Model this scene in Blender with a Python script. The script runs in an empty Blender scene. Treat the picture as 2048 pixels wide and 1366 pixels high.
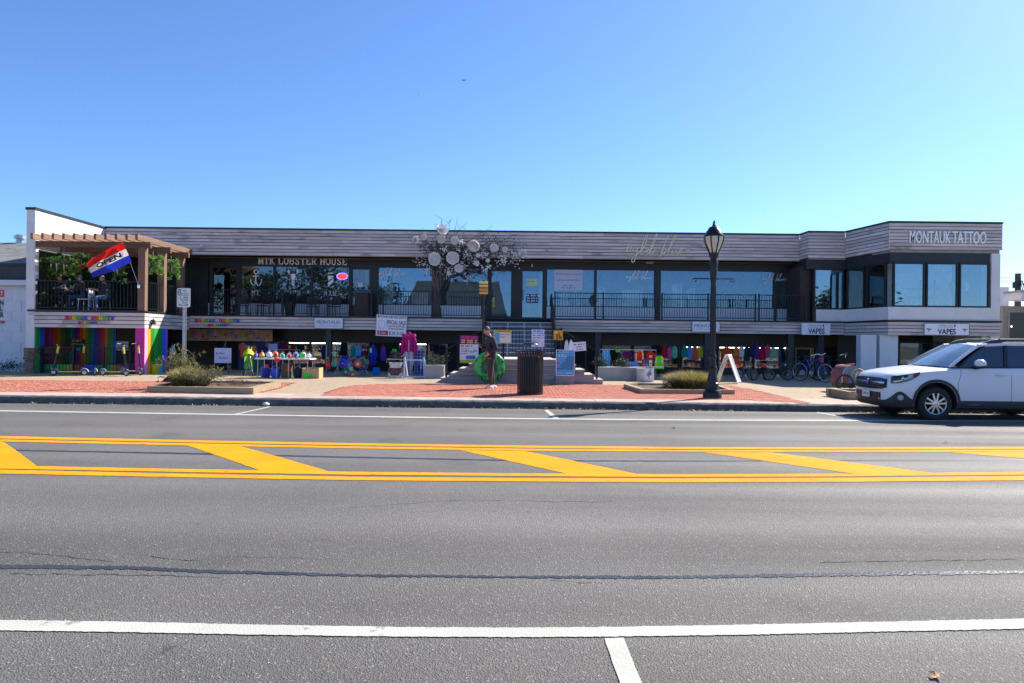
import bpy, bmesh, math, random
from mathutils import Vector, Matrix
from mathutils.bvhtree import BVHTree
R = math.radians
rnd = random.Random(7)
SC = bpy.context.scene
COL = SC.collection

# ---------------------------------------------------------------- camera, sky, sun, exposure
F = 1365.0; H = 1.5; A = 0.0107            # focal length in photo pixels (2048 wide), eye height, slight roll
CA, SA = math.cos(A), math.sin(A)
cam_d = bpy.data.cameras.new('camera'); cam = bpy.data.objects.new('camera', cam_d); COL.objects.link(cam)
cam_d.sensor_width = 36.0; cam_d.lens = 36.0 * F / 2048.0; cam_d.clip_end = 3000; cam_d.clip_start = 0.05
cam.matrix_world = Matrix(((CA, -SA, 0, 0), (0, 0, -1, 0), (SA, CA, 0, H), (0, 0, 0, 1)))
SC.camera = cam
SUN_AZ = R(38); SUN_EL = R(40)             # measured from +X towards +Y (behind the building)
sun_vec = Vector((math.cos(SUN_AZ) * math.cos(SUN_EL), math.sin(SUN_AZ) * math.cos(SUN_EL), math.sin(SUN_EL)))
world = bpy.data.worlds.new('World'); SC.world = world; world.use_nodes = True
wn = world.node_tree.nodes; wl = world.node_tree.links
sky = wn.new('ShaderNodeTexSky'); sky.sky_type = 'NISHITA'; sky.sun_disc = False
sky.sun_elevation = SUN_EL; sky.sun_rotation = math.pi / 2 - SUN_AZ
sky.altitude = 500; sky.air_density = 0.9; sky.dust_density = 0.6; sky.ozone_density = 10.0
wl.new(sky.outputs[0], wn['Background'].inputs[0]); wn['Background'].inputs[1].default_value = 0.113
sun_d = bpy.data.lights.new('sun', 'SUN'); sun_o = bpy.data.objects.new('sun', sun_d); COL.objects.link(sun_o)
sun_d.energy = 5.0; sun_d.angle = R(0.53); sun_d.color = (1.0, 0.93, 0.82)
sun_o.rotation_euler = sun_vec.to_track_quat('Z', 'Y').to_euler()
SC.view_settings.view_transform = 'Standard'; SC.view_settings.look = 'None'
SC.view_settings.exposure = 1.0; SC.view_settings.gamma = 1.0
SC.render.engine = 'CYCLES'
SC.cycles.max_bounces = 8; SC.cycles.transparent_max_bounces = 12
SC.cycles.sample_clamp_indirect = 6

# ---------------------------------------------------------------- geometry helpers
def at(px, py, Y):                          # a point of the place seen at a photo pixel, Y metres away
    u, v = px - 1024.0, py - 683.0
    return Vector(((u * CA + v * SA) / F * Y, Y, H + (u * SA - v * CA) / F * Y))
def zroad(Y): return 0.0 if Y < 9 else -0.055 * (Y - 9) / 6.8
def zwalk(Y): return 0.095 + 0.055 * min(max((Y - 16.1) / 5.0, 0), 1)
def hit(px, py, zf):
    Y = 15.0
    for _ in range(30):
        d = at(px, py, 1.0); s = H - d.z
        Y = (H - zf(Y)) / max(s, 1e-4)
    p = at(px, py, Y); p.z = zf(Y); return p
def road(px, py): return hit(px, py, zroad)
def walk(px, py): return hit(px, py, zwalk)
def lerp(a, b, t): return a + (b - a) * t
def lin(h):
    h = h.lstrip('#'); o = []
    for i in (0, 2, 4):
        c = int(h[i:i + 2], 16) / 255.0
        o.append(c / 12.92 if c <= .04045 else ((c + .055) / 1.055) ** 2.4)
    return tuple(o)

class MB:
    def __init__(s): s.v = []; s.f = []; s.m = []; s.mi = 0
    def add(s, vs, fs):
        o = len(s.v); s.v += [tuple(v) for v in vs]
        s.f += [tuple(i + o for i in f) for f in fs]; s.m += [s.mi] * len(fs); return s
    def box(s, x0, x1, y0, y1, z0, z1):
        return s.add([(x0, y0, z0), (x1, y0, z0), (x1, y1, z0), (x0, y1, z0), (x0, y0, z1), (x1, y0, z1), (x1, y1, z1), (x0, y1, z1)],
                     [(3, 2, 1, 0), (4, 5, 6, 7), (0, 1, 5, 4), (1, 2, 6, 5), (2, 3, 7, 6), (3, 0, 4, 7)])
    def cbox(s, c, sx, sy, sz): return s.box(c[0] - sx / 2, c[0] + sx / 2, c[1] - sy / 2, c[1] + sy / 2, c[2] - sz / 2, c[2] + sz / 2)
    def bar(s, p, q, w, h=None, up=(0, 0, 1)):
        p = Vector(p); q = Vector(q); d = (q - p).normalized(); h = h or w
        u = Vector(up)
        if abs(d.dot(u)) > .98: u = Vector((0, 1, 0))
        a = d.cross(u).normalized() * (w / 2); b = a.cross(d).normalized() * (h / 2)
        vs = [p - a - b, p + a - b, p + a + b, p - a + b, q - a - b, q + a - b, q + a + b, q - a + b]
        return s.add(vs, [(3, 2, 1, 0), (4, 5, 6, 7), (0, 1, 5, 4), (1, 2, 6, 5), (2, 3, 7, 6), (3, 0, 4, 7)])
    def tube(s, pts, r, n=8, cap=True, closed=False):
        pts = [Vector(p) for p in pts]; k = len(pts); vs = []
        ref = Vector((0.123, 0.97, 0.21))
        for i, p in enumerate(pts):
            a = pts[(i - 1) % k] if (i > 0 or closed) else p
            b = pts[(i + 1) % k] if (i < k - 1 or closed) else p
            d = (b - a); d = d.normalized() if d.length > 1e-9 else Vector((0, 0, 1))
            u = d.cross(ref)
            if u.length < .05: u = d.cross(Vector((1, 0, 0)))
            u.normalize(); w = d.cross(u)
            rr = r[i] if isinstance(r, (list, tuple)) else r
            for j in range(n):
                t = 2 * math.pi * j / n
                vs.append(p + u * (math.cos(t) * rr) + w * (math.sin(t) * rr))
        fs = []
        for i in range(k if closed else k - 1):
            for j in range(n):
                i2 = (i + 1) % k
                fs.append((i * n + j, i * n + (j + 1) % n, i2 * n + (j + 1) % n, i2 * n + j))
        if cap and not closed:
            fs.append(tuple(range(n))[::-1]); fs.append(tuple((k - 1) * n + j for j in range(n)))
        return s.add(vs, fs)
    def lathe(s, prof, c=(0, 0, 0), n=16, axis='z', cap=True):
        vs = []; fs = []
        for r, z in prof:
            for j in range(n):
                t = 2 * math.pi * j / n; a, b = r * math.cos(t), r * math.sin(t)
                if axis == 'z': vs.append((c[0] + a, c[1] + b, c[2] + z))
                elif axis == 'y': vs.append((c[0] + a, c[1] + z, c[2] + b))
                else: vs.append((c[0] + z, c[1] + a, c[2] + b))
        k = len(prof)
        for i in range(k - 1):
            for j in range(n):
                fs.append((i * n + j, i * n + (j + 1) % n, (i + 1) * n + (j + 1) % n, (i + 1) * n + j))
        if cap:
            fs.append(tuple(range(n))[::-1]); fs.append(tuple((k - 1) * n + j for j in range(n)))
        return s.add(vs, fs)
    def prism(s, poly, y0, y1):               # polygon of (x, z) extruded along y
        n = len(poly)
        vs = [(x, y0, z) for x, z in poly] + [(x, y1, z) for x, z in poly]
        fs = [tuple(range(n)), tuple(range(2 * n - 1, n - 1, -1))]
        for i in range(n): fs.append((i, i + n, (i + 1) % n + n, (i + 1) % n))
        return s.add(vs, fs)
    def slab(s, poly, z0, z1):                # polygon of (x, y) extruded along z
        n = len(poly)
        vs = [(x, y, z0) for x, y in poly] + [(x, y, z1) for x, y in poly]
        fs = [tuple(range(n - 1, -1, -1)), tuple(range(n, 2 * n))]
        for i in range(n): fs.append((i, (i + 1) % n, (i + 1) % n + n, i + n))
        return s.add(vs, fs)
    def ell(s, c, r, n=10, m=7, jit=0.0):
        if not isinstance(r, (list, tuple)): r = (r, r, r)
        vs = [(c[0], c[1], c[2] - r[2])]; fs = []
        for i in range(1, m):
            p = math.pi * i / m
            for j in range(n):
                t = 2 * math.pi * j / n; k = 1 + rnd.uniform(-jit, jit)
                vs.append((c[0] + r[0] * k * math.sin(p) * math.cos(t), c[1] + r[1] * k * math.sin(p) * math.sin(t), c[2] - r[2] * k * math.cos(p)))
        vs.append((c[0], c[1], c[2] + r[2])); top = len(vs) - 1
        for j in range(n): fs.append((0, 1 + (j + 1) % n, 1 + j)); fs.append((top, top - n + j, top - n + (j + 1) % n))
        for i in range(m - 2):
            for j in range(n): fs.append((1 + i * n + j, 1 + i * n + (j + 1) % n, 1 + (i + 1) * n + (j + 1) % n, 1 + (i + 1) * n + j))
        return s.add(vs, fs)
    def grid(s, fn, nu, nv):
        vs = [fn(i / nu, j / nv) for j in range(nv + 1) for i in range(nu + 1)]
        fs = [(j * (nu + 1) + i, j * (nu + 1) + i + 1, (j + 1) * (nu + 1) + i + 1, (j + 1) * (nu + 1) + i) for j in range(nv) for i in range(nu)]
        return s.add(vs, fs)
    def poly(s, pts): return s.add(pts, [tuple(range(len(pts)))])

def worldloc(o):
    p = Vector((0, 0, 0))
    while o: p += o.location; o = o.parent
    return p
def ob(name, mb, mats, parent=None, smooth=None, label=None, kind=None, origin=None):
    vs = [Vector(v) for v in mb.v]
    if parent is not None: base = worldloc(parent); org = Vector((0, 0, 0))
    elif origin is not None: base = org = Vector(origin)
    elif kind == 'structure': base = org = Vector((0, 0, 0))
    else:
        xs = [v.x for v in vs]; ys = [v.y for v in vs]; zs = [v.z for v in vs]
        base = org = Vector(((min(xs) + max(xs)) / 2, (min(ys) + max(ys)) / 2, min(zs)))
    me = bpy.data.meshes.new(name); me.from_pydata([v - base for v in vs], [], mb.f)
    if not isinstance(mats, (list, tuple)): mats = [mats]
    for m in mats: me.materials.append(m)
    if len(mats) > 1: me.polygons.foreach_set('material_index', [min(i, len(mats) - 1) for i in mb.m])
    if smooth is not None:
        me.polygons.foreach_set('use_smooth', [True] * len(me.polygons))
        if smooth < 180: me.set_sharp_from_angle(angle=R(smooth))
    me.update()
    o = bpy.data.objects.new(name, me); COL.objects.link(o)
    if parent is not None: o.parent = parent
    o.location = org
    if label: o['label'] = label
    if kind: o['kind'] = kind
    return o
def tag(o, label, cat, group=None):
    o['label'] = label; o['category'] = cat
    if group: o['group'] = group
    return o
def thing(name, label, cat, loc=(0, 0, 0), group=None):
    o = bpy.data.objects.new(name, None); COL.objects.link(o); o.location = loc; o.empty_display_size = .2
    return tag(o, label, cat, group)
def copy_tree(o, parent=None, label=None):
    c = o.copy(); COL.objects.link(c); c.parent = parent
    if label: c['label'] = label
    for ch in [x for x in o.children]: copy_tree(ch, c)
    return c
UNIT = None
def unit_mesh():
    global UNIT
    if UNIT is None:
        UNIT = {}
    return UNIT
def unit_box(matl, bev=0.0):
    d = unit_mesh()
    if matl.name not in d:
        mb = MB().box(-.5, .5, -.5, .5, -.5, .5); me = bpy.data.meshes.new('piece'); me.from_pydata(mb.v, [], mb.f); me.materials.append(matl); d[matl.name] = me
    return d[matl.name]
def piece(name, parent, matl, x0, x1, y0, y1, z0, z1, rot=None):     # box piece with shared mesh data
    o = bpy.data.objects.new(name, unit_box(matl)); COL.objects.link(o); o.parent = parent
    o.location = Vector(((x0 + x1) / 2, (y0 + y1) / 2, (z0 + z1) / 2)) - worldloc(parent)
    o.scale = (x1 - x0, y1 - y0, z1 - z0)
    if rot: o.rotation_euler = rot
    return o
def piece_bar(name, parent, matl, p, q, w, h):                       # a box piece running from p to q
    p = Vector(p); q = Vector(q); d = q - p
    o = bpy.data.objects.new(name, unit_box(matl)); COL.objects.link(o); o.parent = parent
    o.rotation_mode = 'QUATERNION'; o.rotation_quaternion = d.to_track_quat('X', 'Z')
    o.location = (p + q) / 2 - worldloc(parent); o.scale = (d.length, w, h); return o

# ---------------------------------------------------------------- materials
MATS = {}
def nt(name):
    m = bpy.data.materials.new(name); m.use_nodes = True
    t = m.node_tree; return m, t, t.nodes, t.links, t.nodes['Principled BSDF']
def mat(name, col, rough=.6, metal=0.0, var=.15, scale=6.0, rand=0.0, bump=0.0, bscale=40.0, spec=.5, emit=0.0, stretch=(1, 1, 1), dirt=0.0, trans=0.0):
    if name in MATS: return MATS[name]
    if isinstance(col, str): col = lin(col)
    m, t, N, L, b = nt(name)
    b.inputs['Roughness'].default_value = rough; b.inputs['Metallic'].default_value = metal
    b.inputs['Specular IOR Level'].default_value = spec
    geo = N.new('ShaderNodeNewGeometry'); mp = N.new('ShaderNodeMapping'); L.new(geo.outputs['Position'], mp.inputs['Vector'])
    mp.inputs['Scale'].default_value = stretch
    no = N.new('ShaderNodeTexNoise'); no.inputs['Scale'].default_value = scale; no.inputs['Detail'].default_value = 5; L.new(mp.outputs[0], no.inputs['Vector'])
    ma = N.new('ShaderNodeMapRange'); ma.inputs[1].default_value = .25; ma.inputs[2].default_value = .75
    ma.inputs[3].default_value = 1 - var; ma.inputs[4].default_value = 1 + var; L.new(no.outputs[0], ma.inputs[0])
    mul = N.new('ShaderNodeVectorMath'); mul.operation = 'SCALE'; mul.inputs[0].default_value = col; L.new(ma.outputs[0], mul.inputs['Scale'])
    out = mul.outputs[0]
    if rand:
        oi = N.new('ShaderNodeObjectInfo'); mr = N.new('ShaderNodeMapRange'); mr.inputs[3].default_value = 1 - rand; mr.inputs[4].default_value = 1 + rand
        L.new(oi.outputs['Random'], mr.inputs[0]); m2 = N.new('ShaderNodeVectorMath'); m2.operation = 'SCALE'
        L.new(out, m2.inputs[0]); L.new(mr.outputs[0], m2.inputs['Scale']); out = m2.outputs[0]
    if dirt:
        n2 = N.new('ShaderNodeTexNoise'); n2.inputs['Scale'].default_value = 1.3; n2.inputs['Detail'].default_value = 8; L.new(geo.outputs['Position'], n2.inputs['Vector'])
        cr = N.new('ShaderNodeMapRange'); cr.inputs[1].default_value = .52; cr.inputs[2].default_value = .75; cr.inputs[3].default_value = 0; cr.inputs[4].default_value = dirt; L.new(n2.outputs[0], cr.inputs[0])
        mx = N.new('ShaderNodeMix'); mx.data_type = 'RGBA'; mx.inputs['B'].default_value = (.06, .05, .04, 1); L.new(cr.outputs[0], mx.inputs['Factor']); L.new(out, mx.inputs['A']); out = mx.outputs['Result']
    L.new(out, b.inputs['Base Color'])
    if emit:
        b.inputs['Emission Color'].default_value = (*col, 1); b.inputs['Emission Strength'].default_value = emit
    if bump:
        bn = N.new('ShaderNodeTexNoise'); bn.inputs['Scale'].default_value = bscale; bn.inputs['Detail'].default_value = 4; L.new(mp.outputs[0], bn.inputs['Vector'])
        bp = N.new('ShaderNodeBump'); bp.inputs['Strength'].default_value = bump; bp.inputs['Distance'].default_value = .02; L.new(bn.outputs[0], bp.inputs['Height']); L.new(bp.outputs[0], b.inputs['Normal'])
    if trans:
        tr = N.new('ShaderNodeBsdfTranslucent'); L.new(out, tr.inputs[0]); ms = N.new('ShaderNodeMixShader'); ms.inputs[0].default_value = trans
        L.new(b.outputs[0], ms.inputs[1]); L.new(tr.outputs[0], ms.inputs[2]); L.new(ms.outputs[0], N['Material Output'].inputs[0])
    MATS[name] = m; return m
def paint(hexc, rough=.5, var=.06): return mat('paint_' + hexc, '#' + hexc, rough, 0, var, 9)
def cloth(hexc): return mat('cloth_' + hexc, '#' + hexc, .9, 0, .22, 14, bump=.25, bscale=30, spec=.2)

def mat_asphalt():
    m, t, N, L, b = nt('asphalt')
    geo = N.new('ShaderNodeNewGeometry'); pos = geo.outputs['Position']
    def noise(s, d=6, st=None):
        n = N.new('ShaderNodeTexNoise'); n.inputs['Scale'].default_value = s; n.inputs['Detail'].default_value = d
        if st:
            mp = N.new('ShaderNodeMapping'); mp.inputs['Scale'].default_value = st; L.new(pos, mp.inputs[0]); L.new(mp.outputs[0], n.inputs['Vector'])
        else: L.new(pos, n.inputs['Vector'])
        return n.outputs[0]
    def rng(s, a, c, lo, hi):
        r = N.new('ShaderNodeMapRange'); r.inputs[1].default_value = a; r.inputs[2].default_value = c; r.inputs[3].default_value = lo; r.inputs[4].default_value = hi; L.new(s, r.inputs[0]); return r.outputs[0]
    def mul(a, c):
        q = N.new('ShaderNodeMath'); q.operation = 'MULTIPLY'; L.new(a, q.inputs[0]); L.new(c, q.inputs[1]); return q.outputs[0]
    vo = N.new('ShaderNodeTexVoronoi'); vo.inputs['Scale'].default_value = 120; L.new(pos, vo.inputs['Vector'])
    sp = N.new('ShaderNodeSeparateColor'); L.new(vo.outputs['Color'], sp.inputs[0])
    grain = rng(sp.outputs[0], 0, 1, .76, 1.25)
    fine = rng(noise(260, 3), .3, .7, .80, 1.20)
    big = rng(noise(.3, 8), .3, .7, .80, 1.16)
    lane = rng(noise(1.1, 4, (.03, 1.0, 1)), .3, .7, .84, 1.14)
    stain = rng(noise(.8, 9), .60, .72, 1.0, .74)
    xyz = N.new('ShaderNodeSeparateXYZ'); L.new(pos, xyz.inputs[0])
    course = rng(xyz.outputs[1], 4.9, 5.3, .95, 1.06)        # the strip along the near kerb was laid separately, coarser and darker
    ww = N.new('ShaderNodeMath'); ww.operation = 'MULTIPLY_ADD'; ww.inputs[1].default_value = 3.5; ww.inputs[2].default_value = 1.2; L.new(xyz.outputs[1], ww.inputs[0])
    sn = N.new('ShaderNodeMath'); sn.operation = 'SINE'; L.new(ww.outputs[0], sn.inputs[0]); track = rng(sn.outputs[0], -1, 1, .92, 1.06)   # wheel tracks along the lanes
    drip = rng(noise(2.6, 3), .70, .76, 1.0, .6)
    v = mul(mul(mul(mul(mul(mul(mul(grain, fine), big), lane), stain), course), track), drip)
    sc = N.new('ShaderNodeVectorMath'); sc.operation = 'SCALE'; sc.inputs[0].default_value = (.122, .115, .107); L.new(v, sc.inputs['Scale'])
    # sparse pale stones
    st = rng(sp.outputs[1], .965, .985, 0, .75)
    mx = N.new('ShaderNodeMix'); mx.data_type = 'RGBA'; mx.inputs['B'].default_value = (.32, .31, .29, 1); L.new(st, mx.inputs['Factor']); L.new(sc.outputs[0], mx.inputs['A'])
    L.new(mx.outputs['Result'], b.inputs['Base Color'])
    rr_ = rng(noise(1.1, 4, (.03, 1.0, 1)), .35, .65, .88, .66); L.new(rr_, b.inputs['Roughness']); b.inputs['Specular IOR Level'].default_value = .4
    bp = N.new('ShaderNodeBump'); bp.inputs['Strength'].default_value = .9; bp.inputs['Distance'].default_value = .006
    L.new(vo.outputs['Distance'], bp.inputs['Height']); L.new(bp.outputs[0], b.inputs['Normal'])
    return m
def mat_roadpaint(name, hexc, wear=.5):
    m, t, N, L, b = nt(name); c = lin(hexc)
    geo = N.new('ShaderNodeNewGeometry'); pos = geo.outputs['Position']
    n = N.new('ShaderNodeTexNoise'); n.inputs['Scale'].default_value = 5.5; n.inputs['Detail'].default_value = 10; n.inputs['Roughness'].default_value = .72; L.new(pos, n.inputs['Vector'])
    r = N.new('ShaderNodeMapRange'); r.inputs[1].default_value = .60; r.inputs[2].default_value = .65; r.inputs[3].default_value = 0; r.inputs[4].default_value = wear; L.new(n.outputs[0], r.inputs[0])
    n2 = N.new('ShaderNodeTexNoise'); n2.inputs['Scale'].default_value = 1.5; n2.inputs['Detail'].default_value = 6; L.new(pos, n2.inputs['Vector'])
    r2 = N.new('ShaderNodeMapRange'); r2.inputs[1].default_value = .3; r2.inputs[2].default_value = .7; r2.inputs[3].default_value = .86; r2.inputs[4].default_value = 1.06; L.new(n2.outputs[0], r2.inputs[0])
    s = N.new('ShaderNodeVectorMath'); s.operation = 'SCALE'; s.inputs[0].default_value = c; L.new(r2.outputs[0], s.inputs['Scale'])
    mx = N.new('ShaderNodeMix'); mx.data_type = 'RGBA'; mx.inputs['B'].default_value = (.10, .095, .09, 1); L.new(r.outputs[0], mx.inputs['Factor']); L.new(s.outputs[0], mx.inputs['A'])
    L.new(mx.outputs['Result'], b.inputs['Base Color']); b.inputs['Roughness'].default_value = .8; b.inputs['Specular IOR Level'].default_value = .15
    vo = N.new('ShaderNodeTexVoronoi'); vo.inputs['Scale'].default_value = 75; L.new(pos, vo.inputs['Vector'])
    bp = N.new('ShaderNodeBump'); bp.inputs['Strength'].default_value = .4; bp.inputs['Distance'].default_value = .004; L.new(vo.outputs['Distance'], bp.inputs['Height']); L.new(bp.outputs[0], b.inputs['Normal'])
    return m
def mat_wood(name, c1, c2, stretch, rand=.2, rough=.75, stain=.6):
    m, t, N, L, b = nt(name); c1 = lin(c1); c2 = lin(c2)
    geo = N.new('ShaderNodeNewGeometry'); oi = N.new('ShaderNodeObjectInfo')
    ad = N.new('ShaderNodeVectorMath'); ad.operation = 'MULTIPLY_ADD'; ad.inputs[1].default_value = (37, 11, 5)
    cb = N.new('ShaderNodeCombineXYZ'); L.new(oi.outputs['Random'], cb.inputs[0]); L.new(oi.outputs['Random'], cb.inputs[1]); L.new(cb.outputs[0], ad.inputs[0]); L.new(geo.outputs['Position'], ad.inputs[2])
    mp = N.new('ShaderNodeMapping'); mp.inputs['Scale'].default_value = stretch; L.new(ad.outputs[0], mp.inputs[0])
    n = N.new('ShaderNodeTexNoise'); n.inputs['Scale'].default_value = 3.0; n.inputs['Detail'].default_value = 7; n.inputs['Distortion'].default_value = .6; L.new(mp.outputs[0], n.inputs['Vector'])
    r = N.new('ShaderNodeMapRange'); r.inputs[1].default_value = .3; r.inputs[2].default_value = .7; L.new(n.outputs[0], r.inputs[0])
    mx = N.new('ShaderNodeMix'); mx.data_type = 'RGBA'; mx.inputs['A'].default_value = (*c1, 1); mx.inputs['B'].default_value = (*c2, 1); L.new(r.outputs[0], mx.inputs['Factor'])
    mr = N.new('ShaderNodeMapRange'); mr.inputs[3].default_value = 1 - rand; mr.inputs[4].default_value = 1 + rand; L.new(oi.outputs['Random'], mr.inputs[0])
    s = N.new('ShaderNodeVectorMath'); s.operation = 'SCALE'; L.new(mx.outputs['Result'], s.inputs[0]); L.new(mr.outputs[0], s.inputs['Scale'])
    n2 = N.new('ShaderNodeTexNoise'); n2.inputs['Scale'].default_value = 1.1; n2.inputs['Detail'].default_value = 5; L.new(ad.outputs[0], n2.inputs['Vector'])
    r2 = N.new('ShaderNodeMapRange'); r2.inputs[1].default_value = .58; r2.inputs[2].default_value = .72; r2.inputs[3].default_value = 0; r2.inputs[4].default_value = stain; L.new(n2.outputs[0], r2.inputs[0])
    m3 = N.new('ShaderNodeMix'); m3.data_type = 'RGBA'; m3.inputs['B'].default_value = (.10, .06, .045, 1); L.new(r2.outputs[0], m3.inputs['Factor']); L.new(s.outputs[0], m3.inputs['A'])
    L.new(m3.outputs['Result'], b.inputs['Base Color']); b.inputs['Roughness'].default_value = rough; b.inputs['Specular IOR Level'].default_value = .3
    bp = N.new('ShaderNodeBump'); bp.inputs['Strength'].default_value = .3; bp.inputs['Distance'].default_value = .01; L.new(n.outputs[0], bp.inputs['Height']); L.new(bp.outputs[0], b.inputs['Normal'])
    return m
def mat_glass(name, refl, tint=(.75, .85, .88), gc=(.75, .87, 1)):
    m, t, N, L, b = nt(name)
    g = N.new('ShaderNodeBsdfGlossy'); g.inputs['Roughness'].default_value = .012; g.inputs['Color'].default_value = (*gc, 1)
    tr = N.new('ShaderNodeBsdfTransparent'); tr.inputs[0].default_value = (*tint, 1)
    geo = N.new('ShaderNodeNewGeometry'); n = N.new('ShaderNodeTexNoise'); n.inputs['Scale'].default_value = .9; n.inputs['Detail'].default_value = 1; L.new(geo.outputs['Position'], n.inputs['Vector'])
    bp = N.new('ShaderNodeBump'); bp.inputs['Strength'].default_value = .06; bp.inputs['Distance'].default_value = .03; L.new(n.outputs[0], bp.inputs['Height']); L.new(bp.outputs[0], g.inputs['Normal'])
    fr = N.new('ShaderNodeFresnel'); fr.inputs[0].default_value = 1.5
    mr = N.new('ShaderNodeMapRange'); mr.inputs[3].default_value = refl; mr.inputs[4].default_value = 1; L.new(fr.outputs[0], mr.inputs[0])
    ms = N.new('ShaderNodeMixShader'); L.new(mr.outputs[0], ms.inputs[0]); L.new(tr.outputs[0], ms.inputs[1]); L.new(g.outputs[0], ms.inputs[2])
    L.new(ms.outputs[0], N['Material Output'].inputs[0]); return m
M_asph = mat_asphalt()
M_white = mat_roadpaint('road_paint_white', '#b4b4ab', .6)
M_yel = mat_roadpaint('road_paint_yellow', '#e09206', .8)
M_tar = mat('tar_sealant', (.035, .036, .042), .42, 0, .35, 3, bump=.3)
M_kerb = mat('kerb_dark', (.10, .10, .10), .9, 0, .45, 7, bump=1.0, bscale=26, dirt=.3)
M_conc = mat('aggregate_beige', (.36, .275, .185), .9, 0, .22, 9, bump=.6, bscale=90, dirt=.12)
M_pink = mat('concrete_pink', (.42, .31, .26), .9, 0, .14, 3, rand=.08, bump=.3, bscale=70, dirt=.15)
M_grey = mat('concrete_grey', (.36, .36, .36), .9, 0, .14, 3, bump=.3, bscale=70, dirt=.2)
M_brick = mat('brick_red', (.47, .165, .105), .88, 0, .2, 5, rand=.18, bump=.3, bscale=60, dirt=.08)
M_soil = mat('soil_mulch', (.13, .085, .055), .95, 0, .5, 30, bump=1, bscale=50)
M_board = mat_wood('weathered_board', '#dcd1ce', '#bbafaa', (.35, 2.5, 7), .17, .8, .5)
M_boardy = mat_wood('weathered_board_side', '#dcd1ce', '#bbafaa', (2.5, .35, 7), .17, .8, .5)
M_cedar = mat_wood('cedar_brown', '#927462', '#74594a', (2.5, .4, 6), .15, .7, .2)
M_cedarx = mat_wood('cedar_brown_beam', '#7a6153', '#624c41', (.4, 2.5, 6), .12, .7, .2)
M_cedarz = mat_wood('cedar_brown_post', '#8a6d5d', '#6e5648', (4, 4, .4), .12, .7, .2)
M_timber = mat_wood('grey_timber', '#a8977c', '#8a7a62', (.4, 3, 7), .12, .85, .3)
M_black = mat('black_paint', (.012, .013, .016), .45, 0, .25, 4)
M_blackm = mat('black_metal', (.018, .019, .023), .35, .3, .2, 5)
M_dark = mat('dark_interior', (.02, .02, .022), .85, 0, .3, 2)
M_wwhite = mat('white_stucco', (.74, .73, .72), .85, 0, .06, 2.5, bump=.15, bscale=60, dirt=.10)
M_panel = mat('white_panel', (.70, .71, .73), .7, 0, .05, 3, dirt=.06)
M_steel = mat('galvanised_steel', (.45, .46, .47), .4, .8, .15, 12)
M_glass = mat_glass('shop_glass', .10, (.9, .95, .96), (.5, .74, 1))
M_glassd = mat_glass('shop_glass_dark', .055, (.7, .72, .74))
M_leaf = mat('leaf_green', (.055, .13, .03), .55, 0, .45, 8, rand=.1, trans=.3)
M_leafb = mat('leaf_bright', (.17, .36, .05), .5, 0, .4, 8, rand=.1, trans=.35)
M_leafd = mat('leaf_dark', (.022, .055, .02), .6, 0, .45, 7, trans=.2)
M_leafo = mat('leaf_olive', (.20, .21, .06), .6, 0, .45, 9, trans=.3)
M_dry = mat('dry_grass', (.58, .45, .20), .8, 0, .35, 9, trans=.25)
M_twig = mat('twig_brown', (.13, .09, .065), .85, 0, .35, 12)
M_skin = mat('skin', (.52, .27, .19), .55, 0, .1, 20)
M_chrome = mat('chrome', (.75, .75, .77), .15, 1, .03, 5)
M_rubber = mat('rubber', (.018, .018, .019), .75, 0, .2, 12)

# ---------------------------------------------------------------- lettering
TSC = bpy.data.scenes.new('lettering_workshop')      # letters are turned into meshes in a small scene of their own, removed at the end
def text_data(body, bold=0.0):
    cu = bpy.data.curves.new('txt', 'FONT'); cu.body = body; cu.size = 1; cu.offset = bold; cu.resolution_u = 3
    o = bpy.data.objects.new('txt', cu); TSC.collection.objects.link(o)
    vl = TSC.view_layers[0]; vl.update(); me = o.evaluated_get(vl.depsgraph).to_mesh()
    vs = [(v.co.x, v.co.y) for v in me.vertices]; fs = [tuple(p.vertices) for p in me.polygons]
    o.evaluated_get(vl.depsgraph).to_mesh_clear(); bpy.data.objects.remove(o); bpy.data.curves.remove(cu)
    return vs, fs
TXT = {}
def glyphs(body, bold=0.0):
    if (body, bold) not in TXT:
        vs, fs = text_data(body, bold)
        x0 = min(v[0] for v in vs); x1 = max(v[0] for v in vs); y0 = min(v[1] for v in vs); y1 = max(v[1] for v in vs)
        TXT[(body, bold)] = ([((v[0] - x0) / (x1 - x0), (v[1] - y0) / (y1 - y0)) for v in vs], fs)
    return TXT[(body, bold)]
def lettering(name, body, fn, matl, parent, bold=.0, depth=0.0, dvec=(0, -1, 0), label=None):
    """fn maps (u, v) in 0..1 to a point; depth gives the letters thickness towards dvec"""
    vs, fs = glyphs(body, bold); mb = MB(); d = Vector(dvec) * depth
    P = [Vector(fn(u, v)) for u, v in vs]
    mb.add([p + d for p in P], fs)
    if depth > 0:
        n = len(P); cnt = {}
        for f in fs:
            for i in range(len(f)):
                a, b = f[i], f[(i + 1) % len(f)]; cnt[(a, b)] = cnt.get((a, b), 0) + 1
        edges = [(a, b) for (a, b) in cnt if (b, a) not in cnt]
        o = len(mb.v); mb.v += [tuple(p) for p in P]
        for a, b in edges: mb.f.append((a, o + a, o + b, b)); mb.m.append(0)
    return ob(name, mb, matl, parent, label=label)
def rect(x0, x1, z0, z1, y): return lambda u, v: (lerp(x0, x1, u), y, lerp(z0, z1, v))
def pxrect(a, b, c, d, Y):                  # photo-pixel box at depth Y -> x0, x1, z0, z1
    p = at(a, d, Y); q = at(c, b, Y); m = (at(a, b, Y).z + at(c, b, Y).z) / 2; n = (at(a, d, Y).z + at(c, d, Y).z) / 2
    return p.x, q.x, n, m

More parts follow.
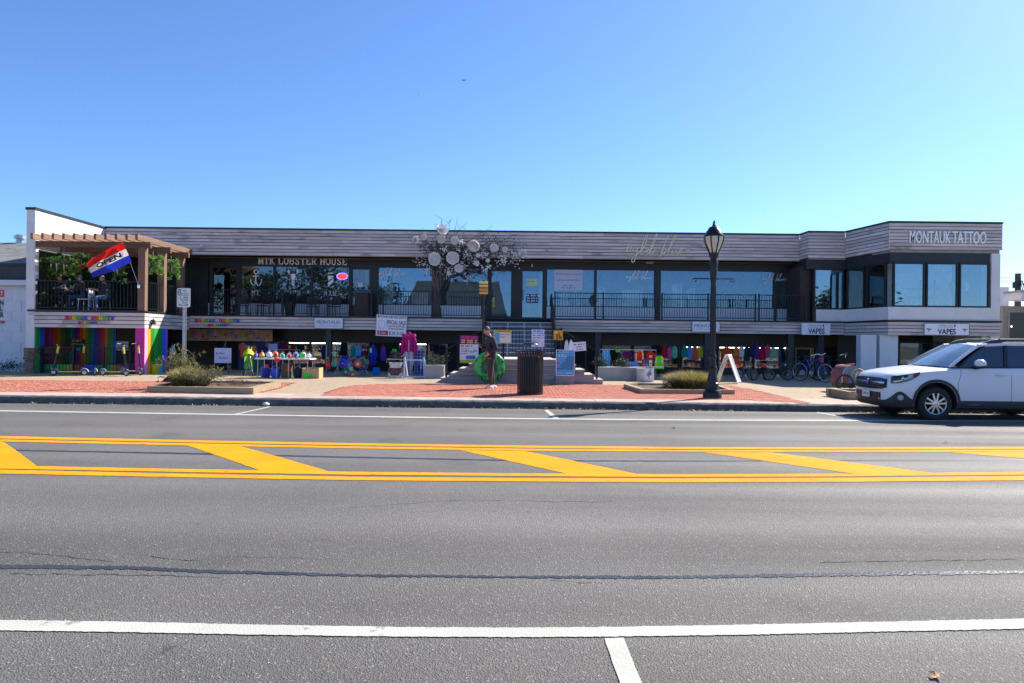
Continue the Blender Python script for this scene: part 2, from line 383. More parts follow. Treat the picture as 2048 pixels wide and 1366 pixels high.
# ---------------------------------------------------------------- ground, road, markings
mb = MB(); mb.poly([(-900, -900, -.4), (900, -900, -.4), (900, 900, -.4), (-900, 900, -.4)])
ob('ground', mb, mat('ground_earth', (.16, .15, .10), .95, 0, .3, .5), kind='structure')
YK = 15.83
mb = MB(); ys = [-3.0, 3, 6, 9, 10, 11, 12, 13, 14, 15, YK + .15]
vs = []; fs = []
for i, y in enumerate(ys): vs += [(-150, y, zroad(y)), (150, y, zroad(y))]
for i in range(len(ys) - 1): fs.append((2 * i, 2 * i + 1, 2 * i + 3, 2 * i + 2))
mb.add(vs, fs); ob('road', mb, M_asph, kind='structure')
mb = MB(); mb.box(-150, 150, -9, -3, -.3, .12); ob('pavement_opposite', mb, M_grey, kind='structure')
def strip(name, edges, matl, dz=.005, label=None, n=40):
    """edges: photo points (px, y_far, y_near) down the length of the mark"""
    mb = MB(); vs = []; fs = []
    P = []
    for i in range(len(edges) - 1):
        for k in range(n): t = k / n; P.append(tuple(lerp(edges[i][j], edges[i + 1][j], t) for j in range(3)))
    P.append(edges[-1]); rag = .0035 if matl in (M_white, M_yel) else .012
    for px, a, b in P:
        p = road(px, a); q = road(px, b); p.z += dz; q.z += dz; p.y += rnd.uniform(-rag, rag); q.y += rnd.uniform(-rag, rag); vs += [p, q]
    for i in range(len(P) - 1): fs.append((2 * i + 1, 2 * i + 3, 2 * i + 2, 2 * i))
    mb.add(vs, fs); return ob(name, mb, matl, kind='structure')
def patch(name, pts, matl, dz=.005):
    mb = MB(); Q = [road(*p) for p in pts]; P = []
    for i in range(len(Q)):
        a, b = Q[i], Q[(i + 1) % len(Q)]; k = max(2, int((b - a).length / .06))
        for j in range(k): p = a.lerp(b, j / k); rg = min(.007, .0007 * p.y); p.x += rnd.uniform(-rg, rg); p.y += rnd.uniform(-rg, rg); P.append(p)
    for p in P: p.z = zroad(p.y) + dz
    mb.poly(P); return ob(name, mb, matl, kind='structure')
strip('edge_line_near', [(-900, 1222, 1240), (-400, 1234, 1254), (0, 1241.5, 1262.5), (250, 1245, 1266), (500, 1250.5, 1271), (800, 1255.5, 1275), (1024, 1257, 1276), (1224, 1255.5, 1275), (1524, 1250.5, 1270.5), (1764, 1245, 1265), (2048, 1239, 1259), (2500, 1228, 1247), (2900, 1214, 1232)], M_white)
patch('parking_tick_near', [(1208.5, 1277.8), (1247, 1277), (1284, 1368), (1410, 1800), (1320, 1800), (1240, 1368)], M_white)
strip('edge_line_far', [(-1500, 799.5, 801), (-400, 815.6, 817.6), (0, 821, 823.1), (700, 832.2, 834.4), (1050, 836.6, 838.8), (1400, 839.2, 841.6), (2048, 841.2, 843.8), (2600, 841, 843.5), (3400, 838, 840.5)], M_white)
patch('parking_tick_far', [(466, 829.2), (474, 829.4), (543, 813.9), (537, 813.6)], M_white)
patch('parking_tick_far', [(1088, 820.5), (1096, 820.3), (1119, 837.3), (1107, 837.2)], M_white)
patch('parking_tick_far', [(1628, 825), (1636, 824.6), (1732, 840.6), (1718, 840.9)], M_white)
YL = {'a': [(-1300, 848, 853), (0, 872.6, 877.4), (350, 880.4, 884.8), (700, 887, 891.2), (1050, 891.8, 896.2), (1350, 894.6, 898.8), (1700, 895.3, 899.6), (2048, 894, 898.6), (3000, 884, 888.5)],
      'b': [(-1300, 854.5, 858.5), (0, 879.4, 883.5), (350, 887, 891), (700, 893.4, 897.2), (1050, 898.2, 902), (1350, 900.6, 903.8), (1700, 901.4, 904.6), (2048, 900.4, 903.8), (3000, 890.5, 894)],
      'c': [(-1300, 907, 914), (0, 931.4, 938), (350, 938.6, 944.6), (700, 944.2, 950), (1050, 947.6, 953), (1350, 949.2, 954.8), (1700, 948.3, 953.6), (2048, 944.5, 950), (3000, 930, 935.5)],
      'd': [(-1300, 917, 924), (0, 940, 947.8), (350, 948, 955), (700, 954.4, 961), (1050, 957, 963.6), (1350, 957.8, 965.6), (1700, 956.6, 964.4), (2048, 953, 961.2), (3000, 938, 946)]}
for k in 'abcd': strip('yellow_line', YL[k], M_yel)
for q in ([(-165, 880), (0, 883), (8, 884.6), (76, 934), (-40, 931)], [(374, 891), (481, 893), (662, 944.4), (522, 942)], [(918, 900.5), (1048, 902.5), (1278, 949.3), (1138, 949)],
          [(1404, 904.5), (1540, 905), (1876, 948), (1716, 949.2)], [(1896, 904.6), (2060, 904), (2480, 938), (2330, 941)]):
    patch('yellow_hatch_bar', q, M_yel, .004)
strip('tar_seam', [(-600, 1112, 1117), (0, 1130, 1137.5), (250, 1132.5, 1139), (400, 1140, 1146), (700, 1149, 1153.4), (1024, 1152.2, 1156.5), (1300, 1152.5, 1158), (1500, 1150, 1155.5), (1764, 1144, 1151.5), (2048, 1142, 1148), (2600, 1130, 1136)], M_tar, .003)
strip('tar_seam', [(-600, 888, 890.6), (0, 898.6, 901.4), (350, 905.2, 908.2), (700, 913.2, 916), (1050, 920.4, 922.8), (1400, 921.4, 923.4), (2048, 919, 921.4), (2600, 914, 916.5)], M_tar, .0015)
def crack(pts, w):
    mb = MB(); prev = None
    Q = []
    for i in range(len(pts) - 1):
        k = max(3, int(abs(pts[i + 1][0] - pts[i][0]) / 14))
        for j in range(k):
            t = j / k; Q.append((lerp(pts[i][0], pts[i + 1][0], t), lerp(pts[i][1], pts[i + 1][1], t) + rnd.uniform(-1.6, 1.6)))
    vs = []; fs = []
    for px, py in Q:
        p = road(px, py); hw = w * rnd.uniform(.3, 1.2)
        vs += [(p.x, p.y + hw, p.z + .0025), (p.x, p.y - hw, p.z + .0025)]
    for i in range(len(Q) - 1): fs.append((2 * i + 1, 2 * i + 3, 2 * i + 2, 2 * i))
    mb.add(vs, fs); ob('road_crack', mb, mat('crack_dark', (.02, .02, .02), .95), kind='structure')
crack([(0, 1104), (120, 1112), (240, 1125)], .004); crack([(300, 1112), (420, 1126)], .004); crack([(20, 1148), (300, 1151), (460, 1155)], .004)
crack([(430, 1112), (700, 1120)], .002); crack([(1640, 1126), (1840, 1122), (2048, 1119)], .004)
crack([(1960, 1170), (2030, 1192)], .003); crack([(1100, 1162), (1220, 1168)], .003); crack([(700, 1016), (900, 1000), (1240, 1004)], .004)
mb = MB()                                    # faint repaired strip, a little higher and smoother than the lane
# kerb
mb = MB()
prof = [(YK, -.06), (YK + .005, .02), (YK + .02, .075), (YK + .06, .108), (YK + .13, .118), (YK + .22, .115), (YK + .27, .10), (YK + .27, -.1)]
NX = 560; vs = []; fs = []
for i in range(NX + 1):
    x = -42 + 84 * i / NX
    for k, (y, z) in enumerate(prof):
        j = .012 if 0 < k < 7 else 0
        vs.append((x, y + rnd.uniform(-j, j) - .03 * math.sin(x * .21), z + rnd.uniform(-j, j) * .8))
K = len(prof)
for i in range(NX):
    for k in range(K - 1): fs.append((i * K + k, (i + 1) * K + k, (i + 1) * K + k + 1, i * K + k + 1))
mb.add(vs, fs); ob('kerb', mb, M_kerb, smooth=180, kind='structure')
mb = MB(); mb.box(-150, -42, YK, YK + .27, -.3, .11); mb.box(42, 150, YK, YK + .27, -.3, .11); ob('kerb_beyond', mb, M_kerb, kind='structure')
# pavement base sheet
mb = MB(); ys = [YK + .2, 16.1, 17, 18, 19, 20, 21.1, 34]
vs = []; fs = []
for y in ys: vs += [(-150, y, zwalk(y)), (150, y, zwalk(y))]
for i in range(len(ys) - 1): fs.append((2 * i, 2 * i + 1, 2 * i + 3, 2 * i + 2))
mb.add(vs, fs); pave = ob('pavement', mb, M_conc, kind='structure')
# pale slabs behind the kerb
x = -19.0; i = 0
while x < 19:
    w = 1.5 + rnd.uniform(-.04, .04)
    mb = MB(); y0, y1 = 16.11, 17.42
    a = walk(1024, 796); z0, z1 = zwalk(y0) + .008 + rnd.uniform(-.003, .003), zwalk(y1) + .008
    mb.add([(x + .006, y0, z0), (x + w - .006, y0, z0), (x + w - .006, y1, z1), (x + .006, y1, z1), (x + .006, y0, -.02), (x + w - .006, y0, -.02), (x + w - .006, y1, -.02), (x + .006, y1, -.02)],
           [(0, 1, 2, 3), (4, 5, 1, 0), (5, 6, 2, 1), (6, 7, 3, 2), (7, 4, 0, 3)])
    ob('slab', mb, M_pink, pave); x += w
# brick areas
def inside(p, poly):
    x, y = p; c = False; n = len(poly)
    for i in range(n):
        x1, y1 = poly[i]; x2, y2 = poly[(i + 1) % n]
        if (y1 > y) != (y2 > y) and x < (x2 - x1) * (y - y1) / (y2 - y1) + x1: c = not c
    return c
polA = [walk(*p).xy for p in ((-120, 759), (0, 760), (300, 763), (500, 765), (592, 765.5), (560, 776), (520, 787), (420, 788.5), (300, 787), (0, 784), (-120, 783))]
polB = [walk(*p).xy for p in ((644, 792.5), (656, 784), (676, 777), (706, 772), (740, 769.5), (800, 768.5), (1000, 769), (1230, 770), (1457, 771.5), (1500, 779), (1540, 788), (1585, 798), (1624, 808), (1500, 801.5), (1300, 799.5), (1100, 797), (900, 795), (760, 793.5))]
BL, BW, BG = .2, .098, .006
bricks = []
for poly in (polA, polB):
    x0 = min(p[0] for p in poly); x1 = max(p[0] for p in poly); y0 = min(p[1] for p in poly); y1 = max(p[1] for p in poly)
    r = 0; y = y0
    while y < y1:
        x = x0 + (BL / 2 if r % 2 else 0)
        while x < x1:
            if inside((x, y), poly): bricks.append((x, y))
            x += BL + BG
        y += BW + BG; r += 1
bricks.sort(key=lambda b: b[1])
def brick_box(mb, x, y, dz, t):
    z = zwalk(y) + .014 + dz; hx, hy = BL / 2, BW / 2; e = .006; zz = z - .02
    mb.add([(x - hx, y - hy, zz), (x + hx, y - hy, zz), (x + hx, y + hy, zz), (x - hx, y + hy, zz), (x - hx + e, y - hy + e, z), (x + hx - e, y - hy + e, z + t), (x + hx - e, y + hy - e, z + t), (x - hx + e, y + hy - e, z)],
           [(4, 5, 6, 7), (0, 1, 5, 4), (1, 2, 6, 5), (2, 3, 7, 6), (3, 0, 4, 7)])
bp = bpy.data.objects.new('brick_paving', None); COL.objects.link(bp); bp['kind'] = 'structure'
bmb = MB(); brick_box(bmb, 0, 0, -zwalk(0) - .014, 0)
bme = bpy.data.meshes.new('brick'); bme.from_pydata(bmb.v, [], bmb.f); bme.materials.append(M_brick)
inview = [b for b in bricks if -17 < b[0] * F / b[1] / 60 < 17]
near = inview[:300]; nearset = set(near)
for (x, y) in near:
    o = bpy.data.objects.new('brick', bme); COL.objects.link(o); o.parent = bp
    o.location = (x, y, zwalk(y) + .014 + rnd.uniform(-.003, .003)); o.rotation_euler = (rnd.uniform(-.008, .008), rnd.uniform(-.008, .008), 0)
M_brickm = mat('brick_red_mass', (.47, .165, .105), .88, 0, .28, 7, bump=.3, bscale=60, dirt=.08)
mb = MB()
for (x, y) in bricks:
    if (x, y) not in nearset: brick_box(mb, x, y, rnd.uniform(-.003, .003), rnd.uniform(-.003, .003))
o = ob('brick_field', mb, M_brickm, bp); o['kind'] = 'stuff'
# mortar bed under the bricks
mb = MB()
for poly in (polA, polB): mb.poly([(p[0], p[1], zwalk(p[1]) + .003) for p in poly])
ob('mortar_bed', mb, mat('mortar', (.25, .18, .14), .95), bp)
# gutter litter
mb = MB()
for i in range(1500):
    x = rnd.gauss(0, 1) * 9 if i % 2 else rnd.uniform(-16, 16); cl = math.sin(x * 1.7) + math.sin(x * .6 + 1) + rnd.uniform(-.8, .8)
    if cl < 0: continue
    y = YK - abs(rnd.gauss(0, .07)) - .02 - .03 * math.sin(x * .21); z = zroad(y) + .004; a = rnd.uniform(0, 6.3); l = rnd.uniform(.02, .09); w = rnd.uniform(.003, .012)
    dx, dy = math.cos(a) * l, math.sin(a) * l * .6; nx, ny = -math.sin(a) * w, math.cos(a) * w; h = rnd.uniform(0, .04)
    mb.add([(x - nx, y - ny, z), (x + nx, y + ny, z), (x + dx + nx, y + dy + ny, z + h), (x + dx - nx, y + dy - ny, z + h)], [(0, 1, 2, 3)])
o = ob('gutter_litter', mb, M_dry); o['kind'] = 'stuff'; tag(o, 'dry grass and leaf litter lying in the gutter along the dark kerb', 'leaf litter')
# ---------------------------------------------------------------- the two-storey shop building
YLW, YDK, YRF, YGL, YRW = 24.94, 28.4, 29.2, 30.2, 25.96
ZG, ZD0, ZD1, ZF0, ZF1 = .15, 1.86, 2.47, 5.08, 6.17
XW0, XW1, XLS = -17.78, -17.47, -13.43       # left wall, right flank of the left wing
XJ, XJ2, XR0, XR1 = 12.26, 13.82, 14.3, 18.62
bld = thing('shop_building', 'long low two storey shop building with weathered wood plank fascias and black window walls', 'building', (0, 30, ZG))
def part(name, mb, matl, smooth=None, parent=bld, label=None): return ob(name, mb, matl, parent, smooth, label)
# masses: side walls, back, roof slab, floor slabs
mb = MB(); mb.box(XW0, XW1, YLW, 33.9, ZG + .9, 6.13); part('wall', mb, M_wwhite, label='white rendered end wall on the left')
mb = MB()
for i in range(9):
    for j in range(2):
        z = ZG - .05 + i * .11; mb.box(XW0 - .02 - rnd.uniform(0, .03) + j * .17, XW0 + .17 + j * .17 - .02 + rnd.uniform(0, .03), YLW - rnd.uniform(.01, .05), 27, z, z + .1)
part('stone_base', mb, mat('rubble_stone', (.22, .15, .10), .9, 0, .5, 6, bump=.8, bscale=20), label='rough brown stone base of the end wall')
mb = MB(); mb.box(XW0 - .03, XW1 + .03, YLW - .03, 34, 6.13, 6.22); part('wall_cap', mb, M_black)
mb = MB(); mb.box(XW0, XR1, 33.6, 34, ZG, 6.0); part('back_wall', mb, M_grey)
mb = MB(); mb.slab([(XW1, YRF + .05), (XJ + .05, YRF + .05), (XJ + .09, YDK + .07), (XJ2 + .1, YDK + .07), (XR0 + .1, YRW + .08), (XR1 - .05, YRW + .08), (XR1 - .05, 34), (XW1, 34)], 5.06, 5.98); part('roof', mb, mat('roof_membrane', (.3, .3, .3), .9))
mb = MB(); mb.slab([(XW1, YLW + .06), (XLS - .06, YLW + .06), (XLS - .06, YDK + .06), (XJ, YDK + .08), (XJ2 + .1, YDK + .08), (XR0 + .1, YRW + .09), (XR1 - .1, YRW + .08), (XR1 - .1, 34), (XW1, 34)], 1.93, 2.44); part('floor_slab', mb, M_dark)
# dark interior back walls (rooms are about three metres deep)
mb = MB(); mb.box(XW1, XR1 - .2, 33.4, 33.59, 2.45, 5.05); mb.box(XW1, XR1 - .2, 33.4, 33.59, ZG, 1.92); part('room_wall', mb, mat('room_wall', (.34, .33, .33), .8))
for xx in (-13.9, -6.55, 1.2, 12.2): mb = MB(); mb.box(xx, xx + .12, YGL + .15, 33.4, 2.45, 5.05); part('partition', mb, mat('room_partition', (.5, .5, .5), .8))
mb = MB(); mb.box(XR0 + .1, XR1 - .4, 28.3, 28.4, 2.45, 5.05); mb.box(XR0 + .2, XR1 - .4, YRW + .3, 28.3, 5.0, 5.045)
part('studio_wall', mb, mat('studio_white', (.80, .80, .80), .8))
mb = MB(); mb.box(XR1 - .37, XR1 - .03, YRW + .06, 26.6, ZG, 5.05); mb.box(XR1 - .37, XR1 - .03, 26.6, 29.2, ZG, 2.6); mb.box(XR1 - .37, XR1 - .03, 26.6, 29.2, 4.95, 5.05); mb.box(XR1 - .37, XR1 - .03, 29.2, 33.6, ZG, 5.05); part('wall', mb, M_wwhite, label='white rendered pillar and end wall on the right')
mb = MB(); mb.box(XR1 - .2, XR1 - .19, 26.6, 29.2, 2.6, 4.95); part('side_pane', mb, mat_glass('added_side_glass', .05, (.95, .97, .98)))  # unseen side window and its opening, added to let sun into the studio
mb = MB(); mb.box(XR1 - .4, XR1 + .03, YRW + 1.1, 33, 6.0, 6.33); part('parapet', mb, M_black, label='raised black parapet at the right end of the roof')

# --- plank fascias: every board is its own piece
def fascia(name, p, q, z0, z1, rows, avg, matl, cap=True, label=None, flip=1):
    """boards on the vertical face from p to q (x, y), outward normal to the right-hand front"""
    p = Vector((p[0], p[1], 0)); q = Vector((q[0], q[1], 0)); d = (q - p); Lg = d.length; d.normalize(); n = Vector((d.y, -d.x, 0))
    mb = MB(); a, b = p - n * .06, q - n * .06
    mb.add([(a.x, a.y, z0 + .01), (b.x, b.y, z0 + .01), (b.x, b.y, z1 - .005), (a.x, a.y, z1 - .005)], [(0, 1, 2, 3)])
    a, b = p - n * .035, q - n * .035
    mb2 = MB(); mb2.add([(a.x, a.y, z0 + .012), (b.x, b.y, z0 + .012), (b.x, b.y, z1 - .006), (a.x, a.y, z1 - .006), (a.x - n.x * -.04, a.y + n.y * -.04, z0 + .012)], [(0, 1, 2, 3)])
    f = part(name, mb2, M_dark, label=label)
    rh = (z1 - z0) / rows; ang = math.atan2(d.y, d.x)
    for r in range(rows):
        s = 0.0; first = True
        while s < Lg - 1e-4:
            e = s + rnd.uniform(.6, 1.4) * avg * (rnd.uniform(.2, 1) if first else 1); first = False
            if Lg - e < avg * .35: e = Lg
            e = min(e, Lg); c = p + d * ((s + e) / 2) - n * (.0175 - rnd.uniform(-.003, .003))
            o = bpy.data.objects.new('board', unit_box(matl)); COL.objects.link(o); o.parent = f
            o.location = Vector((c.x, c.y, z0 + rh * (r + .5))) - worldloc(f)
            o.rotation_euler = (0, rnd.uniform(-.0008, .0008), ang); o.scale = (e - s - .006, .032, rh - .024); s = e
    if cap:
        mb = MB(); a, b = p + n * .03, q + n * .03; c_, e_ = q - n * .25, p - n * .25
        mb.slab([(a.x, a.y), (b.x, b.y), (c_.x, c_.y), (e_.x, e_.y)], z1, z1 + .07); ob('coping', mb, M_black, f)
    return f
fascia('roof_fascia', (XW1 + .01, YRF), (XJ, YRF), ZF0, ZF1, 8, 3.4, M_board)
fascia('roof_fascia', (XJ, YRF), (XJ + .03, YDK), ZF0 + .03, ZF1, 8, 3, M_boardy)
fascia('roof_fascia', (XJ + .03, YDK), (XJ2, YDK), ZF0 + .03, ZF1, 8, 3, M_board)
fascia('roof_fascia', (XJ2, YDK), (XR0, YRW), ZF0 + .05, ZF1, 8, 4, M_boardy)
fascia('roof_fascia', (XR0, YRW), (XR1, YRW), ZF0 + .08, ZF1, 8, 3.2, M_board)
fascia('deck_fascia', (XW1 - .2, YLW), (XLS, YLW), ZD0 - .03, ZD1 - .06, 4, 2.6, M_board, cap=False)
fascia('deck_fascia', (XLS, YLW), (XLS, YDK), ZD0 - .03, ZD1 - .06, 4, 2.2, M_boardy, cap=False)
xs0 = at(968, 650, YDK).x; xs1 = at(1108, 650, YDK).x
fascia('deck_fascia', (XLS, YDK), (xs0, YDK), ZD0 + .06, ZD1 - .04, 4, 3.0, M_board, cap=False)
fascia('deck_fascia', (xs1, YDK), (XJ2, YDK), ZD0 + .06, ZD1 - .04, 4, 3.0, M_board, cap=False)
fascia('deck_fascia', (XJ2, YDK), (XR0, YRW), ZD0 + .03, ZD1 - .06, 4, 3.0, M_boardy, cap=False)
fascia('deck_fascia', (XR0, YRW), (XR1 - .05, YRW), ZD0 + .03, ZD1 - .06, 4, 2.6, M_board, cap=False)
# black deck edge
mb = MB()
mb.box(XW1 - .22, XLS + .03, YLW - .05, YLW + .2, ZD1 - .055, ZD1 + .01); mb.box(XLS - .2, XLS + .028, YLW + .2, YDK - .06, ZD1 - .055, ZD1 + .01)
mb.box(XLS - .2, XJ2, YDK - .055, YDK + .25, ZD1 - .037, ZD1 + .012); mb.slab([(XJ2, YDK - .05), (XR0 - .06, YRW - .05), (XR0 + .1, YRW + .1), (XJ2 + .2, YDK + .1)], ZD1 - .055, ZD1 + .008)
mb.box(XR0 - .06, XR1 - .02, YRW - .052, YRW + .1, ZD1 - .055, ZD1 + .01); part('deck_edge', mb, M_black)
mb = MB(); mb.box(XW1, XLS - .2, YLW + .2, YGL, ZD1 - .04, ZD1); mb.box(XLS - .2, XJ2 - .05, YDK + .25, YGL, ZD1 - .03, ZD1 + .004); part('deck_floor', mb, mat('deck_planks', (.10, .095, .09), .8, 0, .3, 4))
# roof soffit trim (pale underside strip)
mb = MB(); mb.box(XW1, XJ, YRF + .005, YRF + .6, ZF0 - .02, ZF0 + .008); part('soffit_trim', mb, mat_wood('soffit_cedar', '#a98a74', '#8d705c', (.4, 2, 6), .1))
# header bands
mb = MB(); mb.box(XLS, XJ, YGL - .06, YGL + .1, 4.73, 5.06); part('header', mb, M_black)
mb = MB(); mb.slab([(XJ, YGL), (XJ, YDK + .12), (XJ2 + .06, YDK + .12), (XR0 + .11, YRW + .12), (XR1 - .4, YRW + .12), (XR1 - .4, YRW + .3), (XR0 + .3, YRW + .3), (XJ2 + .2, YDK + .3), (XJ + .2, YDK + .3), (XJ + .2, YGL)], 4.66, 5.13); part('header', mb, mat('header_blueblack', (.02, .024, .032), .5, 0, .2, 4))

# --- upper window wall of the main range
def window(px0, px1, ztop, zbot, Y, fr=.05, glass=M_glass, name='window', frame_mat=M_black, handle=False, parent=bld):
    x0 = at(px0, 580, Y).x; x1 = at(px1, 580, Y).x
    mb = MB(); d = .07
    mb.box(x0 - fr, x0, Y - d, Y + d, zbot - fr, ztop + fr); mb.box(x1, x1 + fr, Y - d, Y + d, zbot - fr, ztop + fr)
    mb.box(x0, x1, Y - d, Y + d, ztop, ztop + fr); mb.box(x0, x1, Y - d, Y + d, zbot - fr, zbot)
    w = part(name, mb, frame_mat, parent=parent)
    mb = MB(); mb.box(x0, x1, Y - .006, Y + .006, zbot, ztop); ob('pane', mb, glass, w)
    if handle:
        hx = x0 + .03 if handle == 'l' else x1 - .03
        mb = MB(); mb.tube([(hx, Y - .07, zbot + .75), (hx, Y - .14, zbot + .8), (hx, Y - .14, zbot + 1.15), (hx, Y - .07, zbot + 1.2)], .014, 6); ob('handle', mb, M_blackm, w)
    return w
def fill(px0, px1, z0, z1, Y, matl, name='wall_panel', t=.06):
    x0 = at(px0, 580, Y).x; x1 = at(px1, 580, Y).x
    mb = MB(); mb.box(x0, x1, Y - t, Y + t, z0, z1); return part(name, mb, matl)
ZT, ZB = 4.70, 3.10
UW = [(367, 420), (482, 547), (551, 622), (626, 698), (757, 864), (868, 975), (1094, 1188), (1193, 1308), (1321, 1424), (1430, 1546), (1553, 1592)]
for i, (a, b) in enumerate(UW):
    window(a, b, ZT, ZB, YGL, .035, M_glassd if 0 < i < 4 or i == 0 else M_glass)
    fill(a - 1, b + 1, ZD1, ZB - .04, YGL + .004, M_panel, 'sill_panel', .062)
for a, b in ((344, 366), (420.6, 426), (474, 481.5), (622.5, 625.5), (698.6, 704), (740, 756), (547.6, 550.4), (864.6, 867.4), (1188.6, 1192.4), (1308.6, 1320.4), (1424.6, 1429.4), (1546.6, 1552.4), (1592.6, 1600), (976, 981), (1024, 1043), (1087, 1093.4)):
    fill(a, b, ZD1, 4.74, YGL, M_black, 'mullion', .08)
window(983, 1022, 4.62, 2.62, YGL, .06, M_glass, 'door', handle='l'); window(1045, 1085, 4.62, 2.58, YGL, .06, M_glass, 'door', handle='l')
window(705, 739, 4.62, 2.6, YGL, .05, M_glassd, 'door', handle='r'); window(427, 473, 4.62, 2.6, YGL, .05, mat_glass('door_glass_black', .06, (.25, .25, .27)), 'door', handle='r')
for a, b in ((982, 1023), (1044, 1086), (704, 740), (426, 474)):
    fill(a, b, 4.68, 4.76, YGL, M_black, 'transom', .07); fill(a, b, ZD1, 2.57, YGL, M_black, 'threshold', .055)
# recess between main range and the projecting wing, brown panel
mb = MB(); mb.box(XJ - .15, XJ + .3, YDK + .35, YGL, ZD1, 4.8); part('wall', mb, mat('brown_panel', (.045, .032, .028), .7), label='dark brown return wall beside the projecting wing')
mb = MB(); mb.box(XJ + .28, XJ + .42, YDK + .1, YDK + .34, ZD1, 4.7); part('post', mb, M_black)
# wing windows
def wing_window(p, q, z0, z1, glass):
    p = Vector((*p, 0)); q = Vector((*q, 0)); d = (q - p).normalized(); n = Vector((d.y, -d.x, 0))
    mb = MB(); fr = .06
    for a, b in ((p - d * fr, p), (q, q + d * fr)):
        mb.slab([tuple((a + n * .04).xy), tuple((b + n * .04).xy), tuple((b - n * .06).xy), tuple((a - n * .06).xy)], z0 - fr, z1 + fr)
    for za, zb in ((z0 - fr, z0), (z1, z1 + fr)):
        mb.slab([tuple((p + n * .04).xy), tuple((q + n * .04).xy), tuple((q - n * .06).xy), tuple((p - n * .06).xy)], za, zb)
    w = part('window', mb, M_black)
    mb = MB(); mb.slab([tuple((p + n * .004).xy), tuple((q + n * .004).xy), tuple((q - n * .004).xy), tuple((p - n * .004).xy)], z0, z1); ob('pane', mb, glass, w)
M_glassc = mat_glass('studio_glass', .2, (.72, .88, .95), (.8, .92, 1))
YW = YRW + .1
for a, b in ((1789, 1846), (1855, 1912), (1921, 1975)): wing_window((at(a, 570, YW).x, YW), (at(b, 570, YW).x, YW), 3.04, 4.62, M_glassc)
sideA = Vector((XJ2 + .07, YDK + .05)); sideB = Vector((XR0 + .07, YRW + .16))
for t0, t1 in ((.06, .44), (.54, .93)): wing_window(tuple(sideA.lerp(sideB, t0)), tuple(sideA.lerp(sideB, t1)), 3.04, 4.62, M_glassc)
Yj = YDK + .1
wing_window((at(1630, 570, Yj).x, Yj), (at(1684, 570, Yj).x, Yj), 3.04, 4.62, M_glassc)
mb = MB(); mb.slab([(XJ + .42, YDK + .08), (XJ2 + .03, YDK + .08), (XR0 + .02, YRW + .04), (XR1 - .37, YRW + .04), (XR1 - .37, YRW + .2), (XR0 + .15, YRW + .2), (XJ2 + .15, YDK + .2), (XJ + .42, YDK + .2)], ZD1 + .01, 2.975)
part('sill_wall', mb, M_wwhite)
# lower storey: header, columns, piers, shop windows
mb = MB(); mb.box(XLS + .2, XJ2, YGL - .07, YGL + .1, 1.40, 1.94); part('header', mb, M_black)
for px in (360, 658, 1195, 1414, 1580, 1640):
    x = at(px, 700, YDK + .3).x; mb = MB(); mb.box(x - .12, x + .12, YDK + .2, YDK + .45, ZG, 1.93); part('column', mb, mat('column_blueblack', (.025, .03, .04), .5))
LW = [(480, 520), (524, 574), (578, 620), (624, 653), (664, 690), (694, 740), (800, 854), (857, 896), (1206, 1262), (1269, 1304), (1323, 1357), (1364, 1403), (1420, 1433), (1438, 1505), (1510, 1577)]
for a, b in LW:
    window(a, b, 1.365, .42, YGL, .04, M_glassd); fill(a - 1, b + 1, ZG, .378, YGL, M_black, 'sill_panel')
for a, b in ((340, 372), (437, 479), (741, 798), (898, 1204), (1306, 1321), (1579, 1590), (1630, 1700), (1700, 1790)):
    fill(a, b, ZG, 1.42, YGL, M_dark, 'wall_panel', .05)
# lit strip lights seen at the top of the shop windows
M_lamp = mat('strip_light', (1.0, .86, .62), .5, emit=9)
for a, b in ((579, 619), (625, 652), (665, 689), (801, 853), (1365, 1402), (1439, 1504), (1511, 1576)):
    x0 = at(a, 680, 31).x; x1 = at(b, 680, 31).x; o = MB(); o.box(x0, x1, 30.9, 30.97, 1.31, 1.345)
    t = thing('strip_light', 'lit fluorescent strip light behind the shop window %s' % {579: 'above the beach ball table', 625: 'left of the dark column', 665: 'right of the dark column', 801: 'behind the pink hooded jacket', 1365: 'left of the street lamp', 1439: 'behind the folding sidewalk sign', 1511: 'beside the brass framed door'}[a], 'light', (x0, 30.93, 1.3))
    ob('tube', o, M_lamp, t); o = MB(); o.box(x0, x1, 30.88, 30.99, 1.346, 1.37); ob('fitting', o, M_panel, t)
w = window(1593, 1625, 1.30, .25, YGL - .01, .05, M_glassd, 'door', mat('brass_frame', (.35, .24, .10), .4, .6)); w['label'] = 'brass framed glass door under the small white sign'
# right wing ground floor: white pillars and dark opening with a glazed shopfront behind
for a, b in ((1719, 1750), (1757, 1793)):
    x0 = at(a, 700, YRW + .3).x; x1 = at(b, 700, YRW + .3).x; mb = MB(); mb.box(x0, x1, YRW + .2, YRW + .55, ZG, 1.9); part('pillar', mb, mat('pillar_white', (.62, .65, .70), .7, 0, .05, 3))
x0 = at(1960, 700, YRW + .3).x
mb = MB(); mb.box(x0, XR1 - .36, YRW + .2, YRW + .5, ZG, 1.9); part('pillar', mb, M_panel)
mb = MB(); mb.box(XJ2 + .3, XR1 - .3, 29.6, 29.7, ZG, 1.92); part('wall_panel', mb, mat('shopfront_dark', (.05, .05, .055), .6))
for a, b in ((1800, 1860), (1866, 1950)): window(a, b, 1.6, .35, 28.2, .05, M_glassd)
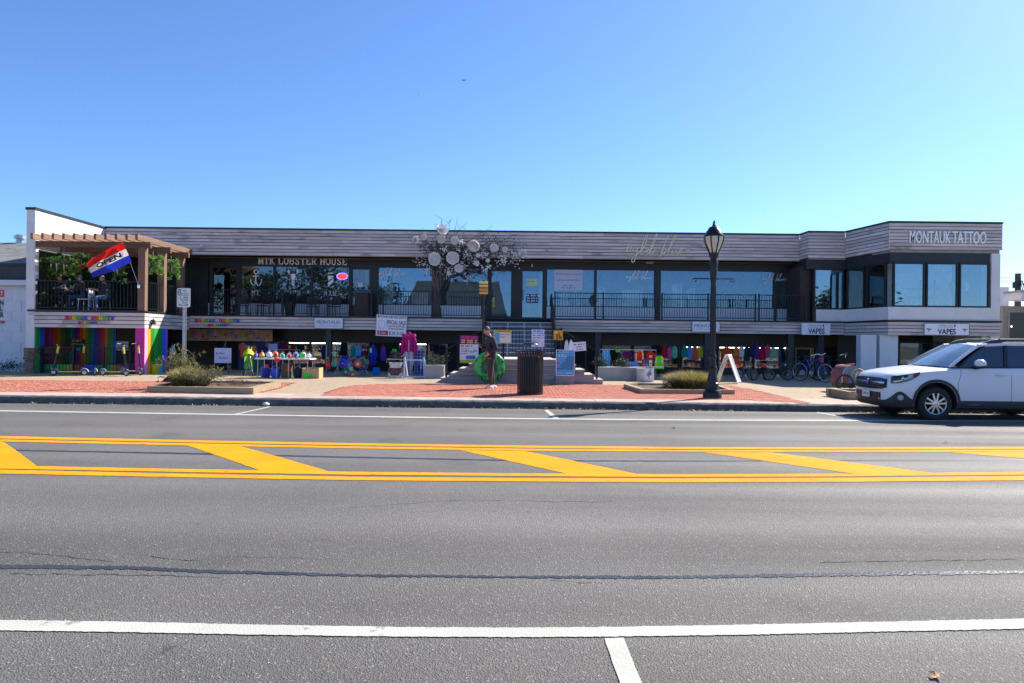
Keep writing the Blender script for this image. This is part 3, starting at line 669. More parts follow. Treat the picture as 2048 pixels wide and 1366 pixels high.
# left wing ground floor: rainbow planks
RB = ['18a048', '1666d8', '7a1d6a', '8b2f9a', 'e2541c', 'd9a514', '7c8a1a', '1d8a4a', '1c7f9a', '2a49c0', '6a2a8a', 'b01f6a', 'd03a22', 'e08a1a', '3a8a2a', '1a9a7a', '2456c8', '5a2a90']
xa, xb = XW1 + .02, at(232, 700, 26.9).x; n = 17
for i in range(n): piece('plank', bld, paint(RB[i % len(RB)]), lerp(xa, xb, i / n), lerp(xa, xb, (i + 1) / n) - .008, 26.9, 26.98, ZG, 1.93)
for i, c in enumerate(('1fa64d', '2a63d8', '7a1d5a', '8b3f8a', 'd2541c', 'b98a14', '6c7a1a', '1d7a4a')): piece('plank', bld, paint(c), XW1 + .005, XW1 + .03, YLW + .05 + i * .235, YLW + .278 + i * .235, ZG, 1.86)
mb = MB(); mb.box(xb, XLS - .4, 26.95, 27.0, .5, 1.93); part('wall_panel', mb, mat('poster_wall', (.06, .045, .035), .8, 0, .5, 14))
piece('plank', bld, paint('c81690'), at(270, 700, YLW).x, XLS - .001, YLW + .01, YLW + .06, ZG, 1.85)                     # magenta front of the corner pier
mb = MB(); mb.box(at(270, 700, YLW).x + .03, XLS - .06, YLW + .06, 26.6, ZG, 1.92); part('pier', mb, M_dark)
ys = [24.95, 25.17, 25.36, 25.6, 25.92, 26.2, 26.45, 26.62]; cs = ['ee9fd6', 'f29a12', '2a7d1c', '1d9a3a', '0f8f3c', '1f63e6', '9a55d8']
for i in range(7): piece('plank', bld, paint(cs[i]), XLS - .05, XLS, ys[i] + (.012 if i == 0 else 0), ys[i + 1] - .006, ZG, 1.85)
kw = ['1d9a4a', '1d9a4a', '17b07a', '57b02a', 'c8a71a', 'd9571c', 'c23030', '2450c8', '2450c8', '1d9a4a', '26b08a', 'b8b01a', 'd8671c', 'a82a8a', 'a82a8a']
for i, c in enumerate(kw):
    a = lerp(XW1 + .05, at(268, 700, 25.3).x, i / len(kw)); b = lerp(XW1 + .05, at(268, 700, 25.3).x, (i + 1) / len(kw)); piece('block', bld, paint(c), a, b - .006, 25.3, 25.5, ZG, .47)
for y0, y1, c in ((25.45, 25.72, 'd8cf1c'), (25.73, 26.0, '2fd3b8')): piece('block', bld, paint(c), XLS + .005, XLS + .12, y0, y1, ZG, .5)
# rooftop vent box
mb = MB(); mb.box(*[at(440, 450, 33).x, at(464, 450, 33).x], 33, 33.5, 5.98, 6.75); part('roof_vent', mb, mat('vent_white', (.75, .75, .75), .5))

# --- pergola over the left terrace
pg = thing('pergola', 'brown cedar pergola over the upper left terrace', 'pergola', (-15.5, 26.5, ZD1))
def pbar(name, mb, m): return ob(name, mb, m, pg)
for px in (63, 84, 105, 126, 147, 168, 189, 210, 231, 252, 272):
    x = at(px, 472, 24.5).x; piece('rafter', pg, M_cedar, x, x + .09, 24.45, 28.62, 5.0, 5.21)
for y, xe in ((24.98, at(301, 485, 24.98).x), (26.35, at(341, 497, 26.35).x), (27.85, at(377, 505, 27.85).x)):
    piece('beam', pg, M_cedarx, XW1, xe, y, y + .1, 4.78, 4.998)
for y in (24.95, 26.32, 27.8): piece('post', pg, M_cedarz, XLS - .27, XLS - .01, y, y + .2, ZD1 + .012, 4.778)
# small white blocks standing in for sunlit squares on the end wall
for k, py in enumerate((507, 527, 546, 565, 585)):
    z = at(70, py, YLW).z; piece('sun_patch_block', pg, mat('sun_patch_white', (.8, .8, .78), .7), XW1 + .002, XW1 + .07, YLW + .03, YLW + .12, z - .06, z + .06)

# --- railings
M_rail = mat('railing_black', (.016, .017, .02), .4, .4, .2, 6)
def railing(label, p, q, z0, h, sp=.105, posts=(0, 1), z0b=None, bw=.016, post_w=.06, matl=M_rail, cat='railing'):
    p = Vector((p[0], p[1], z0)); q = Vector((q[0], q[1], z0 if z0b is None else z0b)); up = Vector((0, 0, 1))
    t = thing('railing', label, cat, p); d = q - p; Lg = math.hypot(d.x, d.y)
    piece_bar('top_rail', t, matl, p + up * h, q + up * h, .05, .035); piece_bar('bottom_rail', t, matl, p + up * .1, q + up * .1, .04, .03)
    for f in posts:
        c = p.lerp(q, f); piece('post', t, matl, c.x - post_w / 2, c.x + post_w / 2, c.y - post_w / 2, c.y + post_w / 2, c.z + .012, c.z + h + .05)
    n = int(Lg / sp)
    for i in range(1, n):
        c = p.lerp(q, i / n)
        if any(abs(i / n - f) * Lg < .05 for f in posts): continue
        piece('baluster', t, matl, c.x - bw / 2, c.x + bw / 2, c.y - bw / 2, c.y + bw / 2, c.z + .1, c.z + h - .01)
    return t
def xa(px, Y): return at(px, 600, Y).x
YR1 = YDK + .1
railing('black metal railing at the front of the left terrace below the flag', (XW1 + .05, YLW + .08), (XLS - .28, YLW + .08), ZD1, 1.08, .13)
railing('short black railing between the first two wooden terrace posts', (XLS - .1, YLW + .2), (XLS - .1, 26.3), ZD1, 1.08, .12, posts=())
railing('short black railing between the two rear wooden terrace posts', (XLS - .1, 26.55), (XLS - .1, 27.78), ZD1, 1.08, .12, posts=())
railing('black balcony railing in front of the dark restaurant windows', (XLS + .05, YR1), (xa(746, YR1), YR1), ZD1, 1.08, .105, posts=(.01, .26, .5, .75, .99))
railing('black balcony railing behind the white sale sign, left of the stairs', (xa(756, YR1), YR1), (xa(964, YR1), YR1), ZD1, 1.08, .105, posts=(.0, .05, .52, .998))
railing('black balcony railing right of the stairs, below the gold script sign', (xa(1110, YR1), YR1), (xa(1320, YR1), YR1), ZD1, 1.08, .105, posts=(.0, .46, .995))
railing('black balcony railing behind the street lamp', (xa(1324, YR1), YR1), (xa(1512, YR1), YR1), ZD1, 1.08, .105, posts=(.0, .49, .995))
railing('black balcony railing at the right end before the projecting wing', (xa(1518, YR1), YR1), (xa(1612, YR1), YR1), ZD1, 1.08, .105, posts=(.0, .33, .995))
railing('low black railing in front of the rainbow coloured shopfront', (XW1 + .15, 25.2), (xa(262, 25.2), 25.2), ZG, .95, .12, posts=(0, .35, .7, 1))

# --- entrance stairs
st = thing('entrance_stairs', 'wooden plank stair platform with steps on both sides and a flight up to the balcony', 'stairs', (0, 22.5, ZG))
M_step = mat_wood('step_board', '#a89ea2', '#877e82', (.4, 2.5, 6), .15, .8, .3)
M_tread = mat_wood('tread_board', '#c2b9b2', '#a39a94', (.4, 2.5, 6), .1, .8, .2)
yf = 21.95; ztop = .93; nst = 5; rise = (ztop - ZG) / nst
sx = [(882, 1206), (901, 1188), (919, 1169), (938, 1151), (952, 1138)]
for i, (a, b) in enumerate(sx):
    x0, x1 = at(a, 740, yf).x, at(b, 740, yf).x; z0 = ZG + rise * i
    piece('plank', st, M_step, x0, x1, yf, yf + .05, z0 + .005, z0 + rise - .034)
    piece('tread', st, M_tread, x0 - .02, x1 + .02, yf - .015, yf + 1.6, z0 + rise - .03, z0 + rise)
    piece('plank', st, M_step, x0 + .01, x0 + .06, yf + .06, yf + 1.55, z0 + .002, z0 + rise - .032)
    piece('plank', st, M_step, x1 - .06, x1 - .01, yf + .06, yf + 1.55, z0 + .002, z0 + rise - .032)
piece('landing', st, M_tread, at(966, 700, yf).x, at(1112, 700, yf).x, yf + 1.62, 25.6, ztop - .05, ztop)
nr = 9; r2 = (ZD1 - ztop) / nr; y0 = 25.6; run = (YDK - .06 - y0) / (nr - 1)
xl, xr = at(970, 680, 26.5).x, at(1107, 680, 26.5).x
for i in range(nr - 1):
    z = ztop + r2 * (i + 1); piece('tread', st, mat('tread_nosing', (.52, .52, .53), .7, 0, .1, 4), xl, xr, y0 + run * i, y0 + run * (i + 1) + .02, z - .03, z)
    piece('riser', st, mat('riser_blue_grey', (.13, .15, .18), .7, 0, .2, 4), xl, xr, y0 + run * i + .03, y0 + run * i + .05, z - r2, z - .031)
for f in (.03, .28, .53, .78):
    x = lerp(xl, xr, f) + .1
    for i in range(nr - 1): z = ztop + r2 * (i + 1); piece('tread_bracket', st, mat('bracket_pale', (.4, .42, .46), .6), x, x + .06, y0 + run * i + .01, y0 + run * i + .028, z - r2 + .002, z - .032)
for x in (xl - .06, xr + .01): mb = MB(); mb.add([(x, y0 - .1, ztop), (x + .05, y0 - .1, ztop), (x + .05, YDK - .07, ZD1 - .1), (x, YDK - .07, ZD1 - .1), (x, y0 - .1, ztop + .25), (x + .05, y0 - .1, ztop + .25), (x + .05, YDK - .07, ZD1 + .1), (x, YDK - .07, ZD1 + .1)], [(3, 2, 1, 0), (4, 5, 6, 7), (0, 1, 5, 4), (1, 2, 6, 5), (2, 3, 7, 6), (3, 0, 4, 7)]); ob('stringer', mb, M_black, st)
yl = yf + .08
railing('black railing across the front of the stair landing hung with posters', (at(968, 680, yl).x, yl), (at(1124, 680, yl).x, yl), ztop, .98, .11, posts=(0, .25, .99))
railing('sloping black handrail down the left side of the entrance steps', (at(893, 700, yl).x, yl), (at(962, 700, yl).x, yl), ZG + rise, .92, .3, posts=(0,), z0b=ztop)
railing('sloping black handrail down the right side of the entrance steps', (at(1194, 700, yl).x, yl), (at(1128, 700, yl).x, yl), ZG + rise, .92, .3, posts=(0,), z0b=ztop)
railing('black stair handrail climbing the right side of the upper flight', (xr + .04, y0), (xr + .0, YDK - .1), ztop, 1.0, .3, posts=(0, .99), z0b=ZD1, bw=.02)
railing('black stair handrail climbing the left side of the upper flight', (xl - .04, y0), (xl - .0, YDK - .1), ztop, 1.0, .3, posts=(0, .99), z0b=ZD1, bw=.02)
# low concrete planter walls beside the stairs
for a, b, lab in ((850, 888, 'low pale concrete planter wall left of the entrance steps'), (1196, 1300, 'low pale concrete planter wall right of the entrance steps')):
    x0, x1 = at(a, 740, 24.2).x, at(b, 740, 24.2).x; mb = MB(); mb.box(x0, x1, 24.2, 25.0, ZG - .02, .62); mb.box(x0 + .08, x1 - .08, 24.28, 24.92, .62, .625)
    if a > 1000: mb.box(x1 - .52, x1 + .02, 23.9, 24.2, ZG - .02, .60)
    tag(ob('planter_wall', mb, M_grey), lab, 'planter wall')

# --- neighbours left and right
nl = thing('neighbour_shop', 'white painted block shop with grey shingle roof at the left edge', 'building', (-22, 27, ZG - .1))
mb = MB(); y = 26.0; x1 = -18.05
mb.box(-34, x1, y, 36, ZG - .2, 3.45); ob('wall', mb, mat('white_block', (.66, .69, .74), .8, 0, .05, 3), nl)
for i in range(8):
    for j in range(6):
        xx = -22.2 + j * .7 + (.35 if i % 2 else 0)
        if xx + .69 < x1: piece('block', nl, mat('white_block_face', (.66, .69, .74), .8, 0, .06, 3, rand=.03), xx, xx + .692, y - .02, y, ZG + i * .40 - .1, ZG + i * .40 + .293)
mb = MB(); mb.box(-34, x1 + .25, y - .28, y - .1, 3.42, 3.62); ob('gutter', mb, M_panel, nl)
mb = MB(); mb.box(-34, x1 + .2, y - .06, y + .3, 3.45, 4.25); ob('roof_edge', mb, mat('dark_fascia', (.05, .055, .065), .8), nl)  # plain dark board along the roof edge
rf = MB(); rf.add([(-34, y - .15, 4.2), (x1 + .3, y - .15, 4.2), (x1 + .3, 31, 5.75), (-34, 31, 5.75)], [(0, 1, 2, 3)]); roofl = ob('roof', rf, mat('grey_shingle', (.16, .165, .165), .9, 0, .2, 7, bump=.5), nl)
M_shing = mat('shingle_piece', (.17, .175, .17), .9, 0, .2, 7, rand=.2)
sl = math.atan2(1.55, 31 - (y - .15))
for r in range(15):
    for j in range(11):
        xx = -21.7 + j * .36 + (.18 if r % 2 else 0); yy = y - .1 + r * .33
        if xx < x1 + .2: o = piece('shingle', roofl, M_shing, xx, xx + .345, yy, yy + .36, 4.245 + (yy - y + .15) * math.tan(sl) + .05, 4.26 + (yy - y + .15) * math.tan(sl) + .05, rot=(sl - .01, 0, 0))
mb = MB(); mb.lathe([(.16, 0), (.16, .3), (.24, .32), (.24, .45), (.1, .52)], (at(40, 490, 31).x, 31, 5.6), 12); ob('roof_vent', mb, M_steel, nl)
# wall lettering fragments on the neighbour
sg = thing('wall_lettering', 'red and black shop lettering cut off at the left edge, on white blocks', 'sign', (at(4, 620, y).x, y - .03, 1.6))
a = pxrect(-8, 580, 8, 594, y - .03); mb = MB(); mb.box(a[0], a[1], y - .035, y - .021, a[2], a[3]); ob('red_panel', mb, paint('d4202c'), sg)
for body, bx, c in (('LT', (-3, 583, 6, 591), 'f4f4f4'), ('EN', (-6, 600, 7, 611), '14141c'), ('L', (0, 612, 5, 622), '14141c'), ('AR', (-8, 624, 7, 635), '14141c'), ('EM', (-1, 641, 9, 647), 'b03038')):
    a = pxrect(*bx, y - .04); lettering('letters', body, rect(a[0], a[1], a[2], a[3], y - .038), paint(c), sg, .02)
nr_ = thing('neighbour_store', 'beige flat roofed shop with a big dark window at the right edge', 'building', (22, 27, ZG))
YN = 27.2
def npx(px, py): return at(px, py, YN)
xw = npx(2006, 640).x
mb = MB(); mb.box(xw, 32, YN, 36, ZG, npx(2030, 612).z); ob('wall', mb, mat('tan_wall', (.30, .25, .23), .85, 0, .08, 4), nr_)
mb = MB(); mb.box(npx(2016, 600).x, 32, YN - .7, YN + .2, npx(2030, 602).z, npx(2030, 587).z); ob('canopy', mb, mat('canopy_pale', (.72, .68, .72), .8), nr_)
mb = MB(); mb.box(npx(2016, 600).x - .05, 32, YN - .75, YN + .2, npx(2030, 587).z + .001, npx(2030, 583).z); ob('canopy_cap', mb, mat('cap_grey', (.35, .34, .34), .8), nr_)
x0 = npx(2016, 640).x; z1 = npx(2030, 623).z
mb = MB(); mb.box(x0, 30, YN - .03, YN - .002, .5, z1); ob('window_frame', mb, mat('frame_tan', (.36, .31, .30), .6), nr_)
mb = MB(); mb.box(x0 + .05, 30, YN - .045, YN - .035, .55, z1 - .04); ob('pane', mb, mat('dark_pane', (.03, .025, .02), .12), nr_)
mb = MB(); mb.ell(at(2023, 653, YN - .07), .025, 8, 6); ob('lamp', mb, mat('warm_bulb', (1, .7, .35), .5, emit=6), nr_)
mb = MB(); mb.box(at(2004, 580, 34).x, at(2018, 580, 34).x, 34, 35, 3.5, at(2010, 574, 34).z); ob('rear_block', mb, M_wwhite, nr_)
# utility pole far behind the right neighbour with wires
up = thing('utility_pole', 'weathered utility pole top rising behind the right neighbour roof', 'utility pole', (at(2036, 560, 46).x, 46, -.4))
p = at(2036, 547, 46); mb = MB(); mb.tube([(p.x, 46, -.4), (p.x, 46, p.z)], [.24, .17], 10); ob('pole', mb, mat_wood('pole_wood', '#6a5f55', '#4e463f', (5, 5, .4), .1), up)
mb = MB()
for k in range(10):
    dx = rnd.uniform(-.6, .6); mb.tube([(p.x + dx * .3, 45.8, p.z - .3 - rnd.uniform(0, .5)), (p.x + dx, 45.7, p.z - 1.0 - rnd.uniform(0, .5)), (p.x + dx * .8, 45.8, p.z - 1.7)], .02, 5)
mb.box(p.x - .45, p.x - .25, 45.7, 45.9, p.z - 1.0, p.z - .6); ob('cables', mb, M_black, up)
for py, lab in ((553, 'upper overhead wire right of the building'), (560, 'lower overhead wire right of the building')):
    a = at(1990, py + 2, 46.5); b = at(2180, py - 16, 44); mb = MB(); mb.tube([a.lerp(b, i / 12) - Vector((0, 0, .25 * math.sin(math.pi * i / 12))) for i in range(13)], .013, 5); tag(ob('overhead_wire', mb, M_black), lab, 'wire')
# house across the street and trees: behind the viewer, seen mirrored in the shop windows
hs = thing('gable_house', 'gabled grey shingle house across the street, mirrored in the shop windows', 'house', (-6, -18, 0))
mb = MB(); mb.box(-12, -1, -26, -16, 0, 4.6); ob('wall', mb, mat('house_shingle', (.26, .23, .20), .85, 0, .2, 3), hs)
mb = MB(); mb.add([(-12.4, -15.6, 4.5), (-.6, -15.6, 4.5), (-1.6, -21, 8.6), (-11.4, -21, 8.6), (-12.4, -26.4, 4.5), (-.6, -26.4, 4.5)], [(0, 1, 2, 3), (3, 2, 5, 4), (0, 3, 4), (1, 5, 2)]); ob('roof', mb, mat('house_roof', (.05, .05, .052), .9), hs)
for x in (-10.5, -7.5, -4.5, -2.6): mb = MB(); mb.box(x, x + 1, -16, -15.95, 1.2, 3.0); w = ob('window', mb, M_panel, hs); mb = MB(); mb.box(x + .08, x + .92, -15.95, -15.93, 1.28, 2.92); ob('pane', mb, mat('dark_pane', (.03, .03, .03), .1), w)
def far_tree(x, y, h, r, lab, seed):
    q = random.Random(seed); t = thing('leafy_tree', lab, 'tree', (x, y, 0), 'trees across the street'); mb = MB()
    mb.tube([(x, y, -.3), (x + .2, y, h * .35), (x, y + .1, h * .7)], [.28, .2, .08], 8)
    for k in range(7): a = q.uniform(0, 6.3); mb.tube([(x, y, h * .35), (x + math.cos(a) * r * .5, y + math.sin(a) * r * .5, h * q.uniform(.55, .8))], [.1, .03], 5)
    ob('trunk', mb, M_twig, t); mb = MB()
    cl = [(q.gauss(0, .45) * r, q.gauss(0, .45) * r, h * q.uniform(.45, .98)) for _ in range(26)]
    for k in range(2600):
        c = q.choice(cl); p = Vector((x + c[0] + q.gauss(0, r * .16), y + c[1] + q.gauss(0, r * .16), c[2] + q.gauss(0, r * .14))); s = q.uniform(.12, .26)
        u = Vector((q.gauss(0, 1), q.gauss(0, 1), q.gauss(0, 1))).normalized(); v = u.cross(Vector((q.gauss(0, 1), q.gauss(0, 1), q.gauss(0, 1)))).normalized()
        mb.add([p - u * s, p + v * s * .6, p + u * s, p - v * s * .6], [(0, 1, 2, 3)])
    ob('crown', mb, M_leafd, t)
far_tree(-22, -15, 9.5, 4.5, 'dark leafy tree across the street mirrored in the restaurant windows', 1)
far_tree(-29, -17, 8.5, 4.2, 'second leafy tree across the street, farther left in the mirror image', 2)
far_tree(-16.5, -19, 7.5, 3.2, 'smaller leafy tree across the street beside the gabled house', 3)
far_tree(34, -16, 7, 3.6, 'leafy tree across the street mirrored in the right wing windows', 4)
# ---------------------------------------------------------------- signs and lettering
def board_sign(name, label, box, Y, base='f1f2f6', lines=(), border=None, t=.03, cat='sign', tilt=0.0, shapes=()):
    x0, x1, z0, z1 = pxrect(*box, Y); c = Vector(((x0 + x1) / 2, Y, (z0 + z1) / 2))
    s = thing(name, label, cat, c)
    hx, hz = (x1 - x0) / 2, (z1 - z0) / 2
    mb = MB(); mb.box(c.x - hx, c.x + hx, Y - t, Y, c.z - hz, c.z + hz); ob('panel', mb, paint(base), s)
    if border:
        mb = MB(); b = .018
        for a in ((-hx, hx, -hz, -hz + b), (-hx, hx, hz - b, hz), (-hx, -hx + b, -hz + b, hz - b), (hx - b, hx, -hz + b, hz - b)):
            mb.box(c.x + a[0], c.x + a[1], Y - t - .008, Y - t + .004, c.z + a[2], c.z + a[3])
        ob('border', mb, paint(border), s)
    for (u0, v0, u1, v1, col) in shapes:
        mb = MB(); mb.box(lerp(c.x - hx, c.x + hx, u0), lerp(c.x - hx, c.x + hx, u1), Y - t - .002, Y - t + .002, lerp(c.z - hz, c.z + hz, 1 - v1), lerp(c.z - hz, c.z + hz, 1 - v0)); ob('colour_field', mb, paint(col), s)
    for (body, u0, v0, u1, v1, col, bold) in lines:
        lettering('lettering', body, rect(lerp(c.x - hx, c.x + hx, u0), lerp(c.x - hx, c.x + hx, u1), lerp(c.z - hz, c.z + hz, 1 - v1), lerp(c.z - hz, c.z + hz, 1 - v0), Y - t - .004), paint(col), s, bold)
    if tilt: s.rotation_euler = (0, R(tilt), 0)
    return s
YS = YDK - .03
board_sign('shop_sign', 'white sign reading MONTAUK on the deck fascia above the toy table', (628, 635, 687, 657.5), YS, 'dfe3ee', [('MONTAUK', .1, .26, .9, .56, '4a4c58', .0), ('SURF & SPORTS', .17, .66, .83, .78, '9aa0b0', -.005)], '3a3c46')
board_sign('shop_sign', 'white sign reading MONTAUK half hidden by the street lamp', (1383, 642.5, 1440, 664.5), YS, 'dfe3ee', [('MONTAUK', .1, .26, .9, .56, '4a4c58', .0), ('SURF & SPORTS', .17, .66, .83, .78, '9aa0b0', -.005)], '3a3c46')
board_sign('shop_sign', 'small square white sign reading MONTAUK VILLAGE VAPES', (1603, 646.5, 1660, 669.5), YDK - .32, 'e6e9f2', [('VAPES', .22, .44, .80, .92, '12162a', .03), ('MONTAUK VILLAGE', .25, .14, .70, .26, '30344a', 0), ('I', .74, .1, .78, .3, '12162a', .02)], None, shapes=[(.22, .35, .8, .37, '12162a')])
board_sign('shop_sign', 'long white sign reading MONTAUK VILLAGE VAPES on the projecting wing', (1847, 646.5, 1938, 671), YRW - .03, 'eceef6', [('VAPES', .30, .44, .70, .92, '12162a', .03), ('MONTAUK VILLAGE', .33, .14, .63, .26, '30344a', 0), ('I', .66, .1, .69, .3, '12162a', .02), ('V', .08, .42, .13, .76, '12162a', 0), ('~', .055, .44, .165, .56, '12162a', 0), ('V', .87, .42, .92, .76, '12162a', 0), ('~', .845, .44, .955, .56, '12162a', 0)], '55586a', shapes=[(.31, .35, .66, .37, '12162a')])
board_sign('sale_banner', 'white special sale banner hanging below the balcony railing', (752, 630, 814, 673), YS - .06, 'f3f3f8',
           [('MONTAUK SURF AND SPORTS', .04, .04, .97, .15, '16182c', .02), ('SPECIAL SALE', .34, .25, .96, .44, '16182c', .015), ('ALL MONTAUK SCREEN PRINTED', .36, .48, .95, .56, 'c02030', .015), ('CREW NECK SWEATSHIRTS', .40, .60, .91, .68, 'c02030', .015), ('2 for', .10, .78, .34, .91, 'f4e8e8', .01), ('$38 S-XL', .43, .77, .96, .94, '16182c', 0), ('O', .08, .24, .30, .68, 'c4c9d8', -.02)], 'b9bccb', tilt=2.2, shapes=[(.055, .745, .40, .945, 'd21f28')])
s = thing('sign_lettering', 'white capital letters MONTAUK TATTOO on the right wing fascia', 'sign', at(1895, 487, YRW - .03))
a = pxrect(1819, 462.5, 1972, 487, YRW - .03)
lettering('letters', 'MONTAUK TATTOO', rect(*a, YRW - .01), mat('sign_white', (.95, .95, .95), .4), s, .006, .05)
# slab serif capitals, drawn as strokes
SLAB = {'M': [('v', .12), ('v', .88), ('d', .12, 1, .5, .15), ('d', .5, .15, .88, 1)], 'T': [('v', .5), ('h', .05, .95, .93), ('k', .05, .93, -1), ('k', .95, .93, -1)], 'K': [('v', .18), ('d', .25, .42, .85, 1), ('d', .42, .58, .9, 0), ('s', .87, 0), ('s', .83, 1)],
        'L': [('v', .22), ('h', .22, .92, .07), ('k', .92, .07, 1)], 'O': [('o', .5, .5, .42, .45)], 'B': [('v', .2), ('h', .2, .6, .07), ('h', .2, .6, .93), ('h', .2, .6, .52), ('c', .58, .73, .24, .22), ('c', .58, .28, .3, .23)],
        'S': [('p', [(.82, .72), (.8, .88), (.5, .95), (.22, .85), (.2, .68), (.42, .55), (.62, .47), (.82, .32), (.78, .12), (.5, .04), (.2, .12), (.16, .3)])], 'E': [('v', .2), ('h', .2, .88, .07), ('h', .2, .85, .93), ('h', .2, .62, .5), ('k', .88, .07, 1), ('k', .85, .93, -1)],
        'R': [('v', .2), ('h', .2, .6, .93), ('h', .2, .6, .5), ('c', .58, .72, .26, .22), ('d', .5, .48, .88, .02), ('s', .9, 0)], 'H': [('v', .18), ('v', .82), ('h', .18, .82, .5)], 'U': [('p', [(.18, .95), (.18, .3), (.3, .07), (.5, .03), (.7, .07), (.82, .3), (.82, .95)]), ('s', .18, 1), ('s', .82, 1)]}
def slab_text(body, x0, x1, z0, z1, y, matl, parent):
    n = sum(.55 if c == ' ' else 1 for c in body); w = (x1 - x0) / n; hgt = z1 - z0; x = x0
    for c in body:
        if c == ' ': x += w * .55; continue
        mb = MB(); cw = w * .86
        def P(u, v): return (x + u * cw, y, z0 + v * hgt)
        tk = w * .19; tn = hgt * .13; D = .03
        def B(p, q, t): mb.bar(p, q, D, t, up=(0, 1, 0)) if False else mb.bar(p, q, t, D, up=(0, -1, 0))
        for s_ in SLAB[c]:
            k = s_[0]
            if k == 'v':
                B(P(s_[1], 0), P(s_[1], 1), tk)
                for v in (.06, .94): B(P(s_[1] - .19, v), P(s_[1] + .19, v), tn)
            elif k == 's': B(P(s_[1] - .17, .06 if s_[2] == 0 else .94), P(s_[1] + .15, .06 if s_[2] == 0 else .94), tn)
            elif k == 'h': B(P(s_[1], s_[3]), P(s_[2], s_[3]), tn)
            elif k == 'k': B(P(s_[1], s_[2]), P(s_[1], s_[2] + .24 * s_[3]), tk * .5)
            elif k == 'd': B(P(s_[1], s_[2]), P(s_[3], s_[4]), tk * .85)
            elif k in ('o', 'c'):
                a0, a1 = (0, 360) if k == 'o' else (-90, 90); m = 16 if k == 'o' else 8
                pts = [P(s_[1] + s_[3] * math.cos(R(lerp(a0, a1, i / m))), s_[2] + s_[4] * math.sin(R(lerp(a0, a1, i / m)))) for i in range(m + 1)]
                for i in range(m): B(pts[i], pts[i + 1], tk * .85)
            elif k == 'p':
                pts = [P(*q) for q in s_[1]]
                for i in range(len(pts) - 1): B(pts[i], pts[i + 1], tk * .85)
        ob('letter', mb, matl, parent); x += w
s = thing('sign_lettering', 'cream serif letters MTK LOBSTER HOUSE on the black header', 'sign', at(605, 529, YGL - .08))
a = pxrect(517, 515, 696, 529.5, YGL - .09); slab_text('MTK LOBSTER HOUSE', a[0], a[1], a[2], a[3], YGL - .085, mat('sign_cream', (.93, .92, .90), .5), s)
# rainbow SUNDAE DONUTS lettering, twice
def rainbow(label, px0, py0, px1, py1, qx0, qy0, qx1, qy1, Y):
    s = thing('sign_lettering', label, 'sign', at((px0 + px1) / 2, py1, Y)); cols = ['b0308a', 'e2571a', 'e8c61a', '4cb848', '2a8a5a', '2d5fd0', 'a040a8', 'b8308a', 'e25a1a', 'e8d01a', '59c04a', '2a7a4a', '2a55c8']
    for body, bx in (('SUNDAE DONUTS', (px0, py0, px1, py1)), ('MONTAUK', (qx0, qy0, qx1, qy1))):
        n = len(body)
        for i, c in enumerate(body):
            if c == ' ': continue
            a = pxrect(lerp(bx[0], bx[2], i / n), bx[1], lerp(bx[0], bx[2], (i + .86) / n), bx[3], Y)
            lettering('letter', c, rect(*a, Y), paint(cols[i % len(cols)]), s, .05, .03)
rainbow('rainbow coloured letters SUNDAE DONUTS on the left terrace fascia', 130, 632, 229, 640, 157, 643, 196, 648.5, YLW - .012)
rainbow('rainbow coloured letters SUNDAE DONUTS left of the white MONTAUK sign', 390, 637.5, 480, 645, 416, 647.5, 456, 653, YDK - .012)
# gold script: traced pen strokes
WYLD = [[(1112, 355), (1128, 325), (1146, 288), (1134, 330), (1136, 352), (1150, 350), (1166, 320), (1178, 284), (1168, 325), (1172, 349), (1186, 343), (1200, 316), (1202, 338), (1214, 347), (1228, 332), (1242, 306), (1240, 340), (1230, 395), (1212, 445), (1195, 468), (1181, 455), (1184, 428), (1206, 400), (1250, 366), (1292, 328), (1330, 255), (1354, 190), (1352, 164), (1338, 172), (1312, 232), (1288, 310), (1280, 360), (1292, 380), (1318, 358), (1345, 330), (1372, 322), (1384, 332), (1362, 328), (1346, 356), (1352, 376), (1376, 358), (1412, 290), (1445, 205), (1460, 160), (1440, 172), (1408, 262), (1384, 340), (1380, 370), (1394, 378), (1420, 350), (1442, 318)],
        [(1582, 172), (1560, 222), (1530, 300), (1508, 356), (1496, 402), (1512, 352), (1538, 318), (1554, 322), (1548, 350), (1524, 368), (1512, 364)],
        [(1524, 370), (1556, 358), (1600, 300), (1645, 224), (1668, 180), (1662, 168), (1640, 196), (1606, 280), (1586, 350), (1588, 384), (1606, 382), (1632, 336), (1626, 362), (1640, 372), (1664, 350), (1676, 332), (1668, 358), (1680, 372), (1708, 352), (1734, 326), (1730, 312), (1712, 326), (1704, 350), (1720, 364), (1760, 346), (1816, 326)]]
def smoothpts(pts, k=4):
    out = []
    for i in range(len(pts) - 1):
        p0 = pts[max(i - 1, 0)]; p1 = pts[i]; p2 = pts[i + 1]; p3 = pts[min(i + 2, len(pts) - 1)]
        for j in range(k):
            t = j / k
            out.append(tuple(.5 * (2 * p1[d] + (p2[d] - p0[d]) * t + (2 * p0[d] - 5 * p1[d] + 4 * p2[d] - p3[d]) * t * t + (3 * p1[d] - p0[d] - 3 * p2[d] + p3[d]) * t ** 3) for d in (0, 1)))
    out.append(pts[-1]); return out
def script(label, x0, y0, x1, Y, r, matl, name='sign_lettering', flat=False):
    s = thing(name, label, 'sign', at((x0 + x1) / 2, y0 + 30, Y)); sc = (x1 - x0) / (1816 - 1112)
    for st_ in WYLD:
        pts = [at(x0 + (p[0] - 1112) * sc, y0 + (p[1] - 160) * sc, Y) for p in smoothpts(st_)]
        mb = MB(); mb.tube(pts, r, 6); ob('stroke', mb, matl, s, smooth=180)
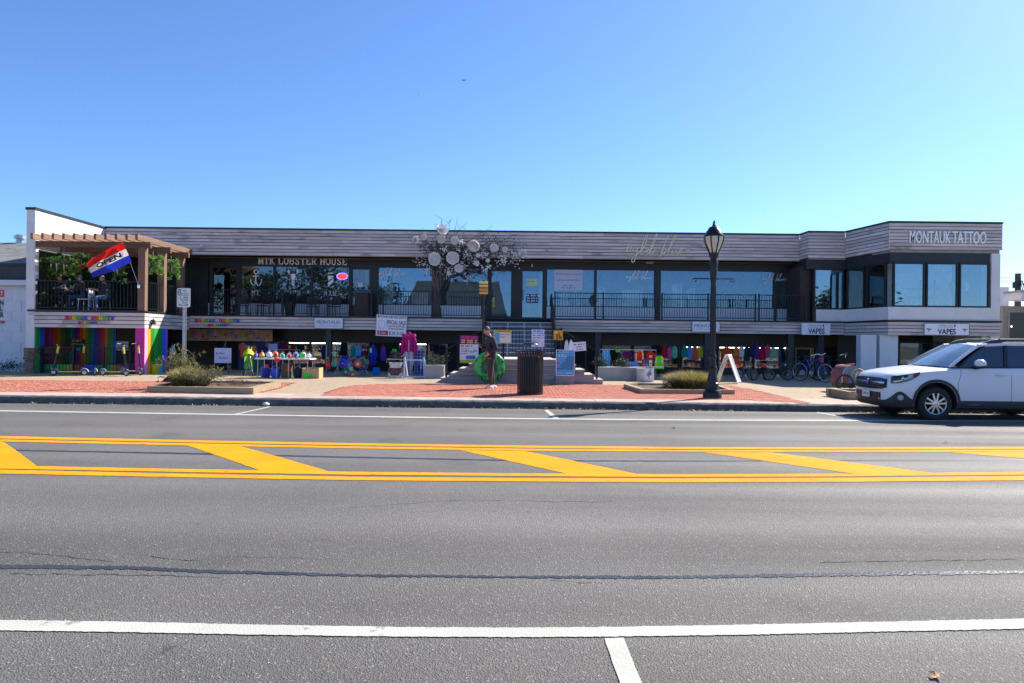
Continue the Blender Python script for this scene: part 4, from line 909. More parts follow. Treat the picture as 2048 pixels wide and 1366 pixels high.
script('gold script letters wyld blue on the roof fascia', 1251, 469, 1379, YRF - .09, .019, mat('gold_script', (.86, .80, .52), .45))
M_vinyl = mat('white_vinyl', (.96, .96, .97), .5)
script('white script wyld blue on the glass left of the flower tree', 757, 534, 814, YGL - .02, .014, M_vinyl, 'window_lettering')
script('white script wyld blue on the glass below the gold script sign', 1251, 541, 1307, YGL - .02, .014, M_vinyl, 'window_lettering')
script('white script wyld blue on the rightmost balcony window', 1524, 546, 1574, YGL - .09, .007, M_vinyl, 'window_lettering')
# restaurant window graphics
YV = YGL - .02
def zz(x, y): return at(460 + x / 6.4, 440 + y / 6.4, YV)
s = thing('window_decal', 'white anchor drawing with MTK on the left restaurant window', 'decal', zz(335, 980))
mb = MB(); mb.tube([zz(335 + 26 * math.cos(i * .524), 662 + 28 * math.sin(i * .524)) for i in range(12)], .022, 6, closed=True); mb.tube([zz(330, 690), zz(330, 720), zz(330, 810), zz(310, 836), zz(285, 830), zz(266, 790), zz(264, 755)], .022, 6)
mb.tube([zz(338, 800), zz(350, 836), zz(375, 840), zz(400, 800), (zz(404, 755))], .022, 6); mb.tube([zz(295, 718), zz(368, 718)], .022, 6); ob('anchor', mb, M_vinyl, s)
a = zz(282, 968); b = zz(378, 902); lettering('letters', 'MTK', rect(a.x, b.x, a.z, b.z, YV), M_vinyl, s)
s = thing('window_decal', 'white lobster drawing with LOBSTER on the middle restaurant window', 'decal', zz(808, 980))
mb = MB(); mb.poly([zz(*p) for p in ((785, 690), (830, 690), (838, 720), (826, 765), (790, 765), (778, 720))][::-1])
for q in ((788, 775, 828, 790), (788, 795, 828, 806), (790, 812, 826, 842)): mb.poly([zz(q[0], q[1]), zz(q[2], q[1]), zz(q[2] - 4, q[3]), zz(q[0] + 4, q[3])][::-1])
for sg_ in (-1, 1):
    c = 808; mb.tube([zz(c + sg_ * 20, 700), zz(c + sg_ * 42, 690), zz(c + sg_ * 52, 670)], .008, 5); mb.poly([zz(c + sg_ * 55 + 12 * math.cos(i * .63), 660 + 26 * math.sin(i * .63)) for i in range(10)]); mb.tube([zz(c + sg_ * 8, 690), zz(c + sg_ * 14, 660), zz(c + sg_ * 30, 640)], .005, 4)
    for k in range(3): mb.tube([zz(c + sg_ * 25, 715 + k * 18), zz(c + sg_ * 45, 725 + k * 22), zz(c + sg_ * 50, 745 + k * 26)], .006, 4)
ob('lobster', mb, M_vinyl, s)
a = zz(712, 970); b = zz(905, 904); lettering('letters', 'LOBSTER', rect(a.x, b.x, a.z, b.z, YV), M_vinyl, s)
s = thing('window_decal', 'white striped lighthouse with HOUSE on the right restaurant window', 'decal', zz(1288, 980))
mb = MB()
for q in ([(1256, 675), (1322, 675), (1322, 688), (1256, 688)], [(1256, 714), (1322, 714), (1322, 728), (1256, 782)], [(1253, 806), (1322, 744), (1324, 790), (1252, 858)], [(1308, 858), (1326, 842), (1328, 858)]): mb.poly([zz(*p) for p in q][::-1])
ob('lighthouse', mb, M_vinyl, s)
a = zz(1204, 970); b = zz(1364, 904); lettering('letters', 'HOUSE', rect(a.x, b.x, a.z, b.z, YV), M_vinyl, s)
s = thing('neon_sign', 'lit red neon OPEN sign with blue oval rim in the restaurant window', 'sign', zz(1437, 760)); 
mb = MB(); mb.tube([Vector((0, -.03, 0)) + zz(1437 + 68 * math.cos(i * .262), 722 + 42 * math.sin(i * .262)) for i in range(24)], .016, 6, closed=True); ob('rim', mb, mat('neon_blue', (.12, .16, 1.0), .4, emit=1.6), s)
a = zz(1380, 750); b = zz(1496, 694); lettering('letters', 'OPEN', rect(a.x, b.x, a.z, b.z, YV - .03), mat('neon_red', (1, .03, .02), .4, emit=2.2), s, .03, .015)
# papers in the upper windows
board_sign('window_notice', 'white notice We have gone to Aspen in the window right of the doors', (1108.5, 539, 1165, 581), YGL - .015, 'c9d2ea', [('We have gone to Aspen', .04, .16, .96, .30, '26304a', -.01), ('See you next summer', .06, .44, .92, .58, '26304a', -.01), ('-- --', .33, .74, .64, .79, '6a7694', -.01), ('-- --- -', .26, .85, .74, .90, '6a7694', -.01)], None, .008)
board_sign('window_notice', 'small pale yellow notice on the right hand glass door', (1052, 558, 1075.5, 572), YGL - .02, 'cfe0a8', [('-- --- -', .1, .3, .9, .45, '8a9a70', -.01)], None, .006)
board_sign('window_notice', 'white opening hours text on the right hand glass door', (1052, 588, 1077, 606), YGL - .02, '31587a', [('-- --- -', .0, .1, 1, .25, 'e4ecf4', -.01), ('-- --- -', .1, .4, .9, .55, 'e4ecf4', -.01), ('-- --- -', .1, .7, .9, .85, 'e4ecf4', -.01)], None, .006)
board_sign('window_notice', 'small white paper on the dark door left of the script window', (716, 566, 726.5, 574), YGL - .06, 'e9e3e0', [('-- --- -', .2, .3, .8, .5, '9a8a8a', 0)], None, .006)
board_sign('door_number', 'small white number 3 above the right hand glass door', (1062, 528, 1066, 534), YGL - .065, '0c0d10', [('3', .1, .0, .9, 1, 'd8dce4', .02)], None, .005)
# wooden arrow post
s = thing('arrow_signpost', 'post with four yellow wooden arrow boards at the head of the stairs', 'signpost', (at(966, 640, 25.5).x, 25.5, ztop))
mb = MB(); x = at(967, 600, 25.5).x; mb.tube([(x, 25.5, ztop), (x, 25.5, at(966, 560, 25.5).z)], .045, 8); ob('post', mb, M_blackm, s)
for k, (py, m) in enumerate(((565, 'd8d08a'), (572, 'e0b860'), (579.5, 'c88f3e'), (586, 'd0a048'))):
    a = pxrect(957, py - 2.6, 976, py + 2.4, 25.42); zc = (a[2] + a[3]) / 2
    mb = MB(); mb.prism([(a[0], zc), (a[0] + .06, a[2]), (a[1], a[2]), (a[1], a[3]), (a[0] + .06, a[3])], 25.40, 25.43); ob('arrow_board', mb, paint(m), s)
# posters on the stair rails
YP = yl - .05
board_sign('poster', 'blue and red rental poster above the white one at the left stair rail', (919.5, 671, 957, 688), YP - .03, '2a2c9a', [('WE RENT & SELL', .04, .06, .96, .42, 'f0342a', .03), ('-- --- -', .1, .52, .9, .66, 'f2cf28', .01), ('-- --- -', .08, .76, .92, .9, 'f2cf28', .01)], None, .012, 'poster', tilt=1)
board_sign('poster', 'white poster with black bicycles at the left stair rail', (919.5, 688.5, 957, 726), YP - .028, 'd4dbe8', [('-- --- -', .06, .05, .66, .13, 'b02a38', .0), ('-- --- -', .1, .2, .5, .27, '2aa0b0', 0), ('-- --- -', .1, .33, .5, .4, '30343c', 0), ('-- --- -', .1, .46, .4, .53, '30a070', 0), ('631-668', .2, .87, .95, .97, 'e8c020', .02), ('oo', .56, .36, .76, .46, '1c1e26', .0), ('oo', .74, .3, .92, .4, '1c1e26', .0)], None, .012, 'poster', shapes=[(.0, .84, 1, 1, '8ab42a'), (.34, .6, .84, .8, '3a6ab8')])
board_sign('poster', 'yellow bordered WE RENT AND SELL poster hung on the landing rail', (987, 660, 1023, 686.5), YP, 'd8c84a', [('WE RENT AND SELL', .06, .04, .96, .16, 'a03018', .02), ('-- --- -', .36, .3, .62, .38, '3a4a80', 0), ('-- --- -', .36, .5, .66, .58, '3a4a80', 0), ('-- --- -', .66, .3, .92, .38, '3a4a80', 0)], None, .012, 'poster', shapes=[(.04, .2, .34, .95, '5aa6d0'), (.35, .2, .95, .93, 'd9dfd4')])
board_sign('poster', 'pale blue and white price list hung on the landing rail', (1063, 659, 1089, 694), YP, 'd2d8ec', [('-- --- -', .15, .05, .85, .15, '3a90c0', .01), ('-- --- -', .1, .3, .9, .36, '6a70a0', 0), ('-- --- -', .1, .45, .9, .51, '6a70a0', 0), ('-- --- -', .1, .62, .5, .68, '6a70a0', 0)], None, .012, 'poster', shapes=[(.0, .18, 1, .24, '7ab8e0'), (.0, .72, .55, .8, '58a8d8')])
board_sign('poster', 'gold glittering square poster beside the right stair post', (1107, 661, 1126, 680), YP, 'd8a41c', (), None, .012, 'poster', shapes=[(.3, .35, .45, .95, '6a3e10'), (.5, .2, .7, .7, 'a06a14'), (.6, .6, .85, .9, '7a4a10'), (.1, .1, .4, .3, 'f0d060')])
board_sign('poster', 'white handwritten paper tied to the right sloping handrail', (1145, 684, 1172, 702), YP, 'e4e2ee', [('-- --- -', .1, .2, .9, .32, '5a5a6a', 0), ('-- --- -', .3, .48, .7, .6, '5a5a6a', 0), ('-- --- -', .28, .74, .76, .86, '5a5a6a', 0)], None, .008, 'poster', tilt=-5)
s = board_sign('rental_board', 'blue rental board listing kayaks, bicycles and wetsuits in front of the steps', (1111.5, 699.5, 1149, 751.5), 21.55, '4aa4d8', [('WE RENT', .12, .05, .7, .13, 'a8dcf4', .01), ('& SELL', .12, .17, .6, .27, 'c8ecf8', .01), ('KAYAKS', .6, .255, .97, .305, '14203a', .02), ('BICYCLES', .55, .33, .97, .38, '14203a', .02), ('WETSUITS', .5, .405, .97, .455, '14203a', .02), ('SURFBOARDS', .36, .48, .97, .53, '14203a', .02), ('BOOGIE BOARDS', .26, .555, .97, .605, '14203a', .02), ('PADDLE BOARDS', .24, .63, .97, .68, '14203a', .02), ('ELECTRIC SCOOTERS', .06, .705, .97, .755, '14203a', .02), ('631-668', .08, .84, .92, .93, '9ad4f0', .02)], 'cfe6f2', .03, 'sign', shapes=[(.05, .03, .3, .1, '20408a'), (.04, .46, .22, .56, 'd84a4a')])
x0, x1, z0, z1 = pxrect(1111.5, 751.5, 1149, 767, 21.55); mb = MB(); mb.box(x0, x1, 21.53, 21.9, zwalk(21.5) + .001, z1 - .003); ob('base', mb, mat('base_grey', (.25, .26, .28), .7), s)
# WE sign behind the car
board_sign('window_sign', 'blue sign with white WE in the shop window above the car roof', (1905, 679.5, 1935, 692), 28.1, '1f49a0', [('WE', .2, .25, .8, .85, 'e8ecf6', .03)], 'e0e4ee')
# small wall lights and cameras
def flood(label, px, py, Y, m=M_panel, r=.06):
    p = at(px, py, Y); t = thing('wall_light', label, 'light', p); mb = MB(); mb.lathe([(r * .7, 0), (r, -.05), (r * .9, -.12), (r * .3, -.16)], (p.x, Y + .02, p.z), 10, 'y'); ob('lamp_head', mb, m, t, smooth=40); mb = MB(); mb.box(p.x - .03, p.x + .03, Y + .01, Y + .1, p.z - .02, p.z + .02); ob('bracket', mb, M_steel, t)
flood('round white camera on the roof fascia right of the pergola', 405, 492, YRF - .06)
flood('white floodlight near the top of the angled fascia of the right wing', 1757, 450.5, 26.7); flood('small white floodlight low on the angled fascia of the right wing', 1765, 468, 26.4, r=.05); flood('far white floodlight high on the angled fascia of the right wing', 1733, 459.5, 27.2, r=.05)
p = at(300, 643, 25.3); t = thing('wall_light', 'dark cone wall light on the sunlit side of the terrace fascia', 'light', p); mb = MB(); mb.lathe([(.03, .1), (.05, .06), (.10, -.1)], (XLS + .09, 25.4, p.z), 10); ob('shade', mb, M_blackm, t); mb = MB(); mb.box(XLS, XLS + .09, 25.38, 25.42, p.z + .03, p.z + .07); ob('bracket', mb, M_blackm, t)
p = at(1299, 523, YGL - .12); mb = MB(); mb.box(p.x - .16, p.x + .16, YGL - .2, YGL - .06, p.z - .09, p.z + .09); tag(ob('emergency_light', mb, mat('light_tan', (.5, .42, .40), .6)), 'beige emergency light box on the header below the gold script', 'light')

# donut mural above the lower shop window and painted mural beside the toys
mu = thing('donut_mural', 'wide mural panel of coloured donut rings above the left shop window', 'mural', at(458, 682, YDK + .9)); YM = YDK + .9
x0, x1, z0, z1 = pxrect(372, 659, 545, 682, YM); mb = MB(); mb.box(x0, x1, YM, YM + .03, z0, z1); ob('panel', mb, mat('mural_tan', (.40, .30, .18), .7, 0, .4, 5), mu)
cols = ['c8452a', 'd0606a', '3a8a9a', '5a8a3a', 'c87a2a', '8a3a4a', '3a5aa0']
q = random.Random(5)
for k in range(26):
    cx = lerp(x0 + .12, x1 - .12, (k + .5) / 26 + q.uniform(-.01, .01)); cz = q.uniform(z0 + .14, z1 - .12); r = min(q.uniform(.09, .2), cz - z0 - .02, z1 - cz - .02)
    mb = MB(); mb.lathe([(r, 0), (r * .97, -.006 - .0004 * k), (r * .8, -.008 - .0004 * k), (r * .78, 0)], (cx, YM, cz), 18, 'y', cap=False); ob('ring', mb, paint(cols[k % 7]), mu)
    mb = MB(); mb.lathe([(r * .5, 0), (r * .48, -.006 - .0004 * k), (r * .34, -.006 - .0004 * k)], (cx, YM, cz), 14, 'y'); ob('ring', mb, paint(cols[(k * 3 + 2) % 7]), mu)
mu = thing('bubble_mural', 'dark blue and purple bubble mural beside the green stroller', 'mural', at(520, 740, 29.9)); YM = 29.85
x0, x1, z0, z1 = pxrect(476, 684, 576, 752, YM); z0 = ZG
mb = MB(); mb.box(x0, x1, YM, YM + .03, z0, z1); ob('panel', mb, mat('mural_indigo', (.05, .045, .16), .6, 0, .8, 2), mu)
for k, (u, v, r, c) in enumerate(((.35, .35, .7, '5a2a8a'), (.36, .33, .56, '24508a'), (.38, .3, .42, '1a7a6a'), (.8, .75, .38, '1a70b0'), (.82, .76, .27, '2a9a70'), (.1, .8, .2, 'd8705a'), (.6, .9, .12, 'c05a8a'))):
    cx, cz = lerp(x0, x1, u), lerp(z0, z1, v); r = min(r, cx - x0, x1 - cx, cz - z0, z1 - cz); mb = MB(); mb.lathe([(r, 0), (r, -.006 - .002 * k), (r * .02, -.006 - .002 * k)], (cx, YM, cz), 24, 'y'); ob('bubble', mb, paint(c, .35, .3), mu)

# ---------------------------------------------------------------- decorative flower tree on the balcony
ft = thing('flower_tree', 'twisted vine tree with large white paper flowers climbing over the roof fascia', 'decorative tree', (at(870, 620, 28.9).x, 28.9, ZD1))
def ff(x, y, Y): return at(730 + x / 5.851, 420 + y / 5.851, Y)
q = random.Random(11)
mb = MB()
for k in range(20):
    b = ff(845 + q.uniform(-38, 38), 1180, 28.95 + q.uniform(-.1, .12)); b.z = ZD1; t_ = ff(q.uniform(770, 960), q.uniform(620, 760), 28.75 + q.uniform(-.2, .2)); m = ff(845 + q.uniform(-40, 45), q.uniform(900, 1000), 28.9 + q.uniform(-.1, .1))
    pts = []
    for i in range(13):
        t = i / 12; p = b * (1 - t) ** 2 + m * 2 * t * (1 - t) + t_ * t * t; p.x += .04 * math.sin(t * 11 + k); p.y += .04 * math.cos(t * 9 + k * 2); pts.append(p)
    mb.tube(pts, [lerp(.06, .03, i / 12) for i in range(13)], 7)
ob('trunk', mb, mat('vine_bark', (.12, .10, .09), .9, 0, .4, 9, stretch=(3, 3, .6)), ft, smooth=60)
mb = MB(); tips = []
ends = [(560, 350), (690, 300), (620, 250), (905, 110), (880, 130), (975, 115), (1060, 190), (1120, 175), (1170, 200), (1470, 235), (1420, 280), (1700, 300), (1840, 300), (1880, 385), (1760, 340), (1550, 330), (1880, 560), (1640, 640), (1250, 820), (560, 590), (700, 480), (1820, 420), (1740, 460), (1300, 300), (820, 250), (1500, 560), (1400, 700), (740, 700)]
for k, e in enumerate(ends):
    b = ff(q.uniform(790, 960), q.uniform(560, 720), 28.75); e2 = ff(e[0] + q.uniform(-25, 25), e[1] + q.uniform(-25, 25), 28.72 + q.uniform(-.22, .2)); m = ff((b.x * 0 + lerp(880, e[0], .5)) + q.uniform(-60, 60), lerp(600, e[1], .5) - q.uniform(-10, 90), 28.7 + q.uniform(-.15, .15))
    pts = []
    for i in range(10):
        t = i / 9; p = b * (1 - t) ** 2 + m * 2 * t * (1 - t) + e2 * t * t; p += Vector((q.gauss(0, .025), q.gauss(0, .02), q.gauss(0, .025))); pts.append(p); tips.append(p)
    mb.tube(pts, [lerp(.026, .006, i / 9) for i in range(10)], 5)
    for j in range(5):
        s0 = pts[q.randrange(4, 10)]; d = Vector((q.gauss(0, .2), q.gauss(0, .08), q.uniform(.0, .3) if e[1] < 400 else q.gauss(0, .2))); mb.tube([s0, s0 + d * .5 + Vector((q.gauss(0, .03), 0, 0)), s0 + d], [.009, .006, .003], 4)
ob('branches', mb, M_twig, ft)
def leaves(mb, c, spread, n, size, q, squash=(1, 1, 1)):
    for _ in range(n):
        p = Vector((c[0] + q.gauss(0, spread) * squash[0], c[1] + q.gauss(0, spread) * squash[1], c[2] + q.gauss(0, spread) * squash[2])); s = size * q.uniform(.6, 1.3)
        u = Vector((q.gauss(0, 1), q.gauss(0, 1), q.gauss(0, 1))).normalized(); v = u.cross(Vector((q.gauss(0, 1), q.gauss(0, 1), q.gauss(0, 1)))).normalized(); n_ = u.cross(v) * s * .15
        mb.add([p - u * s, p + v * s * .38 + n_, p + u * s, p - v * s * .38 + n_], [(0, 1, 2, 3)])
mb = MB()
for (x, y, n) in ((1560, 470, 60), (1660, 540, 40), (1750, 420, 30), (830, 400, 50), (780, 450, 60), (900, 460, 90), (1000, 480, 110), (1120, 470, 120), (1200, 520, 120), (1280, 560, 110), (1380, 540, 90), (1150, 620, 100), (1040, 650, 60), (950, 560, 70), (1420, 480, 70), (860, 680, 50), (1250, 650, 60), (700, 450, 30), (1350, 360, 40), (1500, 360, 40), (1100, 400, 60)):
    p = ff(x, y, 28.75); leaves(mb, p, .18, int(n * 1.6), .055, q, (1.2, .6, 1))
ob('foliage', mb, mat('leaf_tree', (.035, .07, .045), .6, 0, .5, 8, trans=.2), ft)
mb = MB()
for (x, y, n, s_) in ((930, 470, 30, .08), (1200, 510, 60, .12), (1130, 380, 30, .08), (1380, 530, 50, .1), (650, 600, 40, .14), (1620, 590, 70, .16), (1790, 560, 60, .16), (1860, 530, 30, .1), (1000, 690, 50, .16), (1150, 640, 40, .12), (1200, 780, 25, .12), (1400, 690, 40, .08), (1260, 590, 30, .1), (740, 700, 25, .1), (1090, 470, 20, .06), (1450, 660, 20, .08), (880, 640, 24, .1)):
    p = ff(x, y, 28.55)
    for _ in range(n): mb.ell((p.x + q.gauss(0, s_), p.y + q.gauss(0, .1), p.z + q.gauss(0, s_)), q.uniform(.014, .028), 5, 4)
ob('blossom', mb, mat('blossom_white', (.82, .80, .78), .8), ft)
M_paper = mat('paper_flower', (.97, .95, .94), .85, 0, .08, 20, bump=.2)
def paper_flower(c, r, tilt, az, sx=1.0):
    mb = MB(); rings = 6
    for k in range(rings):
        rr = r * (1 - k / rings * .92); n = 10 if k < 2 else 8 if k < 4 else 6
        for i in range(n):
            a0 = 2 * math.pi * (i / n) + k * .4; a1 = a0 + 2 * math.pi / n * 1.25
            zc = -k * r * .045
            def P(a, f, z): return (math.cos(a) * rr * f, z + zc, math.sin(a) * rr * f)
            am = (a0 + a1) / 2; ji = rnd.uniform(-.06, .06)
            mb.add([P(a0, .62, .02 * r), P(am, .62, -.01 * r), P(a1, .62, .02 * r), P(a1, .93 + ji, -.26 * r), P(am, 1.0 + ji, -.34 * r), P(a0, .93 + ji, -.20 * r)], [(0, 1, 4, 5), (1, 2, 3, 4)])
    mb.lathe([(r * .9, .1 * r), (r * .8, .0), (.1 * r, -.16 * r)], (0, 0, 0), 14, 'y')
    Mx = Matrix.Translation(c) @ Matrix.Rotation(az, 4, 'Z') @ Matrix.Rotation(tilt, 4, 'X') @ Matrix.Diagonal((sx, 1, 1, 1)); mb.v = [tuple(Mx @ Vector(v)) for v in mb.v]
    pf = ob('paper_flower', mb, M_paper, ft)
    sp_ = MB(); sp_.tube([tuple(Mx @ Vector((math.cos(i * .42) * r * (.93 - .82 * i / 60), -.36 * r - .0025 * i * r, math.sin(i * .42) * r * (.93 - .82 * i / 60)))) for i in range(60)], r * .025, 5); ob('petal_edge', sp_, mat('petal_edge', (.5, .46, .44), .9), pf)
for (x, y, r, t_, az, sx) in ((813, 575, 80, 0, .1, 1), (1030, 560, 78, .1, -.1, 1), (905, 232, 70, -.5, .5, 1.05), (590, 345, 46, .4, .9, 1), (690, 312, 36, .2, .5, 1), (892, 340, 53, .3, .1, 1), (1050, 358, 52, .1, 0, 1), (1275, 413, 74, .6, -.4, 1.05), (1512, 443, 52, .1, .1, 1), (1635, 463, 36, 0, .2, .95), (1322, 532, 27, 0, 0, 1), (1310, 622, 36, .1, 0, .9), (1435, 590, 27, 0, .2, 1), (1100, 680, 50, .3, -.1, 1.05), (982, 740, 27, .1, 0, 1)):
    paper_flower(ff(x, y, 28.45 + rnd.uniform(-.06, .06)), r / 5.851 * 28.45 / F, t_, az, sx)
# ---------------------------------------------------------------- plants
def blades(mb, c, rx, ry, n, h, q, lean=.5, w=.008):
    for _ in range(n):
        a = q.uniform(0, 6.283); r = math.sqrt(q.uniform(0, 1)); x = c[0] + rx * r * math.cos(a) * .45; y = c[1] + ry * r * math.sin(a) * .45
        hh = h * q.uniform(.65, 1.1) * (1 - .35 * r * r); dx = rx * .55 * r * math.cos(a) * lean * 2 + q.gauss(0, .04); dy = ry * .55 * r * math.sin(a) * lean * 2 + q.gauss(0, .04); t = q.uniform(0, 3.14); wx, wy = w * math.cos(t), w * math.sin(t)
        m = (x + dx * .45, y + dy * .45, c[2] + hh * .65); e = (x + dx, y + dy, c[2] + hh)
        mb.add([(x - wx, y - wy, c[2] - .02), (x + wx, y + wy, c[2] - .02), (m[0] + wx * .8, m[1] + wy * .8, m[2]), (m[0] - wx * .8, m[1] - wy * .8, m[2]), e], [(0, 1, 2, 3), (3, 2, 4)])
def tussock(name, label, c, rx, ry, h, n, m1, m2, seed, cat='plant'):
    q = random.Random(seed); t = thing(name, label, cat, c); mb = MB(); blades(mb, c, rx, ry, n, h, q); ob('blades', mb, m1, t)
    mb = MB(); blades(mb, (c[0], c[1], c[2] + h * .15), rx * 1.02, ry * 1.02, n // 2, h * .92, q, .52, .006); ob('dry_tips', mb, m2, t); return t
def shrub(label, c, rx, ry, h, stems, nl, leaf, seed, ls=.03, m=M_leafo):
    q = random.Random(seed); t = thing('shrub', label, 'shrub', c); mb = MB(); lf = MB()
    for k in range(stems):
        a = q.uniform(0, 6.283); r = q.uniform(.25, 1); e = Vector((c[0] + rx * r * math.cos(a), c[1] + ry * r * math.sin(a), c[2] + h * q.uniform(.5, 1.05) * (1.1 - .45 * r)))
        b = Vector((c[0] + q.gauss(0, .05), c[1] + q.gauss(0, .05), c[2])); pts = []
        for i in range(6): f = i / 5; p = b.lerp(e, f); p += Vector((q.gauss(0, .015), q.gauss(0, .015), .12 * h * math.sin(f * 3.14))); pts.append(p)
        mb.tube(pts, [lerp(.012, .003, i / 5) for i in range(6)], 5)
        for j in range(nl):
            p = pts[q.randrange(1, 6)]; d = Vector((q.gauss(0, .07), q.gauss(0, .07), q.gauss(.03, .06))); mb.tube([p, p + d], [.004, .002], 3); leaves(lf, p + d, .03, leaf, ls, q)
    ob('stems', mb, M_twig, t); ob('foliage', lf, m, t); return t
def timber_bed(label, poly, h, seed, thick=.14):
    t = thing('planter_bed', label, 'planter', (sum(p[0] for p in poly) / len(poly), sum(p[1] for p in poly) / len(poly), zwalk(poly[0][1])))
    n = len(poly)
    for i in range(n):
        a = Vector((*poly[i], 0)); b = Vector((*poly[(i + 1) % n], 0)); d = (b - a).normalized(); nn = Vector((-d.y, d.x, 0)) * thick / 2
        za = zwalk(a.y); zb = zwalk(b.y); piece_bar('timber', t, M_timber, a + nn + Vector((0, 0, za + h / 2 + .012)) + d * (thick / 2 + .004 if i % 2 else -.0), b + nn + Vector((0, 0, zb + h / 2 + .012)) + d * (thick / 2 - .004 if i % 2 == 0 and n == 4 else 0), thick, h)
    q = random.Random(seed); cx = sum(p[0] for p in poly) / n; cy = sum(p[1] for p in poly) / n
    def soil(u, v):
        k = len(poly); f = u * k; i = int(f) % k; a = poly[i]; b = poly[(i + 1) % k]; f -= int(f); x = lerp(a[0], b[0], f); y = lerp(a[1], b[1], f)
        x = lerp(cx, x, v * .97); y = lerp(cy, y, v * .97); return (x, y, zwalk(y) + h * .62 + (1 - v) * .05 + q.uniform(-.012, .012))
    mb = MB(); mb.grid(soil, 32, 8); ob('soil', mb, M_soil, t); return t
A0 = walk(299, 784.5); A1 = walk(500, 789.6)
bedA = [(A0.x, 17.25), (A1.x, 17.02), (A1.x - .05, 19.4), (A0.x - .1, 19.45)]
timber_bed('weathered timber planter bed around the parking sign', bedA, .155, 1)
B0 = walk(1281, 788); B1 = walk(1468, 789)
timber_bed('low timber planter bed left of the street lamp', [(B0.x, 18.4), (B1.x, 18.5), (B1.x + .15, 20.6), (B0.x + .3, 20.9), (walk(1250, 778).x, 20.3)], .12, 2)
C0 = at(1697, 790, 17.3)
timber_bed('low timber planter bed behind the white car', [(C0.x, 17.3), (C0.x + 2.6, 17.3), (C0.x + 2.6, 18.4), (C0.x, 18.4)], .2, 3)
zs = zwalk(18.2) + .1
tussock('grass_clump', 'round dry topped grass clump in the left planter', (walk(425, 772).x, 18.1, zs), .62, .6, .52, 1500, M_leafo, M_dry, 5)
shrub('tall loose green shrub behind the parking sign post', (walk(398, 772).x - .1, 18.5, zs), .62, .4, 1.12, 30, 9, 9, 21, .03, M_leafo)
shrub('sprawling twiggy shrub at the right of the left planter', (walk(450, 775).x, 17.75, zs), .72, .45, .62, 34, 8, 6, 22, .024, M_leafo)
mb = MB(); q = random.Random(31)
for k in range(160):
    p = Vector((walk(535, 770).x + q.gauss(0, .25) - .2, 18.5 + q.gauss(0, .2), zs + .03 + q.uniform(0, .12))); d = Vector((q.gauss(0, .12), q.gauss(0, .1), q.gauss(0, .05))); mb.tube([p, p + d, p + d * 1.6 + Vector((0, 0, -.03))], [.004, .003, .002], 3)
tag(ob('dry_brush', mb, M_twig), 'heap of dead twigs at the right end of the left planter', 'dead plant')
zs2 = zwalk(19.3) + .08
tussock('grass_clump', 'dense clipped grass mound beside the street lamp', (walk(1358, 776).x, 19.3, zs2), .92, .7, .52, 3000, M_leafo, M_dry, 6)
shrub('thin grey weed at the left of the grass mound', (walk(1311, 778).x, 18.9, zs2), .3, .2, .42, 12, 5, 3, 23, .02, mat('leaf_grey', (.22, .23, .17), .8, 0, .3, 9))
for px, lab, w, sd in ((868, 'dark green bush in the planter left of the entrance steps', .55, 41), (1246, 'dark rounded bush in the planter wall right of the steps', .75, 42), (1200, 'small bush behind the right stair post', .4, 43)):
    c = (at(px, 730, 24.6).x, 24.6, .62); q = random.Random(sd); t = thing('bush', lab, 'bush', c); mb = MB()
    for k in range(9): leaves(mb, (c[0] + q.gauss(0, w * .3), c[1] + q.gauss(0, .12), c[2] + q.uniform(.05, .26)), .09, 90, .03, q)
    ob('foliage', mb, M_leafd, t); mb = MB(); mb.tube([c, (c[0], c[1], c[2] + .25)], .015, 5); ob('stems', mb, M_twig, t)
q = random.Random(44); c = (at(12, 738, 25.7).x, 25.6, .12); t = thing('bush', 'weedy green bush at the foot of the white block shop', 'bush', c); mb = MB()
for k in range(14): leaves(mb, (c[0] + q.uniform(-1.2, .9), c[1] + q.gauss(0, .08), c[2] + q.uniform(.05, .35)), .09, 50, .035, q)
ob('foliage', mb, M_leafd, t); mb = MB(); mb.tube([c, (c[0], c[1], c[2] + .3)], .012, 5); ob('stems', mb, M_twig, t)

# ---------------------------------------------------------------- street furniture
# parking sign
b = walk(366.5, 772.5); Yp = b.y; k = Yp / F
ps = thing('parking_sign', 'white and green two hour parking sign on a steel post in the left planter', 'sign', (b.x, Yp, b.z))
zt = at(367, 580, Yp).z; x = b.x
mb = MB(); mb.prism([(x - .055, b.z), (x + .055, b.z), (x + .055, zt), (x - .055, zt)], Yp + .03, Yp + .04); mb.box(x - .03, x - .024, Yp, Yp + .03, b.z, zt); mb.box(x + .024, x + .03, Yp, Yp + .03, b.z, zt); mb.box(x - .03, x + .03, Yp - .004, Yp, b.z, zt); ob('post', mb, M_steel, ps)
x0, x1, z0, z1 = pxrect(353, 576, 380, 614.5, Yp - .03); c = .04
def rr(x0, x1, z0, z1, r): return [(x0 + r + r * math.cos(R(a)), z0 + r + r * math.sin(R(a))) for a in (180, 210, 240, 270)] + [(x1 - r + r * math.cos(R(a)), z0 + r + r * math.sin(R(a))) for a in (270, 300, 330, 360)] + [(x1 - r + r * math.cos(R(a)), z1 - r + r * math.sin(R(a))) for a in (0, 30, 60, 90)] + [(x0 + r + r * math.cos(R(a)), z1 - r + r * math.sin(R(a))) for a in (90, 120, 150, 180)]
mb = MB(); mb.prism(rr(x0, x1, z0, z1, .045), Yp - .012, Yp - .006); ob('panel', mb, mat('sign_reflective', (.72, .76, .75), .4, 0, .12, 12), ps)
def sgn(u0, v0, u1, v1): return lerp(x0, x1, u0), lerp(x0, x1, u1), lerp(z1, z0, v1), lerp(z1, z0, v0)
a = sgn(.07, .06, .30, .36); mb = MB(); mb.box(a[0], a[1], Yp - .015, Yp - .011, a[2], a[3]); ob('green_field', mb, paint('1c7a55'), ps)
